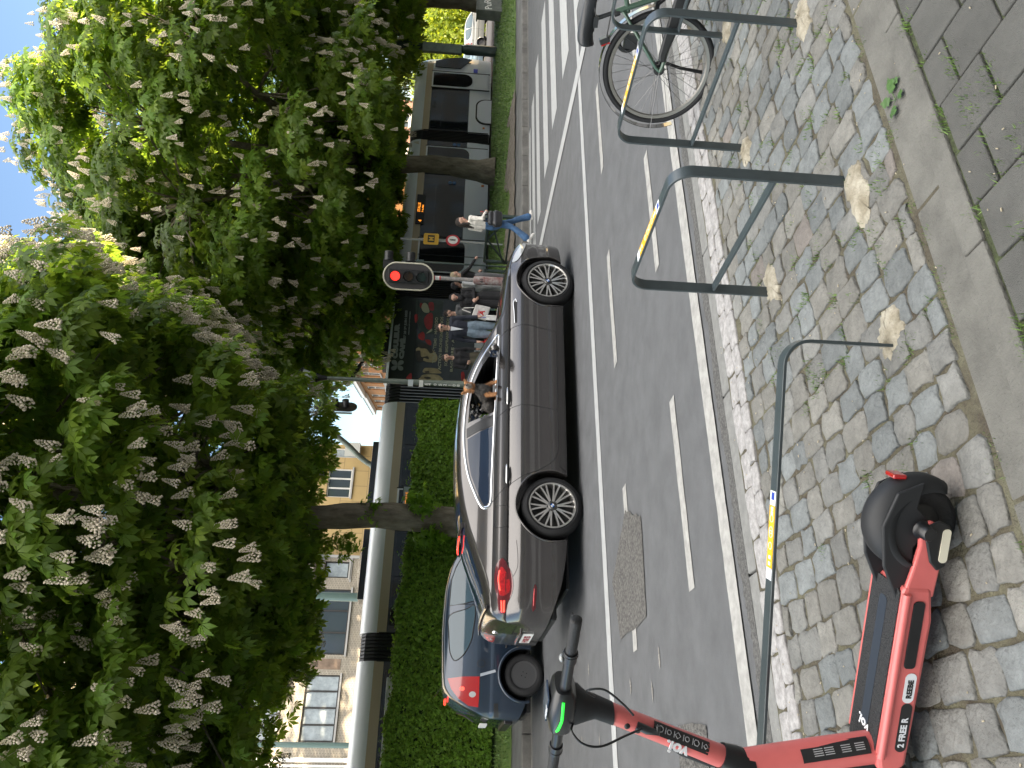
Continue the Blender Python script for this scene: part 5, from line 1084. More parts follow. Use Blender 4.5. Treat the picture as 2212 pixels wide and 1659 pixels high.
for x in (0, WB):
    for sg_ in (-1, 1):
        mb = MB(); mb.k = 1; mb.cyl((x, sg_*.60, .355), (x, sg_*1.2, .355), .415, seg=56); ct = mb.build('cutter', [m_p1, m_well], smooth=0); ct.parent = bmw; C.view_layer.update(); cut(body, ct)
body.data.polygons.foreach_set('use_smooth', [True]*len(body.data.polygons)); body.data.set_sharp_from_angle(angle=radians(30))
# cut the open front window right through the cabin
fw = [(1.16, 1.02), (2.08, .985), (2.02, 1.09), (1.86, 1.20), (1.62, 1.30), (1.36, 1.335), (1.03, 1.345), (1.08, 1.2)]
mb = MB(); mb.k = 1; mb.prism([(1.19, 1.005), (2.10, .985), (2.0, 1.09), (1.84, 1.19), (1.6, 1.285), (1.34, 1.325), (1.08, 1.335), (1.12, 1.2)], lambda u, v, w_: (u, w_, v), -1.1, 1.1); ct = mb.build('cutter', [m_p1, m_intd], smooth=0); ct.parent = bmw; C.view_layer.update(); cut(body, ct)
while len(body.data.materials) < 2: body.data.materials.append(m_well)
body.data.materials.clear(); body.data.materials.append(m_p1); body.data.materials.append(m_well)
wlab = 'wheel'
for x in (0, WB):
    for sd_ in (-1, 1): wheel(bmw, x, sd_*.80, .355, .262, sd_, 'alloy', .25, rot=.35 if x else .1)
mb = MB()
for x in (0, WB):
    for sd_ in (-1, 1):
        q = [(x+.418*cos(a), sd_*(c1.Y(x+.418*cos(a), max(.2, .355+.418*sin(a)))+.001), .355+.418*sin(a)) for a in np.linspace(-.35, pi+.35, 40)]; mb.tube(q, .011, 8)
mb.build('arch_lip', m_p1, bmw, smooth=60)
wl = [(-.02, 1.115), (.03, 1.045), (.3, 1.035), (.9, 1.022), (1.6, 1.005), (2.12, .985), (2.26, .99), (2.16, 1.07), (2.0, 1.165), (1.78, 1.262), (1.55, 1.328), (1.3, 1.362), (1.0, 1.375), (.7, 1.358), (.4, 1.305), (.18, 1.23), (.03, 1.165)]
for sd_ in (-1, 1):
    rear = [(.0, 1.115), (.045, 1.06), (.4, 1.045), (.985, 1.03), (.97, 1.1), (.93, 1.2), (.86, 1.335), (.6, 1.315), (.4, 1.28), (.2, 1.21), (.05, 1.145)]
    pil = [(1.0, 1.03), (1.15, 1.02), (1.11, 1.12), (1.07, 1.22), (1.0, 1.35), (.88, 1.345), (.95, 1.2)]
    c1.patch('rear_side_window', rear, m_cg, bmw, .003, sd_, .05); c1.patch('door_pillar', pil, m_trimb, bmw, .004, sd_, .05)
    c1.patch('pillar_trim', [(2.06, .985), (2.2, .985), (2.13, 1.07), (1.99, 1.155), (1.96, 1.12)], m_trimb, bmw, .003, sd_, .05)
    c1.patch('sill_panel', [(.42, .19), (2.68, .18), (2.72, .255), (.48, .262)], m_p1, bmw, .006, sd_, .08)
    c1.line('chrome_trim', wl, .0135, m_chrome, bmw, sd_, .003, True, 5, sx=.6, sy=1.25)
    mb = MB()
for sd_ in (-1, 1):
    c1.line('door_gap', [(1.08, 1.01), (1.2, .86), (1.235, .7), (1.235, .5), (1.2, .28)], .0035, m_seam, bmw, sd_, -.001)
    c1.line('door_gap', [(.03, 1.035), (.19, .9), (.32, .7), (.42, .5), (.55, .33), (.72, .275), (1.2, .268), (2.3, .262)], .0035, m_seam, bmw, sd_, -.001)
    c1.line('door_gap', [(2.22, .98), (2.34, .86), (2.38, .7), (2.37, .5), (2.32, .27)], .0035, m_seam, bmw, sd_, -.001)
    c1.line('fuel_flap_gap', [(-.02, .985), (-.015, .865), (-.05, .85), (-.23, .855), (-.26, .88), (-.265, .975), (-.23, 1.0), (-.05, 1.005)], .003, m_seam, bmw, sd_, -.001, True)
    c1.line('bumper_gap', [(-.42, .76), (-.6, .745), (-.72, .75), (-.82, .80)], .003, m_seam, bmw, sd_, -.001); c1.line('bumper_gap', [(3.45, .60), (3.6, .66), (3.68, .70)], .003, m_seam, bmw, sd_, -.001)
    for x in (.36, 1.37):
        c1.patch('handle_recess', [(x+.115*cos(a), .873+.045*sin(a)) for a in np.linspace(0, 2*pi, 20, endpoint=False)], m_intd, bmw, .0015, sd_, .06)
        mb = MB(); mb.tube([(x+u, sd_*(c1.Y(x+u, .876)+.012+.016*sin((u+.12)/.24*pi)), .876) for u in np.linspace(-.118, .118, 13)], [.004]+[.012]*11+[.004], 8, sy=1); mb.build('door_handle', m_chrome if True else m_p1, bmw, smooth=60)
    # side vent with chrome spear
    c1.patch('side_vent', [(2.42, .765), (2.75, .765), (2.79, .785), (2.74, .805), (2.6, .795), (2.42, .79)], m_seam, bmw, .002, sd_, .05)
    c1.line('vent_chrome', [(2.42, .792), (2.6, .80), (2.74, .81), (2.79, .785), (2.74, .77)], .008, m_chrome, bmw, sd_, .003)
    # tail lamp wrapping the corner
    tl = [(-.61, .905), (-.67, .97), (-.78, .99), (-.90, .985), (-.99, .96), (-1.08, .945), (-1.16, .935), (-1.17, .865), (-1.08, .845), (-.98, .80), (-.88, .79), (-.75, .815)]
    c1.patch('tail_light', smooth_poly(tl, 3), m_taild, bmw, .006, sd_, .04)
    c1.patch('tail_light_glow', smooth_poly([(-.70, .92), (-.8, .955), (-.95, .94), (-1.0, .92), (-.98, .84), (-.88, .82), (-.78, .855)], 3), m_tail, bmw, .009, sd_, .04)
    c1.line('light_strip', [(-.74, .935), (-.84, .945), (-.95, .925)], .0075, m_taill, bmw, sd_, .011); c1.line('light_strip', [(-.82, .85), (-.9, .845), (-.97, .852)], .009, m_taill, bmw, sd_, .011); c1.line('light_strip', [(-1.05, .91), (-1.1, .905), (-1.155, .9)], .009, m_taill, bmw, sd_, .011); c1.line('light_strip', [(-1.05, .88), (-1.1, .88), (-1.155, .876)], .009, m_taill, bmw, sd_, .011)
    c1.patch('rear_reflector', [(-.88, .555), (-.93, .575), (-1.12, .585), (-1.155, .57), (-1.12, .545), (-.92, .535)], m_taild, bmw, .004, sd_, .05)
    c1.line('reflector_glow', [(-.93, .56), (-1.0, .566), (-1.1, .566)], .008, m_tail, bmw, sd_, .005)
    # headlamp
    c1.patch('headlamp', smooth_poly([(3.42, .83), (3.55, .80), (3.72, .73), (3.86, .655), (3.84, .63), (3.72, .645), (3.55, .70), (3.44, .76)], 3), m_clear, bmw, .004, sd_, .04)
    c1.line('headlamp_rim', [(3.42, .83), (3.44, .76), (3.55, .70), (3.72, .645), (3.84, .63)], .004, m_seam, bmw, sd_, .004)
# mirrors
for sd_ in (-1, 1):
    yb = c1.Y(2.0, 1.0); mb = MB(); mb.ball((1.965, sd_*(yb+.13), 1.055), (.07, .115, .062), 16, 10, Euler((0, 0, sd_*.12)).to_matrix()); mb.tube([(2.06, sd_*(yb-.01), .99), (2.0, sd_*(yb+.06), 1.01)], [.035, .03], 10, sy=.5); mr = mb.build('mirror', m_p1, bmw, smooth=60)
    mb = MB(); mb.obox((1.905, sd_*(yb+.13), 1.055), (1, sd_*.12, 0), (-sd_*.12, 1, 0), (0, 0, 1), .006, .09, .045); mb.build('mirror_glass', m_cg, mr, smooth=0, bevel=.004)
# rear glass, windscreen, spoiler, brake light
hg = [(-.92, -.56), (-.2, -.6), (.12, -.62), (.17, -.3), (.18, 0), (.17, .3), (.12, .62), (-.2, .6), (-.92, .56), (-.95, 0)]
c1.patch('rear_window', hg, m_cg, bmw, .004, 1, .08, top=True)
c1.patch('windscreen', [(1.78, -.60), (2.0, -.66), (2.42, -.70), (2.50, -.4), (2.52, 0), (2.50, .4), (2.42, .70), (2.0, .66), (1.78, .60), (1.74, 0)], m_cg, bmw, .003, 1, .08, top=True)
c1.patch('panorama_roof', [(.45, -.45), (1.6, -.45), (1.6, .45), (.45, .45)], m_trimb, bmw, .002, 1, .1, top=True)
mb = MB(); P = [(-.23+.30*abs(sin(v*1.2))*.0, v*.60, 0) for v in np.linspace(-1, 1, 13)]
mb.tube([(-.16-.05*(1-abs(v)), v*.60, c1.topz(-.16, v*.60)+.022) for v in np.linspace(-1, 1, 15)], .022, 8, sx=1.6, sy=.8, ref=(1, 0, 0)); mb.build('spoiler', m_p1, bmw, smooth=60)
mb = MB(); mb.tube([(-.205-.05*(1-abs(v)*.6), v*.36, c1.topz(-.16, v*.36)+.022) for v in np.linspace(-1, 1, 15)], .009, 8); mb.build('brake_light', m_taill, bmw, smooth=60)
mb = MB(); mb.tube([(-1.10, v*.74, 1.087+.012-.03*v*v) for v in np.linspace(-1, 1, 15)], .02, 8, sx=1.4, sy=.7, ref=(1, 0, 0)); mb.build('boot_lip', m_p1, bmw, smooth=60)
# plate, emblem, badge, exhausts
xr = -1.275; mb = MB(); mb.box(xr-.012, xr-.0, -.26, .26, .50, .62); pl_ = mb.build('number_plate', m_plate, bmw, smooth=0, bevel=.003)
ob = Matrix.Rotation(0, 3, 'Z'); text('1·VXR·725', .10, m_ptx, bmw, (xr-.014, .235, .525), (0, -1, 0), (0, 0, 1), 'plate_number', bold=.003, sx=.9)
mb = MB(); mb.box(xr-.03, xr+.05, -.33, .33, .635, .665); mb.build('plate_light_bar', m_p1, bmw, smooth=0, bevel=.008)
mb = MB(); mb.lathe([(0, .012), (.036, .012), (.042, .004), (.042, -.02)], (-1.232, 0, .92), (-1, 0, .25), 24); mb.build('emblem', m_chrome, bmw, smooth=40)
text('530d', .05, m_chrome, bmw, (-1.222, -.44, .80), (.12, -1, 0), (-.1, 0, 1), 'badge', th=.004, bold=.002)
mb = MB()
for y in (-.52, .52): mb.lathe([(.038, -.1), (.045, 0), (.038, .001), (.036, -.08), (0, -.08)], (-1.16, y, .315), (-1, 0, -.05), 18)
mb.build('exhaust', m_alloyd, bmw, smooth=40)
mb = MB(); mb.box(-1.2, -1.0, -.62, .62, .29, .36); mb.box(-.9, 3.7, -.75, .75, .16, .2); mb.build('underbody', m_trimb, bmw, smooth=0, bevel=.02)
mb = MB(); mb.tube([(4.035-.05*abs(v), v*.3, .55) for v in np.linspace(-1, 1, 9)], .07, 8, sx=.3, ref=(1, 0, 0)); mb.build('grille', m_trimb, bmw, smooth=50)
text('50', .02, m_wst, bmw, (.0, -.3, .2), (1, 0, 0), (0, 0, 1), 'mark') if False else None
# seats seen through the open window, and the cushion edge
for y in (-.38, .38):
    mb = MB(); mb.ball((1.22, y, 1.16), (.055, .13, .09), 14, 8); mb.cyl((1.22, y-.04, .98), (1.22, y-.04, 1.12), .01); mb.cyl((1.22, y+.04, .98), (1.22, y+.04, 1.12), .01); mb.ball((1.24, y, .97), (.08, .24, .10), 16, 8); mb.build('front_seat', m_intd, bmw, smooth=60)
mb = MB(); mb.lathe([(.165, -.014), (.18, 0), (.165, .014), (.15, 0)], (1.86, .36, 1.02), (1, 0, .35), 24, closed=True); mb.build('steering_wheel', m_intd, bmw, smooth=60)
mb = MB(); mb.box(1.98, 2.25, -.7, .7, .95, 1.03); mb.obox((1.93, 0, 1.04), (1, 0, .2), (0, 1, 0), (-.2, 0, 1), .012, .13, .05); mb.build('dashboard', m_int, bmw, smooth=0, bevel=.02)
mb = MB(); mb.obox((1.66, -.58, 1.02), (1, 0, 0), (0, 1, 0), (0, 0, 1), .1, .05, .02); mb.build('screen', m_clear, bmw, smooth=0)
# --------------------------------------------------------- dark blue small hatchback (also the two parked cars far right)
def hatch(name, label, loc, rz, paint, tape=False, lit=True, group=None):
    c2 = Car(top=[(-.62, .50), (-.60, .8), (-.52, 1.02), (-.40, 1.25), (-.28, 1.42), (-.12, 1.50), (.2, 1.525), (.7, 1.545), (1.2, 1.53), (1.55, 1.48), (1.9, 1.33), (2.3, 1.10), (2.5, 1.0), (2.9, .95), (3.15, .84), (3.27, .66), (3.3, .5)],
             bot=[(-.62, .38), (-.4, .28), (0, .2), (2.3, .19), (3.3, .28)], plan=[(-.62, .60), (-.58, .69), (-.48, .76), (-.3, .81), (0, .845), (1.2, .85), (2.3, .84), (2.8, .80), (3.1, .68), (3.25, .52), (3.3, .38)],
             crown=[(-.62, .05), (-.4, .06), (0, .06), (1.2, .06), (2.3, .09), (3.3, .1)], sect=[(.15, .93), (.3, .97), (.5, .995), (.62, 1.0), (.76, .985), (.80, .968), (.95, .95), (1.0, .935), (1.1, .90), (1.3, .82), (1.46, .73), (1.55, .6)], nx=80, nz=28, nt=10)
    t = thing(name, label, 'car', loc, rz, group); body = c2.shell().build('body', [paint, m_well], t, smooth=30)
    for x in (0, 2.45):
        for sg_ in (-1, 1):
            mb = MB(); mb.k = 1; mb.cyl((x, sg_*.52, .30), (x, sg_*1.1, .30), .365, seg=40); ct = mb.build('cutter', [paint, m_well], smooth=0); ct.parent = t; C.view_layer.update(); cut(body, ct)
            wheel(t, x, sg_*.70, .30, .185, sg_, 'steel', .2)
    body.data.polygons.foreach_set('use_smooth', [True]*len(body.data.polygons)); body.data.set_sharp_from_angle(angle=radians(32))
    mb = MB()
    for x in (0, 2.45):
        for sg_ in (-1, 1): mb.tube([(x+.375*cos(a), sg_*(c2.Y(x+.375*cos(a), max(.2, .30+.375*sin(a)))+.004), .30+.375*sin(a)) for a in np.linspace(-.2, pi+.2, 30)], .022, 8)
    mb.build('arch_flare', paint, t, smooth=60)
    for sd_ in (-1, 1):
        q1 = smooth_poly([(.19, 1.31), (.28, 1.19), (.45, 1.10), (.6, 1.07), (.97, 1.045), (.93, 1.2), (.85, 1.435), (.6, 1.43), (.36, 1.41), (.24, 1.37)], 3); q2 = [(1.06, 1.04), (1.9, 1.02), (2.1, 1.04), (1.85, 1.22), (1.6, 1.36), (1.4, 1.425), (1.0, 1.44), (1.02, 1.2)]
        for nm, q in (('rear_side_window', q1), ('front_side_window', q2)): c2.patch(nm, q, m_cg2, t, .004, sd_, .06); c2.line('window_seal', q, .008, m_trimb, t, sd_, .003, True, 1)
        c2.line('door_gap', [(1.02, 1.45), (1.0, 1.1), (.97, .8), (.97, .5), (.9, .3)], .004, m_seam, t, sd_, -.001); c2.line('rub_strip', [(.36, .57), (1.2, .57), (2.06, .57)], .012, m_trimb, t, sd_, .003)
        tl = [(-.055, 1.42), (-.035, 1.2), (-.04, .955), (-.33, .955), (-.45, .96), (-.43, 1.1), (-.33, 1.25), (-.2, 1.36)]
        c2.patch('tail_light', tl, m_tailb, t, .007, sd_, .05)
        if lit:
            for (x, z, r, m) in ((-.2, 1.2, .035, m_taill), (-.28, 1.05, .05, m_clear)): c2.patch('lamp', [(x+r*cos(a)*.8, z+r*sin(a)) for a in np.linspace(0, 2*pi, 16, endpoint=False)], m, t, .010, sd_, .05)
        c2.patch('bumper_band', [(-.58, .66), (-.4, .68), (-.4, .74), (-.58, .73)], m_trimb, t, .004, sd_, .05)
        if sd_ < 0:
            c2.patch('fuel_cap', [(.14+.055*cos(a), .935+.062*sin(a)) for a in np.linspace(0, 2*pi, 20, endpoint=False)], m_trimb, t, .003, sd_, .06); c2.patch('fuel_cap_inner', [(.14+.045*cos(a), .935+.05*sin(a)) for a in np.linspace(0, 2*pi, 20, endpoint=False)], paint, t, .005, sd_, .06)
            if tape: c2.patch('tape_strip', [(-.04, .945), (.0, .945), (.055, .73), (.02, .72)], mat('grey_tape', (.33, .36, .4), .5), t, .012, sd_, .05)
        mb = MB(); yb = c2.Y(2.0, 1.0); mb.ball((1.98, sd_*(yb+.1), 1.07), (.06, .09, .06), 12, 8); mb.build('mirror', paint, t, smooth=60)
        c2.patch('headlamp', [(2.85, .85), (3.1, .76), (3.2, .66), (3.1, .62), (2.85, .7)], m_clear, t, .004, sd_, .05)
    c2.patch('rear_window', [(-.48, -.5), (-.25, -.52), (-.2, 0), (-.25, .52), (-.48, .5)], m_cg2, t, .006, 1, .06, top=True); c2.patch('windscreen', [(1.62, -.5), (2.25, -.6), (2.32, 0), (2.25, .6), (1.62, .5)], m_cg2, t, .004, 1, .08, top=True)
    mb = MB(); mb.box(-.66, -.56, -.6, .6, .45, .58); mb.build('rear_bumper_bar', m_trimb, t, smooth=0, bevel=.02)
    mb = MB(); mb.box(-.645, -.62, -.25, .25, .80, .91); mb.build('number_plate', m_plate, t, smooth=0)
    mb = MB(); mb.tube([(-.31, v*.3, 1.44) for v in np.linspace(-1, 1, 5)], .018, 8); mb.build('brake_light', m_taill if lit else m_tailb, t)
    mb = MB(); mb.tube([(-.58, 0, 1.0), (-.50, .04, 1.12), (-.47, .16, 1.17), (-.43, .3, 1.25)], .01, 6); mb.build('rear_wiper', m_trimb, t); mb = MB(); mb.tube([(-.1, 0, 1.5), (-.25, 0, 1.62)], .004, 5); mb.build('aerial', m_trimb, t)
    mb = MB(); mb.box(-.5, 3.1, -.65, .65, .19, .25); mb.build('underbody', m_trimb, t, smooth=0); return t
m_cg2 = mat('car_glass_blue', (.05, .085, .11), .04, spec=.6); m_tailb = mat('tail_lens_bright', (.24, .008, .01), .15, coat=1, emit=(1, .02, .02), es=.02)
hatch('small_hatchback', 'small dark blue hatchback with black steel wheels and grey tape, behind the bigger car', tw(1.66, 12.58, 0), TH, car_paint('dark_blue_metallic', (.018, .032, .055), .45, .3), tape=True)
for px, lab_, pc in ((140, 'silver-blue parked hatchback, the left one of two beyond the tram nose', (.28, .38, .45)), (75, 'silver parked hatchback, the right one of the two beyond the tram nose', (.3, .31, .3))):
    p = D(1048, px, 52); hatch('parked_car', lab_, (p.x-1.0, p.y, .57), radians(4), car_paint('parked_paint_%d' % px, pc, .5, .3), lit=False, group='cars parked beyond the tram')
# ================================================================= bodies: one continuous remeshed surface
def capsule(mb, a, b, ra, rb, seg=12):
    a, b = Vector(a), Vector(b); d = b-a; L = d.length
    if L < 1e-5: mb.ball(a, ra, seg, 8); return
    d.normalize(); x, y, _ = frame_of(d); rings = [(a-d*ra*cos(t), ra*sin(t)) for t in (0.15, .5, .95, 1.4)]+[(b+d*rb*cos(t), rb*sin(t)) for t in (1.4, .95, .5, .15)]
    vs = [c+x*(cos(2*pi*k/seg)*r)+y*(sin(2*pi*k/seg)*r) for c, r in rings for k in range(seg)]; n = len(rings)
    mb.add(vs, [(i*seg+k, i*seg+(k+1) % seg, (i+1)*seg+(k+1) % seg, (i+1)*seg+k) for i in range(n-1) for k in range(seg)]+[tuple(range(seg-1, -1, -1)), tuple(range((n-1)*seg, n*seg))])
def organic(name, segs, mats, parent, voxel=.01, flat=None, noise=0, label=None, seed=0, smooth_it=2):
    """segs: (p0,p1,r0,r1,material index[, depth scale]) -> a single voxel-remeshed skin whose faces take the nearest segment's material"""
    mb = MB()
    for sg_ in segs:
        n0 = len(mb.v); capsule(mb, *sg_[:4])
        if len(sg_) > 5:
            k = sg_[5]; cy = (Vector(sg_[0]).y+Vector(sg_[1]).y)/2
            for i in range(n0, len(mb.v)): v = mb.v[i]; mb.v[i] = (v[0], cy+(v[1]-cy)*k, v[2])
    o = mb.build(name, mats[0], None, smooth=0); md = o.modifiers.new('r', 'REMESH'); md.mode = 'VOXEL'; md.voxel_size = voxel; md.use_smooth_shade = True
    s2 = o.modifiers.new('s', 'SMOOTH'); s2.factor = .5; s2.iterations = smooth_it; me = eval_mesh(o); bpy.data.objects.remove(o)
    nv = len(me.vertices); co = np.empty(nv*3, np.float32); me.vertices.foreach_get('co', co); co = co.reshape(-1, 3); nf = len(me.polygons); ce = np.empty(nf*3, np.float32); me.polygons.foreach_get('center', ce); ce = ce.reshape(-1, 3)
    best = np.full(nf, 1e9); mi = np.zeros(nf, np.int32)
    for sg_ in segs:
        a, b = np.array(sg_[0], float), np.array(sg_[1], float); ab = b-a; L2 = max(1e-9, ab@ab); t = np.clip(((ce-a)@ab)/L2, 0, 1); dd = np.linalg.norm(ce-(a+t[:, None]*ab), axis=1)-(sg_[2]+(sg_[3]-sg_[2])*t); u_ = dd < best; best[u_] = dd[u_]; mi[u_] = sg_[4]
    if noise:
        rs = np.random.RandomState(seed); nn = np.empty(nv*3, np.float32); me.vertices.foreach_get('normal', nn) if False else None
        nrm_ = np.array([v.normal[:] for v in me.vertices]); co = co+nrm_*(noise*(np.sin(co[:, :1]*90+co[:, 2:]*70)+rs.randn(nv, 1)*.7)); me.vertices.foreach_set('co', co.astype(np.float32).ravel())
    me.materials.clear()
    for m in mats: me.materials.append(m)
    me.polygons.foreach_set('material_index', mi); me.polygons.foreach_set('use_smooth', [True]*nf); me.update(); return link(name, me, parent, label)
def cl(name, c, rough=.85, **k): return mat(name, c, rough, var=k.pop('var', .15), vscale=k.pop('vscale', 12), bump=.5, bscale=k.pop('bscale', 60), **k)
skin1 = mat('skin_light', (.50, .30, .22), .5); skin2 = mat('skin_brown', (.16, .08, .05), .5); lip = mat('lips', (.32, .09, .08), .5); eyem = mat('eye_dark', (.015, .012, .012), .3)
def person(name, label, loc, face, h, pose, mats, extra=(), hair=None, hairm=None, skirt=False, voxel=.011, shoes=True, build=1.0, group=None, head_yaw=0):
    """pose gives joints in metres for a 1.75 m figure, x right, y forward, z up"""
    t = thing(name, label, 'person', loc, face, group); k = h/1.75
    P = dict(pel=(0, 0, .95), wai=(0, 0, 1.10), che=(0, .0, 1.30), nec=(0, 0, 1.47), hd=(0, .015, 1.62), sl=(-.185, 0, 1.415), sr=(.185, 0, 1.415), el=(-.235, -.02, 1.14), er=(.235, -.02, 1.14), wl=(-.25, .06, .90), wr=(.25, .06, .90), hl=(-.085, 0, .92), hr=(.085, 0, .92), kl=(-.095, .03, .50), kr=(.095, .03, .50), al=(-.10, -.01, .09), ar=(.10, -.01, .09))
    P.update(pose); P = {a: Vector(v)*k for a, v in P.items()}; S = []
    def sg_(a, b, ra, rb, m, dz=None):
        a = P[a] if isinstance(a, str) else Vector(a)*k; b = P[b] if isinstance(b, str) else Vector(b)*k; S.append((a, b, ra*k, rb*k, m)+((dz,) if dz else ()))
    B = build; hd = P['hd']/k; R = Matrix.Rotation(head_yaw, 3, 'Z')
    def hp(x, y, z): return hd+R @ Vector((x, y, z))
    # torso
    for xx in (-.07, .07):
        p = P['pel']/k; w_ = P['wai']/k; c = P['che']/k
        sg_((p.x+xx, p.y, p.z), (w_.x+xx*.8, w_.y, w_.z), .105*B, .09*B, 2 if not skirt else 1); sg_((w_.x+xx*.8, w_.y, w_.z), (c.x+xx*1.1, c.y, c.z), .092*B, .105*B, 1); sg_((c.x+xx, c.y, c.z), (P['nec']/k)+Vector((xx*.9, -.005, -.075)), .10*B, .075, 1)
    sg_('sl', (P['nec']/k)+Vector((0, 0, -.05)), .062*B, .06, 1); sg_('sr', (P['nec']/k)+Vector((0, 0, -.05)), .062*B, .06, 1)
    sg_((P['nec']/k)+Vector((0, 0, -.04)), hp(0, -.01, -.05), .052, .05, 0)
    # head: cranium, face, jaw, nose, ears, brow, lips, eyes
    sg_(hp(0, -.012, .035), hp(0, .01, .03), .085, .082, 0); sg_(hp(0, .022, -.02), hp(0, .04, -.075), .062, .036, 0); sg_(hp(0, .09, .0), hp(0, .102, -.022), .010, .014, 0)
    for x in (-1, 1): sg_(hp(x*.082, -.005, .01), hp(x*.08, -.012, -.02), .014, .011, 0); sg_(hp(x*.03, .078, .012), hp(x*.034, .078, .012), .010, .010, 5)
    sg_(hp(-.016, .083, -.05), hp(.016, .083, -.05), .0085, .0085, 4)
    for s_, X in (('l', -1), ('r', 1)):
        sg_('s'+s_, 'e'+s_, .058*B, .046*B, 1); sg_('e'+s_, 'w'+s_, .046*B, .036*B, 1)
        w_ = P['w'+s_]/k; e_ = P['e'+s_]/k; d = (w_-e_).normalized(); q = Vector((X, 0, 0)).cross(d).normalized() if abs(d.x) < .9 else Vector((0, 0, 1)); si = d.cross(q)
        sg_(w_, w_+d*.05, .026, .028, 0); sg_(w_+d*.03, w_+d*.085, .030, .030, 0, None)
        for f in range(4): b_ = w_+d*(.09-.006*abs(f-1.2))+q*((f-1.5)*.019); c_ = b_+d*.035-si*.008*X; sg_(b_, c_, .0095, .009, 0); sg_(c_, c_+d*(.026 if f not in (0, 3) else .018)-si*.016*X, .009, .0075, 0)
        b_ = w_+d*.035+q*-.03; sg_(b_, b_+d*.035-q*.02, .011, .0095, 0); sg_(b_+d*.035-q*.02, b_+d*.06-q*.018-si*.01*X, .0095, .008, 0)
        if not skirt: sg_('h'+s_, 'k'+s_, .098*B, .066*B, 2); sg_('k'+s_, 'a'+s_, .064*B, .052*B, 2)
        else: sg_('h'+s_, 'k'+s_, .12*B, .13*B, 2); sg_('k'+s_, (P['a'+s_]/k)+Vector((0, 0, .1)), .13*B, .14*B, 2)
        a_ = P['a'+s_]/k; f_ = pose.get('foot'+s_, (0, 1, -.02)); f_ = Vector(f_).normalized(); sg_(a_+Vector((0, 0, -.045)), a_+f_*.15+Vector((0, 0, -.055)), .042, .034, 3); sg_(a_+Vector((0, 0, -.05))-f_*.05, a_+Vector((0, 0, .0)), .04, .042, 3)
    for e in extra: sg_(*e)
    o = organic('body', S, mats+[lip, eyem] if len(mats) == 4 else mats, t, voxel)
    if hair: organic('hair', [(hp(*a)*k, hp(*b)*k, ra*k, rb*k, 0) for a, b, ra, rb in hair], [hairm], t, .01, noise=.002)
    return t, P, k
dkhair = mat('dark_hair', (.018, .011, .008), .55, bump=2, bscale=90, stretch=(1, 1, .2)); blond = mat('blond_hair', (.42, .34, .22), .6, bump=2, bscale=90); blackc = cl('black_cloth', (.012, .012, .014)); darkc = cl('charcoal_cloth', (.03, .032, .036)); greyc = cl('light_grey_sweat', (.42, .43, .44)); greyd = cl('grey_cloth', (.12, .12, .125)); denim = cl('blue_denim', (.045, .10, .20), var=.35, vscale=5); ldenim = cl('light_denim', (.16, .21, .26), var=.3, vscale=6); cream = cl('cream_knit', (.66, .62, .56)); whitesh = cl('white_shoe', (.6, .58, .55)); navy = cl('navy_wool', (.014, .017, .028)); khaki = cl('khaki_cloth', (.09, .08, .055)); redbag = cl('red_paper_bag', (.5, .02, .03), .5); whbag = cl('white_bag_plastic', (.68, .66, .64), .45); leather = cl('black_leather', (.014, .014, .016), .35)
caph = [((0, -.02, .055), (0, .0, .06), .088, .084), ((0, -.05, .0), (0, -.05, -.03), .07, .06)]
long_ = caph+[((-.07, -.03, .02), (-.085, .0, -.16), .035, .03), ((.07, -.03, .02), (.085, .0, -.16), .035, .03), ((0, -.06, .0), (0, -.09, -.28), .07, .055), ((-.08, .0, -.16), (-.09, .06, -.36), .032, .018), ((.08, .0, -.16), (.09, .06, -.36), .032, .018)]
# crossing woman, walking to the right, head turned to the camera
wp = G(1150, 470); wy = W(0, 0).xyz
t, P, k = person('person', 'woman crossing on the zebra in a cream top and flared blue jeans', (W(10.75, 12.45).x, W(10.75, 12.45).y, .012), radians(-66), 1.66,
    dict(hl=(-.08, 0, .93), hr=(.08, 0, .93), kl=(-.07, .14, .52), al=(-.07, .33, .10), footl=(0, 1, .12), kr=(.09, -.10, .52), ar=(.09, -.40, .15), footr=(0, 1, -.55), el=(-.25, .0, 1.17), er=(.25, -.06, 1.17), wl=(-.13, .2, 1.14), wr=(.12, .21, 1.10), che=(0, .01, 1.3)),
    [skin1, cream, denim, whitesh], hair=long_, hairm=dkhair, extra=[((-.07, .20, .42), (-.07, .31, .13), .062, .085, 2), ((.09, -.16, .42), (.09, -.37, .19), .062, .085, 2)], head_yaw=radians(-58), voxel=.009)
tb = thing('shoulder_bag', 'black leather shoulder bag hanging at the hip of the crossing woman', 'bag', t.location, t.rotation_euler.z)
b_ = [((.20, -.10, .98), (.20, .12, .98), .07, .07, 0), ((.20, -.12, .86), (.20, .13, .86), .085, .085, 0), ((.20, -.12, .80), (.20, .12, .80), .075, .075, 0)]
organic('bag', [tuple(tuple(Vector(q)*k) if hasattr(q, '__len__') else q for q in s_) for s_ in b_], [leather], tb, .01); mb = MB(); mb.tube([Vector(q)*k for q in ((.22, -.1, 1.02), (.22, -.06, 1.25), (.17, -.01, 1.475), (.19, .07, 1.25), (.22, .1, 1.02))], .012, 8, sx=1.6, sy=.6); mb.build('strap', leather, tb)
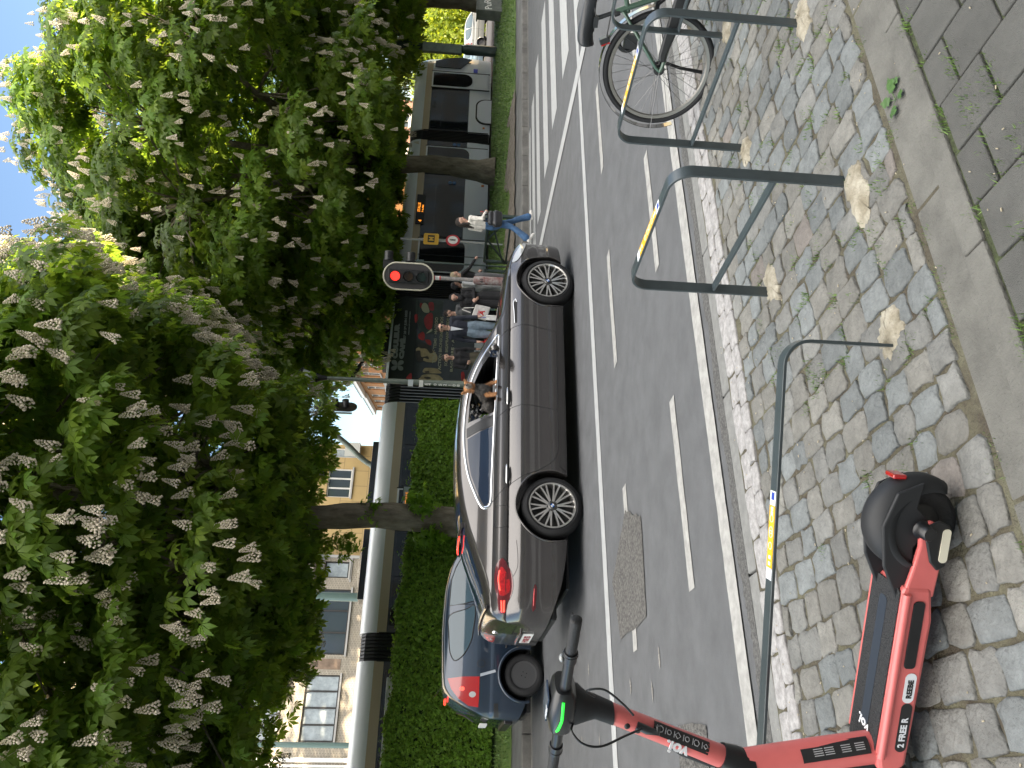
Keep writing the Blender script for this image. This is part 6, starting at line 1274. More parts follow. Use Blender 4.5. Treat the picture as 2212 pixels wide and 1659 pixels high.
tc_ = thing('phone', 'red phone held in the hands of the crossing woman', 'phone', t.location, t.rotation_euler.z); mb = MB(); c = (P['wl']+P['wr'])/2+Vector((-.0, .085, .02)); mb.obox(c, (1, 0, 0), (0, .3, 1), (0, 1, -.3), .035, .07, .006); mb.build('case', mat('red_case', (.45, .03, .03), .4), tc_, smooth=0, bevel=.004); mb = MB(); mb.obox(c+Vector((0, -.0066, .002)), (1, 0, 0), (0, .3, 1), (0, 1, -.3), .031, .065, .001); mb.build('screen', m_cg, tc_, smooth=0)
def pl_(x, y, tt): q = V(x, y, tt); return W(q[0], tt, terr(tt)), q[1]-terr(tt)
toC = radians(180)
# person with pale hair behind the signal pole, pushing right
loc, hh = pl_(963, 594, 15.4); person('person', 'person with pale hair in a dark jacket reaching forward behind the signal pole', loc, radians(-75), 1.62, dict(er=(.2, .16, 1.25), wr=(.16, .42, 1.12), el=(-.2, .05, 1.15), wl=(-.2, .2, 1.0), kl=(-.09, .1, .5), al=(-.09, .1, .09), che=(0, .03, 1.3)), [skin1, blackc, greyd, darkc], hair=caph, hairm=blond)
# person in pale grey tracksuit, arm down
loc, hh = pl_(976, 617, 14.9); person('person', 'brown skinned person with glasses in a pale grey tracksuit, right of the woman in black', loc, radians(-70), 1.58, dict(el=(-.22, .05, 1.16), wl=(-.2, .2, 1.02), er=(.23, -.05, 1.15), wr=(.22, .05, .9)), [skin2, greyc, greyc, whitesh], hair=[((0, -.02, .06), (0, -.01, .065), .094, .09), ((0, -.06, .02), (0, -.06, .0), .075, .07)], hairm=blackc)
# woman in black with head scarf
loc, hh = pl_(971, 642, 14.5); t, P, k = person('person', 'woman in a black headscarf and long black dress with folded arms', loc, toC+radians(-8), 1.60, dict(el=(-.24, .02, 1.15), wl=(-.02, .19, 1.13), er=(.24, .02, 1.15), wr=(.05, .2, 1.08)), [skin1, blackc, blackc, blackc], skirt=True, build=1.08,
    hair=[((0, -.03, .06), (0, -.02, .06), .092, .09), ((-.075, -.02, .0), (-.06, .0, -.08), .045, .05), ((.075, -.02, .0), (.06, .0, -.08), .045, .05), ((0, -.05, -.02), (0, -.03, -.14), .085, .095), ((0, .02, -.13), (0, .03, -.16), .075, .08)], hairm=blackc)
tb = thing('shopping_bag', 'white shopping bag with a red print on the arm of the woman in the headscarf', 'bag', t.location, t.rotation_euler.z)
mb = MB(); mb.prism([(-.19, -.17), (.19, -.17), (.17, .17), (-.17, .17)], lambda u, v, w_: (.30+u*.85-v*.2, w_+.16, .86+v+u*.25), -.045, .045); mb.build('bag', whbag, tb, smooth=0, bevel=.02)
mb = MB(); mb.tube([(.20, .2, 1.02), (.22, .18, 1.25), (.26, .1, 1.3), (.32, .18, 1.1)], .011, 6); mb.build('handle', whbag, tb); text('A', .16, mat('print_red', (.6, .02, .03), .5), tb, (.37, .207, .80), (-1, 0, -.25), (-.2, 0, 1), 'print', bold=.006)
mb = MB()
for i in range(3): mb.obox((.33, .2065, .93-.025*i+.0), (-1, 0, -.25), (0, 0, 1), (0, 1, 0), .09-.02*i, .005, .0015)
mb.build('print_line', MATS['print_red'], tb, smooth=0)
# dark hoodie with backpack, seen from the side
loc, hh = pl_(955, 676, 15.2); t, P, k = person('person', 'person in a dark grey hoodie, left of the woman in the headscarf', loc, radians(150), 1.72, dict(er=(.22, .06, 1.13), wr=(.2, .24, .98), el=(-.24, 0, 1.13), wl=(-.25, .1, .9)), [skin1, greyd, blackc, darkc], hair=caph+[((0, .03, .08), (0, .05, .05), .07, .05)], hairm=dkhair)
tb = thing('backpack', 'black backpack on the person in the grey hoodie', 'backpack', t.location, t.rotation_euler.z); organic('pack', [(Vector((0, -.19, 1.02))*k, Vector((0, -.18, 1.32))*k, .135*k, .12*k, 0)], [blackc], tb, .012)
tb = thing('tote_bag', 'pale green and white carrier bag between the hooded person and the woman in the headscarf', 'bag', t.location, t.rotation_euler.z); mb = MB(); mb.obox((-.27, .12, .68), (0, 1, 0), (1, 0, 0), (0, 0, 1), .13, .03, .16); mb.build('bag', cl('mint_bag', (.35, .5, .48)), tb, smooth=0, bevel=.02); mb = MB(); mb.tube([(-.27, .03, .83), (-.26, .08, .9), (-.26, .12, .92), (-.26, .16, .9), (-.27, .2, .83)], .007, 6); mb.build('handle', whbag, tb)
# man with sunglasses
loc, hh = pl_(941, 707, 14.4); t, P, k = person('person', 'man with sunglasses in a navy jacket and light jeans holding paper bags', loc, radians(172), 1.86, dict(er=(.24, -.03, 1.13), wr=(.25, .06, .90), el=(-.24, -.03, 1.13), wl=(-.27, .05, .90)), [skin1, navy, ldenim, darkc], hair=[((0, -.025, .055), (0, -.01, .062), .089, .086), ((0, -.05, .0), (0, -.05, -.02), .07, .065)], hairm=dkhair, build=1.08, extra=[((0, .085, 1.22), (0, .06, 1.42), .03, .035, 6), ((-.1, 0, 1.0), (.1, 0, 1.0), .125, .125, 1)] if False else [], head_yaw=radians(35))
mb = MB(); mb.prism([(-.045, 1.44), (.045, 1.44), (.0, 1.17)], lambda u, v, w_: (u*k, (w_+.0)*k+.0, v*k), .118, .135); mb.build('shirt', mat('shirt_white', (.65, .66, .7), .8), t, smooth=0)
R = Matrix.Rotation(radians(35), 3, 'Z'); hd = P['hd']; mb = MB()
for x in (-.034, .034): mb.ball(hd+R @ Vector((x, .088, .014))*k, (.03*k, .012*k, .02*k), 12, 8, R)
mb.tube([hd+R @ Vector(q)*k for q in ((-.085, -.0, .02), (-.06, .085, .02), (.06, .085, .02), (.085, 0, .02))], .004, 6); mb.build('sunglasses', m_blk, t, smooth=60)
for sd_, lab_, m, hm in ((1, 'red paper bag with a small white label in the hand of the man with sunglasses', redbag, MATS['print_red']), (-1, 'white paper bag with blue cord handles in the hand of the man with sunglasses', whbag, m_blue)):
    tb = thing('paper_bag', lab_, 'bag', t.location, t.rotation_euler.z); w_ = P['wr' if sd_ > 0 else 'wl']; c = w_+Vector((0, .035, -.37)); mb = MB(); mb.obox(c, (0, 1, 0), (1, 0, 0), (0, 0, 1), .15, .05, .17); mb.build('bag', m, tb, smooth=0, bevel=.006)
    mb = MB(); mb.tube([c+Vector((0, -.08, .17)), c+Vector((0, -.02, .30)), c+Vector((0, .02, .30)), c+Vector((0, .08, .17))], .005, 6); mb.build('cord_handle', hm, tb)
    if sd_ > 0: mb = MB(); mb.obox(c+Vector((.051, .0, .04)), (0, 1, 0), (1, 0, 0), (0, 0, 1), .04, .002, .025); mb.build('label', m_wst, tb, smooth=0)
# leftmost person in black jacket
loc, hh = pl_(952, 772, 15.2); person('person', 'person in a black jacket and khaki trousers holding a phone, leftmost of the waiting group', loc, radians(185), 1.72, dict(er=(.23, .03, 1.15), wr=(.15, .24, 1.12), el=(-.24, 0, 1.13), wl=(-.22, .15, .95), hl=(-.085, 0, .92)), [skin1, blackc, khaki, darkc], hair=caph, hairm=dkhair)
# ---------------------------------------------------------------- the dog leaning out of the window
d0 = Vector((1.40, -.86, 1.0)); dg = thing('dog', 'small black and tan long-haired terrier standing in the open front window of the grey-brown car', 'dog', W(2.94, 8.99), TH)
tan = mat('tan_fur', (.34, .16, .065), .8, var=.4, vscale=30, bump=1, bscale=90); bfur = mat('black_fur', (.03, .028, .026), .75, var=.5, vscale=30, bump=1, bscale=90, col2=(.10, .09, .08)); sfur = mat('silver_fur', (.26, .22, .18), .8, var=.4, vscale=40)
# local x along the car; the dog faces out of the window (-y) and up to the left (towards the rear and sky)
Q = lambda x, y, z: Vector((x, y, z))
DS = [(Q(1.40, -.62, 1.05), Q(1.44, -.78, 1.16), .075, .075, 1), (Q(1.44, -.78, 1.16), Q(1.46, -.88, 1.23), .075, .06, 1), (Q(1.46, -.88, 1.13), Q(1.46, -.90, 1.19), .055, .055, 1),
      (Q(1.46, -.88, 1.24), Q(1.45, -.92, 1.30), .052, .048, 1), (Q(1.45, -.93, 1.335), Q(1.44, -.94, 1.345), .068, .062, 0), (Q(1.435, -.985, 1.345), Q(1.42, -1.03, 1.365), .034, .026, 2), (Q(1.415, -1.046, 1.374), Q(1.415, -1.05, 1.376), .013, .012, 3), (Q(1.43, -.965, 1.375), Q(1.425, -.99, 1.385), .016, .012, 2),
      (Q(1.50, -.92, 1.37), Q(1.55, -.93, 1.40), .026, .014, 0), (Q(1.40, -.92, 1.38), Q(1.365, -.93, 1.425), .026, .014, 0), (Q(1.41, -.96, 1.32), Q(1.40, -.965, 1.30), .022, .014, 0),
      (Q(1.52, -.86, 1.13), Q(1.54, -.90, 1.07), .032, .024, 0), (Q(1.54, -.90, 1.07), Q(1.55, -.915, 1.025), .022, .02, 0), (Q(1.40, -.87, 1.12), Q(1.385, -.90, 1.06), .034, .026, 0), (Q(1.385, -.90, 1.06), Q(1.38, -.925, 1.022), .022, .022, 0),
      (Q(1.30, -.74, 1.12), Q(1.27, -.82, 1.10), .06, .05, 1), (Q(1.25, -.72, 1.05), Q(1.27, -.78, 1.10), .055, .05, 1)]
for x0, s_ in ((1.55, 1), (1.38, -1)):
    for f in (-.014, 0, .014): DS.append((Q(x0+f, -.925, 1.02), Q(x0+f, -.945, 1.014), .010, .009, 0))
DO = organic('body', DS, [tan, bfur, sfur, m_blk], dg, .007, noise=.0022, seed=3)
rs = np.random.RandomState(4); me = DO.data; fi = rs.choice(len(me.polygons), 5200); vs = []; idx = []; mi = []
for f in fi:
    p = me.polygons[int(f)]; c = p.center; n_ = p.normal
    if c.z < 1.03: continue
    d = (n_*.6+Vector((rs.randn()*.35, rs.randn()*.35, -.55+rs.randn()*.25))).normalized()*rs.uniform(.014, .034); q = d.cross(n_).normalized()*.0016; i = len(vs); vs += [tuple(c-q), tuple(c+q), tuple(c+d)]; idx += [i, i+1, i+2]; mi.append(p.material_index)
join_np('fur', np.array(vs), 3, idx, [tan, bfur, sfur, m_blk], dg, mi=mi)
mb = MB()
for x in (1.415, 1.458): mb.ball((x-.004, -.998, 1.368), .009, 8, 6)
mb.build('eye', m_blk, dg, smooth=60)
# ================================================================= bicycle at the far hoop
m_bgr = mat('bike_green_paint', (.05, .095, .065), .35, coat=.6); m_bblk = mat('bike_black', (.014, .014, .015), .4); m_brim = mat('bike_rim_alloy', (.24, .23, .21), .4, metal=.7); m_sad = mat('saddle_vinyl', (.02, .022, .025), .45, bump=.3, bscale=120); m_spoke = mat('spoke_steel', (.16, .16, .16), .4, metal=.8)
bp_ = G(1540, 150); bk = thing('bicycle', 'dark green city bicycle with black mudguard and saddle, locked at the upper bike stands', 'bicycle', (D(1426, 150, 4.62).x, D(1426, 150, 4.62).y, .0), radians(-41)); bk.rotation_euler.x = radians(-3)
def bwheel(x, R=.345):
    mb = MB(); mb.lathe([(R-.018+.018*cos(a), .018*sin(a)) for a in np.linspace(0, 2*pi, 10, endpoint=False)], (x, 0, R), (0, 1, 0), 64, closed=True); w_ = mb.build('wheel', m_tyre, bk, smooth=60)
    mb = MB(); mb.lathe([(R-.034, -.012), (R-.034, .012), (R-.052, .010), (R-.058, 0), (R-.052, -.010)], (x, 0, R), (0, 1, 0), 64, closed=True); mb.build('rim', m_brim, w_, smooth=40)
    for k in range(32):
        a = 2*pi*k/32; sd_ = 1 if k % 2 else -1; a2 = a+(.9 if (k//2) % 2 else -.9); mb = MB(); mb.tube([(x+cos(a2)*.03, sd_*.03, R+sin(a2)*.03), (x+cos(a)*(R-.05), 0, R+sin(a)*(R-.05))], .0013, 4); mb.build('spoke', m_spoke, w_, smooth=0)
    mb = MB(); mb.cyl((x, -.05, R), (x, .05, R), .018, seg=12); mb.cyl((x, -.032, R), (x, -.028, R), .034, seg=16); mb.cyl((x, .028, R), (x, .032, R), .034, seg=16); mb.build('hub', m_bblk, w_, smooth=40); return w_
R = .345; bwheel(0, R); bwheel(1.08, R)
def arc(cx, cz, r, a0, a1, n=20, y=0): return [(cx+r*cos(radians(a)), y, cz+r*sin(radians(a))) for a in np.linspace(a0, a1, n)]
for cx, a0, a1 in ((0, 15, 205), (1.08, 25, 165)):
    mb = MB(); mb.ribbon(arc(cx, R, R+.022, a0, a1, 30), (0, 1, 0), .055, .003); f = mb.build('mudguard', mat('mudguard_black', (.016, .018, .022), .18, coat=.8), bk, smooth=50)
    mb = MB(); a = radians(a1-22)
    for y in (-.032, .032): mb.tube([(cx, y*1.6, R), (cx+cos(a)*(R+.02), y, R+sin(a)*(R+.02))], .0025, 6)
    mb.tube([(cx+cos(a)*(R+.02), -.032, R+sin(a)*(R+.02)), (cx+cos(a)*(R+.032), 0, R+sin(a)*(R+.032)), (cx+cos(a)*(R+.02), .032, R+sin(a)*(R+.02))], .0025, 6); mb.build('mudguard_stay', m_spoke, bk, smooth=40)
BBx, BBz = .46, .285; ST = Vector((.30, 0, .66)); 
mb = MB(); mb.tube([(BBx, 0, BBz), ST], .017, 12); mb.build('seat_tube', m_bgr, bk)
mb = MB()
for y in (-1, 1): mb.tube([(0, y*.062, R), (.03, y*.06, R-.01), (.22, y*.055, BBz+.03), (BBx-.03, y*.035, BBz)], .0115, 10)
mb.build('chain_stay', m_bgr, bk, smooth=50)
mb = MB()
for y in (-1, 1): mb.tube([(0, y*.062, R), (.02, y*.06, R+.03), (ST.x-.005, y*.03, ST.z-.05), (ST.x, y*.012, ST.z-.04)], .0095, 10)
mb.build('seat_stay', m_bgr, bk, smooth=50)
mb = MB(); mb.tube([(ST.x, 0, ST.z-.07), (.92, 0, .80)], .015, 10); mb.build('top_tube', m_bgr, bk)
mb = MB(); mb.tube([(BBx, 0, BBz), (.94, 0, .70)], .019, 12); mb.build('down_tube', m_bgr, bk)
mb = MB(); mb.tube([(.97, 0, .64), (.90, 0, .88)], .02, 12); mb.build('head_tube', m_bgr, bk)
mb = MB()
for y in (-1, 1): mb.tube([(1.08, y*.055, R), (1.0, y*.045, .56), (.97, y*.02, .64)], .012, 10)
mb.build('fork', m_bgr, bk, smooth=50)
mb = MB(); mb.tube([(.90, 0, .88), (.87, 0, 1.0)], .013, 10); mb.tube([(.72, -.29, 1.02), (.80, -.24, 1.03), (.88, -.1, 1.01), (.88, .1, 1.01), (.80, .24, 1.03), (.72, .29, 1.02)], .011, 10); hb = mb.build('handlebar', m_bblk, bk, smooth=50)
mb = MB(); mb.tube([ST, ST+Vector((-.055, 0, .125))], .0135, 12); mb.lathe([(.019, 0), (.021, .02), (.019, .035)], ST-Vector((0, 0, .02)), (-.4, 0, 1), 16); mb.build('seat_post', m_bblk, bk)
sc_ = ST+Vector((-.065, 0, .165)); prof = [(-.135, .085, .0), (-.12, .088, .012), (-.06, .075, .018), (0, .045, .008), (.07, .024, .004), (.12, .018, -.002), (.14, .008, -.012)]
mb = MB(); seg = 14; vs = []
for x, hw, dz in prof:
    for k in range(seg): a = 2*pi*k/seg; vs.append((sc_.x+x, cos(a)*hw, sc_.z+dz+(sin(a)*.034 if sin(a) > 0 else sin(a)*.055*(1-x*2.2))))
mb.add(vs, [(i*seg+k, i*seg+(k+1) % seg, (i+1)*seg+(k+1) % seg, (i+1)*seg+k) for i in range(len(prof)-1) for k in range(seg)]+[tuple(range(seg)), tuple(range(len(vs)-seg, len(vs)))]); o = mb.build('saddle', m_sad, bk, smooth=80); o.modifiers.new('s', 'SUBSURF').levels = 2; o.modifiers['s'].render_levels = 2
mb = MB()
for y in (-.02, .02): mb.tube([(sc_.x-.10, y*1.4, sc_.z-.02), (sc_.x-.05, y, sc_.z-.045), (sc_.x+.04, y, sc_.z-.045), (sc_.x+.1, y*.5, sc_.z-.02)], .0035, 6)
mb.box(sc_.x-.03, sc_.x+.03, -.028, .028, sc_.z-.065, sc_.z-.035); mb.build('saddle_rails', m_bblk, bk, smooth=40)
# chain case, crank, kickstand, carrier, pannier, lamp, lock
mb = MB(); mb.prism([(.06, R+.022), (.1, R+.03), (BBx+.0, BBz+.06), (BBx+.07, BBz+.02), (BBx+.03, BBz-.05), (.1, R-.02), (.06, R-.02)], lambda u, v, w_: (u, w_, v), -.085, -.06); mb.build('chain_case', m_bblk, bk, smooth=0, bevel=.012)
mb = MB(); mb.cyl((BBx, -.11, BBz), (BBx, .1, BBz), .014, seg=10); mb.bar((BBx, -.1, BBz), (BBx+.12, -.1, BBz-.12), .012, .022, (0, 1, 0)); mb.bar((BBx, .09, BBz), (BBx-.12, .09, BBz+.12), .012, .022, (0, 1, 0)); mb.box(BBx+.07, BBx+.16, -.2, -.11, BBz-.135, BBz-.11); mb.box(BBx-.16, BBx-.07, .1, .19, BBz+.11, BBz+.135); mb.build('crank', m_bblk, bk, smooth=40)
mb = MB(); mb.tube([(.02, .075, R-.02), (-.02, .11, .19), (-.05, .16, .02)], [.011, .010, .012], 10); mb.build('kickstand', m_bblk, bk)
mb = MB(); mb.obox((sc_.x-.10, .0, sc_.z-.12), (1, 0, .5), (0, 1, 0), (-.5, 0, 1), .014, .03, .028); lp = mb.build('rear_lamp', m_bblk, bk, smooth=0, bevel=.006); mb = MB(); mb.obox((sc_.x-.118, .0, sc_.z-.128), (1, 0, .5), (0, 1, 0), (-.5, 0, 1), .004, .026, .024); mb.build('rear_lens', m_tailb, lp, smooth=0)
mb = MB(); mb.tube([(ST.x-.03, 0, ST.z+.03), (sc_.x-.09, 0, sc_.z-.13)], .004, 6); mb.build('lamp_bracket', m_bblk, bk)
mb = MB(); mb.tube(arc(.12, .56, .05, 0, 300, 14, .045), .013, 8); mb.box(.09, .17, .02, .07, .5, .58); mb.build('frame_lock', m_bblk, bk, smooth=50)
mb = MB(); mb.tube([(.45, .05, .62), (.52, .08, .48), (.6, .05, .40), (.68, 0, .5), (.66, -.03, .62)], .016, 10); mb.build('lock_cable', m_bblk, bk, smooth=60)
mb = MB(); mb.box(.80, 1.22, -.30, -.14, .38, .70); mb.build('pannier', cl('pannier_black', (.015, .015, .017)), bk, smooth=0, bevel=.03)
# ================================================================= rental scooter
m_cor = mat('coral_paint', (.57, .125, .118), .42, coat=.35, var=.06, vscale=7); m_grip = mat('grip_rubber', (.010, .010, .011), .6, bump=.4, bscale=200); m_matd = mat('deck_mat_rubber', (.022, .023, .025), .8, bump=1.5, bscale=150); m_mats = mat('deck_mat_stripe', (.02, .028, .042), .45); m_green = mat('green_led', (.02, .9, .05), .4, emit=(.02, 1, .04), es=.22); m_scb = mat('scooter_black', (.007, .0075, .009), .38, coat=.2); m_scm = mat('scooter_matt_black', (.010, .011, .013), .6); m_stk = mat('sticker_black', (.016, .016, .017), .4); m_cr = mat('reflector_cream', (.62, .58, .46), .4); m_stg = mat('sticker_grey_print', (.35, .35, .36), .5)
sc0 = Vector((-.345, 2.125, .03)); fd = Vector((-.984, .177, 0)).normalized(); sco = thing('electric_scooter', 'coral red rental e-scooter with black deck parked on the cobbles at the lower left', 'scooter', sc0, atan2(fd.y, fd.x))
ld = Vector((fd.y, -fd.x, 0)); ld = Vector((-fd.y, fd.x, 0))   # local +y
def SL(p): r = Vector(p)-sc0; return Vector((r.dot(fd), r.dot(ld), r.z))     # world -> scooter local
RW = .115
def scw(x, parent, nm='wheel', rot=None):
    mb = MB(); mb.lathe([(RW-.055, -.02), (RW-.02, -.028), (RW-.006, -.022), (RW, -.008), (RW, .008), (RW-.006, .022), (RW-.02, .028), (RW-.055, .02)], (0, 0, 0), (0, 1, 0), 48, closed=True); w_ = mb.build(nm, m_tyre, parent, smooth=50); mb = MB(); mb.lathe([(0, -.03), (.03, -.03), (.05, -.018), (RW-.05, -.018), (RW-.05, .018), (.05, .018), (.03, .03), (0, .03)], (0, 0, 0), (0, 1, 0), 32); mb.build('rim', m_scb, w_, smooth=40); w_.location = x
    if rot: w_.rotation_euler.z = rot
    return w_
scw((0, 0, RW), sco)
# rear mudguard
mb = MB(); n = 16; vs = []; A_ = np.linspace(radians(205), radians(12), 22)
for a in A_:
    f = (a-A_[-1])/(A_[0]-A_[-1]); rr = RW+.028+.012*sin(f*pi); dp = .052+.02*(1-f)
    for q in np.linspace(-1, 1, 9):
        y = q*dp; dr = -(abs(q)**3)*(.030+.028*sin(f*pi)); vs.append((cos(a)*(rr+dr), y, RW+sin(a)*(rr+dr)))
mb.add(vs, [(i*9+k, i*9+k+1, i*9+10+k, i*9+9+k) for i in range(21) for k in range(8)]); o = mb.build('rear_mudguard', m_scm, sco, smooth=60); sm_ = o.modifiers.new('s', 'SOLIDIFY'); sm_.thickness = .004
for sd_ in (-1, 1):
    mb = MB(); mb.prism([(-.135, .14), (-.10, .215), (.0, .245), (.12, .225), (.215, .175), (.23, .15), (.15, .13), (.06, .145), (.02, .12), (-.03, .115), (-.06, .15)], lambda u, v, w_: (u, w_, v), sd_*.046, sd_*.058); mb.build('mudguard_side', m_scm, sco, smooth=0, bevel=.005)
mb = MB(); mb.box(-.146, -.132, -.025, .025, .175, .215); mb.build('tail_light', m_tailb, sco, smooth=0, bevel=.005)
# rear arms with hub cap and cream reflector
for sd_ in (-1, 1):
    mb = MB(); mb.prism([(-.03, .115), (-.01, .145), (.05, .14), (.12, .15), (.2, .165), (.2, .075), (.12, .07), (.03, .07), (-.015, .085)], lambda u, v, w_: (u, w_, v), sd_*.06, sd_*.078); mb.build('rear_arm', m_cor, sco, smooth=0, bevel=.006)
    mb = MB(); mb.prism([(-.035, .10), (-.02, .13), (.03, .13), (.09, .11), (.115, .085), (.10, .062), (-.02, .065)], lambda u, v, w_: (u, w_, v), sd_*.079, sd_*.088); mb.build('arm_cover', m_scb, sco, smooth=0, bevel=.005)
    mb = MB(); mb.prism(rrect(-.012, .088, .064, .088, .011), lambda u, v, w_: (u, w_, v), sd_*.0885, sd_*.0915); mb.build('reflector', m_cr, sco, smooth=0)
    mb = MB(); mb.lathe([(.0, .03), (.018, .03), (.022, .024), (.022, .0), (.028, -.01)], (.0, sd_*.078, .135), (0, sd_, 0), 20); mb.build('hub_bolt', m_scb, sco, smooth=40)
# deck
x0, x1 = .17, .74
mb = MB(); mb.prism([(x0, .165), (x0+.03, .17), (x1-.04, .17), (x1+.02, .155), (x1+.03, .12), (x1, .075), (x0+.1, .068), (x0, .085)], lambda u, v, w_: (u, w_, v), -.082, .082); dk = mb.build('deck', m_cor, sco, smooth=0, bevel=.012)
mb = MB(); mb.prism(rrect(x0+.01, x1-.005, -.072, .072, .02), lambda u, v, w_: (u, v, w_), .1705, .1745); mb.build('deck_mat', m_matd, sco, smooth=0, bevel=.0015)
mb = MB(); mb.prism(rrect(x0+.06, x1-.09, -.02, .02, .015), lambda u, v, w_: (u, v, w_), .1747, .1756); mb.build('mat_stripe', m_mats, sco, smooth=0)
text('voi.', .045, m_wst, sco, (x1-.095, .034, .1765), (-.25, -1, 0), (1, -.25, 0), 'lettering', bold=.0012)
for sd_ in (-1, 1):
    mb = MB(); mb.tube([(x0+.02, sd_*.082, .158), (x1-.03, sd_*.082, .158)], .0125, 10); mb.build('deck_rail', m_cor, sco, smooth=60)
    mb = MB(); mb.prism(rrect(x0+.04, x0+.25, .100, .135, .012), lambda u, v, w_: (u, w_, v), sd_*.0823, sd_*.086); mb.build('battery_latch', m_scb, sco, smooth=0, bevel=.002)
    mb = MB(); mb.prism(rrect(x0+.265, x0+.36, .088, .122, .016), lambda u, v, w_: (u, w_, v), sd_*.0823, sd_*.0835); mb.build('white_sticker', m_wst, sco, smooth=0)
    mb = MB(); mb.prism(rrect(x0+.362, x0+.52, .086, .120, .016), lambda u, v, w_: (u, w_, v), sd_*.0823, sd_*.0836); mb.build('black_sticker', m_stk, sco, smooth=0)
text('REEBE', .022, m_stk, sco, (x0+.345, .0838, .097), (-1, 0, 0), (0, 0, 1), 'lettering', bold=.0008); text('2 FREE R', .026, m_wst, sco, (x0+.505, .0838, .095), (-1, 0, 0), (0, 0, 1), 'lettering', bold=.0008)
mb = MB(); mb.prism([(x1-.03, .05), (x1+.06, .06), (x1+.10, .13), (x1+.05, .17), (x1-.02, .16)], lambda u, v, w_: (u, w_, v), -.05, .05); mb.build('front_frame', m_scb, sco, smooth=0, bevel=.012)
mb = MB(); mb.tube([(x1+.02, .06, .07), (x1+.05, .12, .0)], [.012, .010], 8); mb.tube([(x1-.02, .05, .06), (x1+.05, .07, .05)], .012, 8); mb.build('kickstand', m_scb, sco)
# stem: lower frame tube, folding collar, upper tube
YB = 2.235
def SD(x, y, Y=YB): return SL(D(x, y, Y))
pA, pB, pC, pD = SD(1905, 1607, 2.215), SD(1612, 1652, 2.24), SD(1600, 1650, 2.24), SD(1316, 1538, 2.235)
def rtube(mb, path, hw, hd, r=.6, ref=(0, 1, 0)):
    mb.tube(path, [hw]*len(path), 16, sx=1, sy=hd/hw, ref=ref)
mb = MB(); rtube(mb, [pA+Vector((0, 0, -.03)), pA.lerp(pB, .5), pB], .042, .052); ls = mb.build('lower_stem', m_cor, sco, smooth=60)
mb = MB(); a = pB+(pC-pB)*.0; d1 = (pB-pA).normalized(); d2 = (pD-pC).normalized(); mb.tube([pB-d1*.02, pB+d1*.012, pC+d2*.03, pC+d2*.07], [.046, .05, .047, .040], 18); mb.build('folding_collar', m_scb, sco, smooth=50)
mb = MB(); mb.tube([pC+d2*.06, pC.lerp(pD, .5), pD], [.034, .031, .030], 18); us = mb.build('upper_stem', m_cor, sco, smooth=60)
# folding lever strip behind the tube
mb = MB(); side = Vector((.95, .0, .25)); mb.tube([pC.lerp(pD, f)+Vector((.036, -.01, -.008))*(1+.2*sin(f*3)) for f in (.1, .25, .45, .55)], [.008, .016, .016, .006], 10); mb.build('cable_cover', m_scm, sco, smooth=60)
# stickers around the upper tube
def wrap(parent, f0, f1, a0, a1, r, m, name, P0=pC, P1=pD, off=.0012):
    p0, p1 = P0.lerp(P1, f0), P0.lerp(P1, f1); d = (p1-p0).normalized(); y = Vector((0, 1, 0)); y = (y-d*y.dot(d)).normalized(); x = y.cross(d); vs = []; A_ = np.linspace(a0, a1, 9)
    for p in (p0, p1):
        for rr in (r+off, r+off-.002):
            for a in A_: vs.append(p+(y*cos(a)+x*sin(a))*rr)
    mb = MB(); m_ = 9; mb.add(vs, [(i, i+1, 2*m_+i+1, 2*m_+i) for i in range(8)]+[(0, m_, 3*m_, 2*m_), (8, 2*m_+8, 3*m_+8, m_+8)]); return mb.build(name, m, parent, smooth=60)
wrap(sco, .28, .70, -1.35, -.12, .0315, m_stk, 'instruction_sticker')
for i, f in enumerate((.31, .38, .45, .52, .585, .65)):
    p = pC.lerp(pD, f); d = (pD-pC).normalized(); y = (Vector((0, 1, 0))-d*d.y).normalized(); x = y.cross(d); c = p+(y*cos(.75)-x*sin(.75))*.0338
    nn = (y*cos(.75)-x*sin(.75)); tt = nn.cross(d)
    mb = MB(); mb.tube([c+(d*cos(a)+tt*sin(a))*(.007+.002*(i % 2)) for a in np.linspace(0, 2*pi, 4+i % 3*2, endpoint=False)], .0013, 5, closed=True); mb.build('icon', m_stg, sco, smooth=30)
    mb = MB(); mb.obox(c+d*.012, d, tt, nn, .001, .009, .0006); mb.build('icon_line', m_stg, sco, smooth=0)
text('voi.', .050, m_wst, sco, pC.lerp(pD, .42)+Vector((-.004, .0325, 0)), (pD-pC), Vector((1, .25, 0)), 'lettering', bold=.0015, th=.004)
wrap(sco, .13, .62, -1.3, -.25, .047, m_stk, 'warning_sticker', pA, pB)
for f in (.2, .3, .42, .5):
    p = pA.lerp(pB, f); d = (pB-pA).normalized(); y = (Vector((0, 1, 0))-d*d.y).normalized(); x = y.cross(d); nn = y*cos(.75)-x*sin(.75); tt = nn.cross(d); c = p+nn*.0492
    for k in range(4): mb = MB(); mb.obox(c+tt*(.006*k-.009), d, tt, nn, .014, .0012, .0005); mb.build('sticker_line', m_stg, sco, smooth=0)
# hooks and vents on the red tube
for f in (.80, .88):
    p = pC.lerp(pD, f); mb = MB(); mb.ball(p+Vector((.006, .030, 0)), (.010, .004, .009), 8, 6); mb.build('vent', m_stk, sco)
mb = MB(); p = pC.lerp(pD, .74); mb.tube([p+Vector((-.02, .028, .03)), p+Vector((-.01, .036, .0)), p+Vector((-.012, .05, -.03)), p+Vector((-.03, .045, -.03))], [.012, .013, .009, .008], 10); mb.build('bag_hook', m_scb, sco, smooth=60)
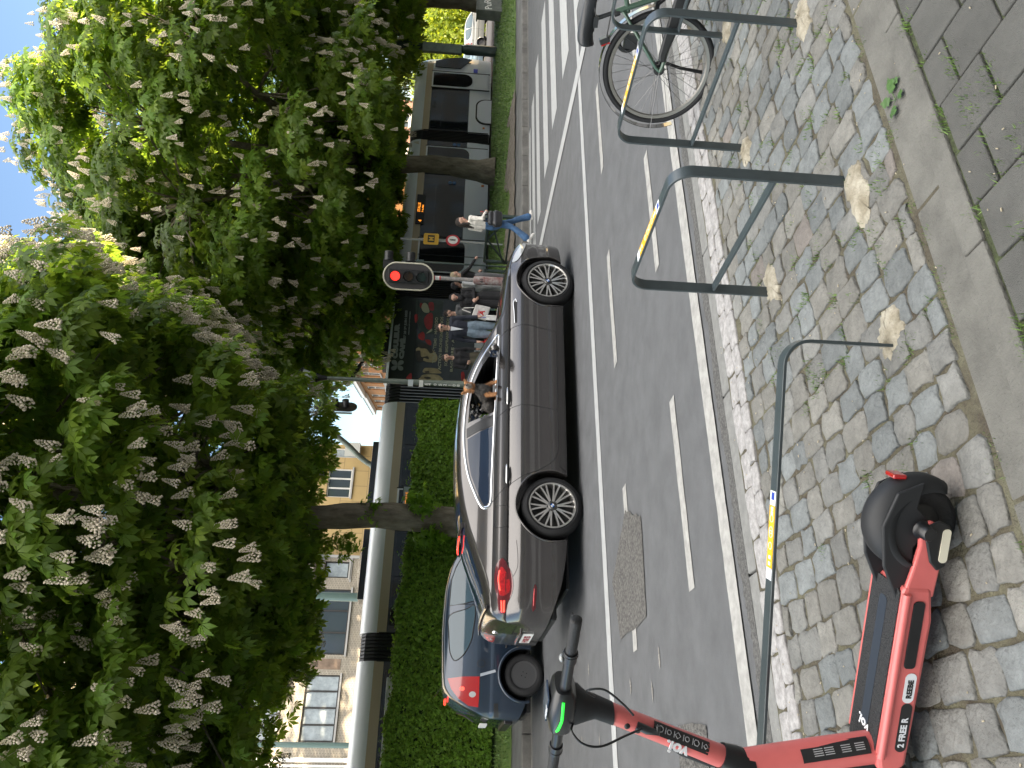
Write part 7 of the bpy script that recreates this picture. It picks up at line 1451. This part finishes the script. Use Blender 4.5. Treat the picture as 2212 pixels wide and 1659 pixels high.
# neck and head unit
hd_ = SD(1245, 1520, 2.225); mb = MB(); nk = [(pD-d2*.01, .0335, .034), (pD+d2*.05, .036, .036), (pD.lerp(hd_, .75), .045, .042), (hd_, .062, .05), (hd_+Vector((0, 0, .025)), .068, .052)]
vs = []; seg = 18
for p, a, b in nk: vs += [p+Vector((cos(2*pi*k/seg)*a, sin(2*pi*k/seg)*b, 0)) for k in range(seg)]
mb.add(vs, [(i*seg+k, i*seg+(k+1) % seg, (i+1)*seg+(k+1) % seg, (i+1)*seg+k) for i in range(len(nk)-1) for k in range(seg)]+[tuple(range(seg)), tuple(range(len(vs)-seg, len(vs)))]); mb.build('neck', m_scm, sco, smooth=60)
HA = radians(16)   # handlebar direction
hbR, hbL = SL(D(1245, 1335, 2.03)), SL(D(1190, 1680, 2.37)); hdv = (hbL-hbR).normalized(); hup = Vector((0, 0, 1)); hfw = hup.cross(hdv).normalized()
if hfw.y < 0: hfw = -hfw          # towards the viewer
c = hd_+Vector((0, 0, .045)); mb = MB(); sec = [(-.09, .05, -.02, .028), (-.07, .062, -.035, .035), (0, .07, -.04, .042), (.07, .062, -.035, .035), (.095, .045, -.02, .026)]; vs = []; seg = 20
for u_, hw, zl_, zh in sec:
    for k in range(seg):
        a = 2*pi*k/seg; ca, sa = cos(a), sin(a); ca = math.copysign(abs(ca)**.55, ca); sa = math.copysign(abs(sa)**.55, sa); vs.append(c+hdv*u_+hfw*(ca*hw*.85)+hup*((zh if sa > 0 else -zl_)*sa))
mb.add(vs, [(i*seg+k, i*seg+(k+1) % seg, (i+1)*seg+(k+1) % seg, (i+1)*seg+k) for i in range(4) for k in range(seg)]+[tuple(range(seg)), tuple(range(len(vs)-seg, len(vs)))]); mb.build('head_unit', m_scb, sco, smooth=50)
mb = MB(); mb.obox(c+hup*.043+hfw*-.01, hdv, hfw, hup, .05, .035, .003); mb.build('display', m_cg, sco, smooth=0, bevel=.004)
text('voi.', .035, m_wst, sco, c+hup*.0465+hfw*.035+hdv*.03, -hdv, -hfw, 'lettering', bold=.001)
mb = MB(); mb.tube([c+hdv*u_+hfw*(.0605-1.6*u_*u_-.3*max(0, u_-.04))+hup*(.004+.3*abs(u_)*.5*(1 if u_ > 0 else .2)) for u_ in np.linspace(-.07, .085, 15)], .0042, 8); mb.build('green_light', m_green, sco, smooth=60)
mb = MB(); mb.tube([hbR+hdv*.10, hbL-hdv*.10], .0165, 14); mb.build('handlebar', m_scb, sco)
for e, s_ in ((hbR, 1), (hbL, -1)):
    mb = MB(); mb.tube([e, e+hdv*s_*.004, e+hdv*s_*.012, e+hdv*s_*.115, e+hdv*s_*.125], [.012, .017, .0175, .0165, .0165], 16); mb.build('grip', m_grip, sco, smooth=50)
    mb = MB(); mb.tube([e+hdv*s_*.13, e+hdv*s_*.165], .021, 16); mb.tube([e+hdv*s_*.138, e+hdv*s_*.142], .0225, 16); mb.build('control_ring', m_scb, sco, smooth=40, bevel=.001)
    mb = MB(); mb.tube([e+hdv*s_*.17+hfw*-.01, e+hdv*s_*.12+hfw*-.05, e+hdv*s_*.04+hfw*-.055], [.008, .007, .006], 8, sy=.6); mb.build('brake_lever', m_scb, sco, smooth=50)
mb = MB(); mb.ball(hbR+hdv*.155+hup*.024, (.012, .012, .007), 12, 6); mb.build('bell', m_gal, sco, smooth=60)
# looping cables
q = pC.lerp(pD, .72)+Vector((-.02, .03, .0))
def loop(pts, nm): mb = MB(); mb.tube(cat_rom(pts, 8), .0035, 8); mb.build(nm, m_scb, sco, smooth=60)
loop([SD(1285, 1505, 2.19), SD(1268, 1492, 2.17), SD(1305, 1490, 2.16), SD(1345, 1520, 2.165), SD(1368, 1545, 2.18)], 'cable'); loop([SD(1240, 1560, 2.2), SD(1235, 1580, 2.17), SD(1260, 1607, 2.155), SD(1300, 1612, 2.16), SD(1350, 1590, 2.18), SD(1385, 1575, 2.19)], 'cable')
# fork and front wheel (turned with the bar)
fx = Vector((x1+.10, 0, RW)); fw_ = scw(fx, sco, 'wheel', radians(70)); mb = MB(); mb.tube([pA+Vector((.03, 0, -.02)), fx+Vector((-.0, 0, .17))], .03, 12)
mb.tube([fx+Vector((0, 0, .17)), fx+Vector((.0, 0, .14))], .034, 12); mb.build('fork_crown', m_scb, sco)
mb = MB(); mb.tube(arc(fx.x, fx.z, RW+.02, 20, 160, 12, 0), .03, 8, sy=.3); o = mb.build('front_mudguard', m_scm, sco, smooth=60)
# ================================================================= pieces that are parts of their own
def split_loose(o):
    me = o.data; b = bmesh.new(); b.from_mesh(me); b.verts.ensure_lookup_table(); seen = {}; n = 0
    for v in b.verts:
        if v.index in seen: continue
        st = [v]; seen[v.index] = n
        while st:
            a = st.pop()
            for e in a.link_edges:
                q = e.other_vert(a)
                if q.index not in seen: seen[q.index] = n; st.append(q)
        n += 1
    b.free()
    if n < 2: return
    for k in range(n):
        m2 = me.copy(); b = bmesh.new(); b.from_mesh(m2); b.verts.ensure_lookup_table(); bmesh.ops.delete(b, geom=[v for v in b.verts if seen[v.index] != k], context='VERTS'); b.to_mesh(m2); b.free()
        if k == 0: keep = m2; continue
        c = o.copy(); c.data = m2; col.objects.link(c)
    o.data = keep
SPLIT = ('arch_lip', 'post', 'rounded_balcony', 'white_fascia', 'exhaust', 'downpipe', 'string_course', 'chain_stay', 'seat_stay', 'fork', 'yellow_rail', 'balcony_panel', 'wheels', 'underbody', 'arch_flare', 'vent_holes_', 'kickstand', 'eye', 'cab_mirror_', 'rail', 'crank_')
for o in [x for x in bpy.data.objects if x.type == 'MESH' and x.name.split('.')[0] in SPLIT and x.parent]: split_loose(o)
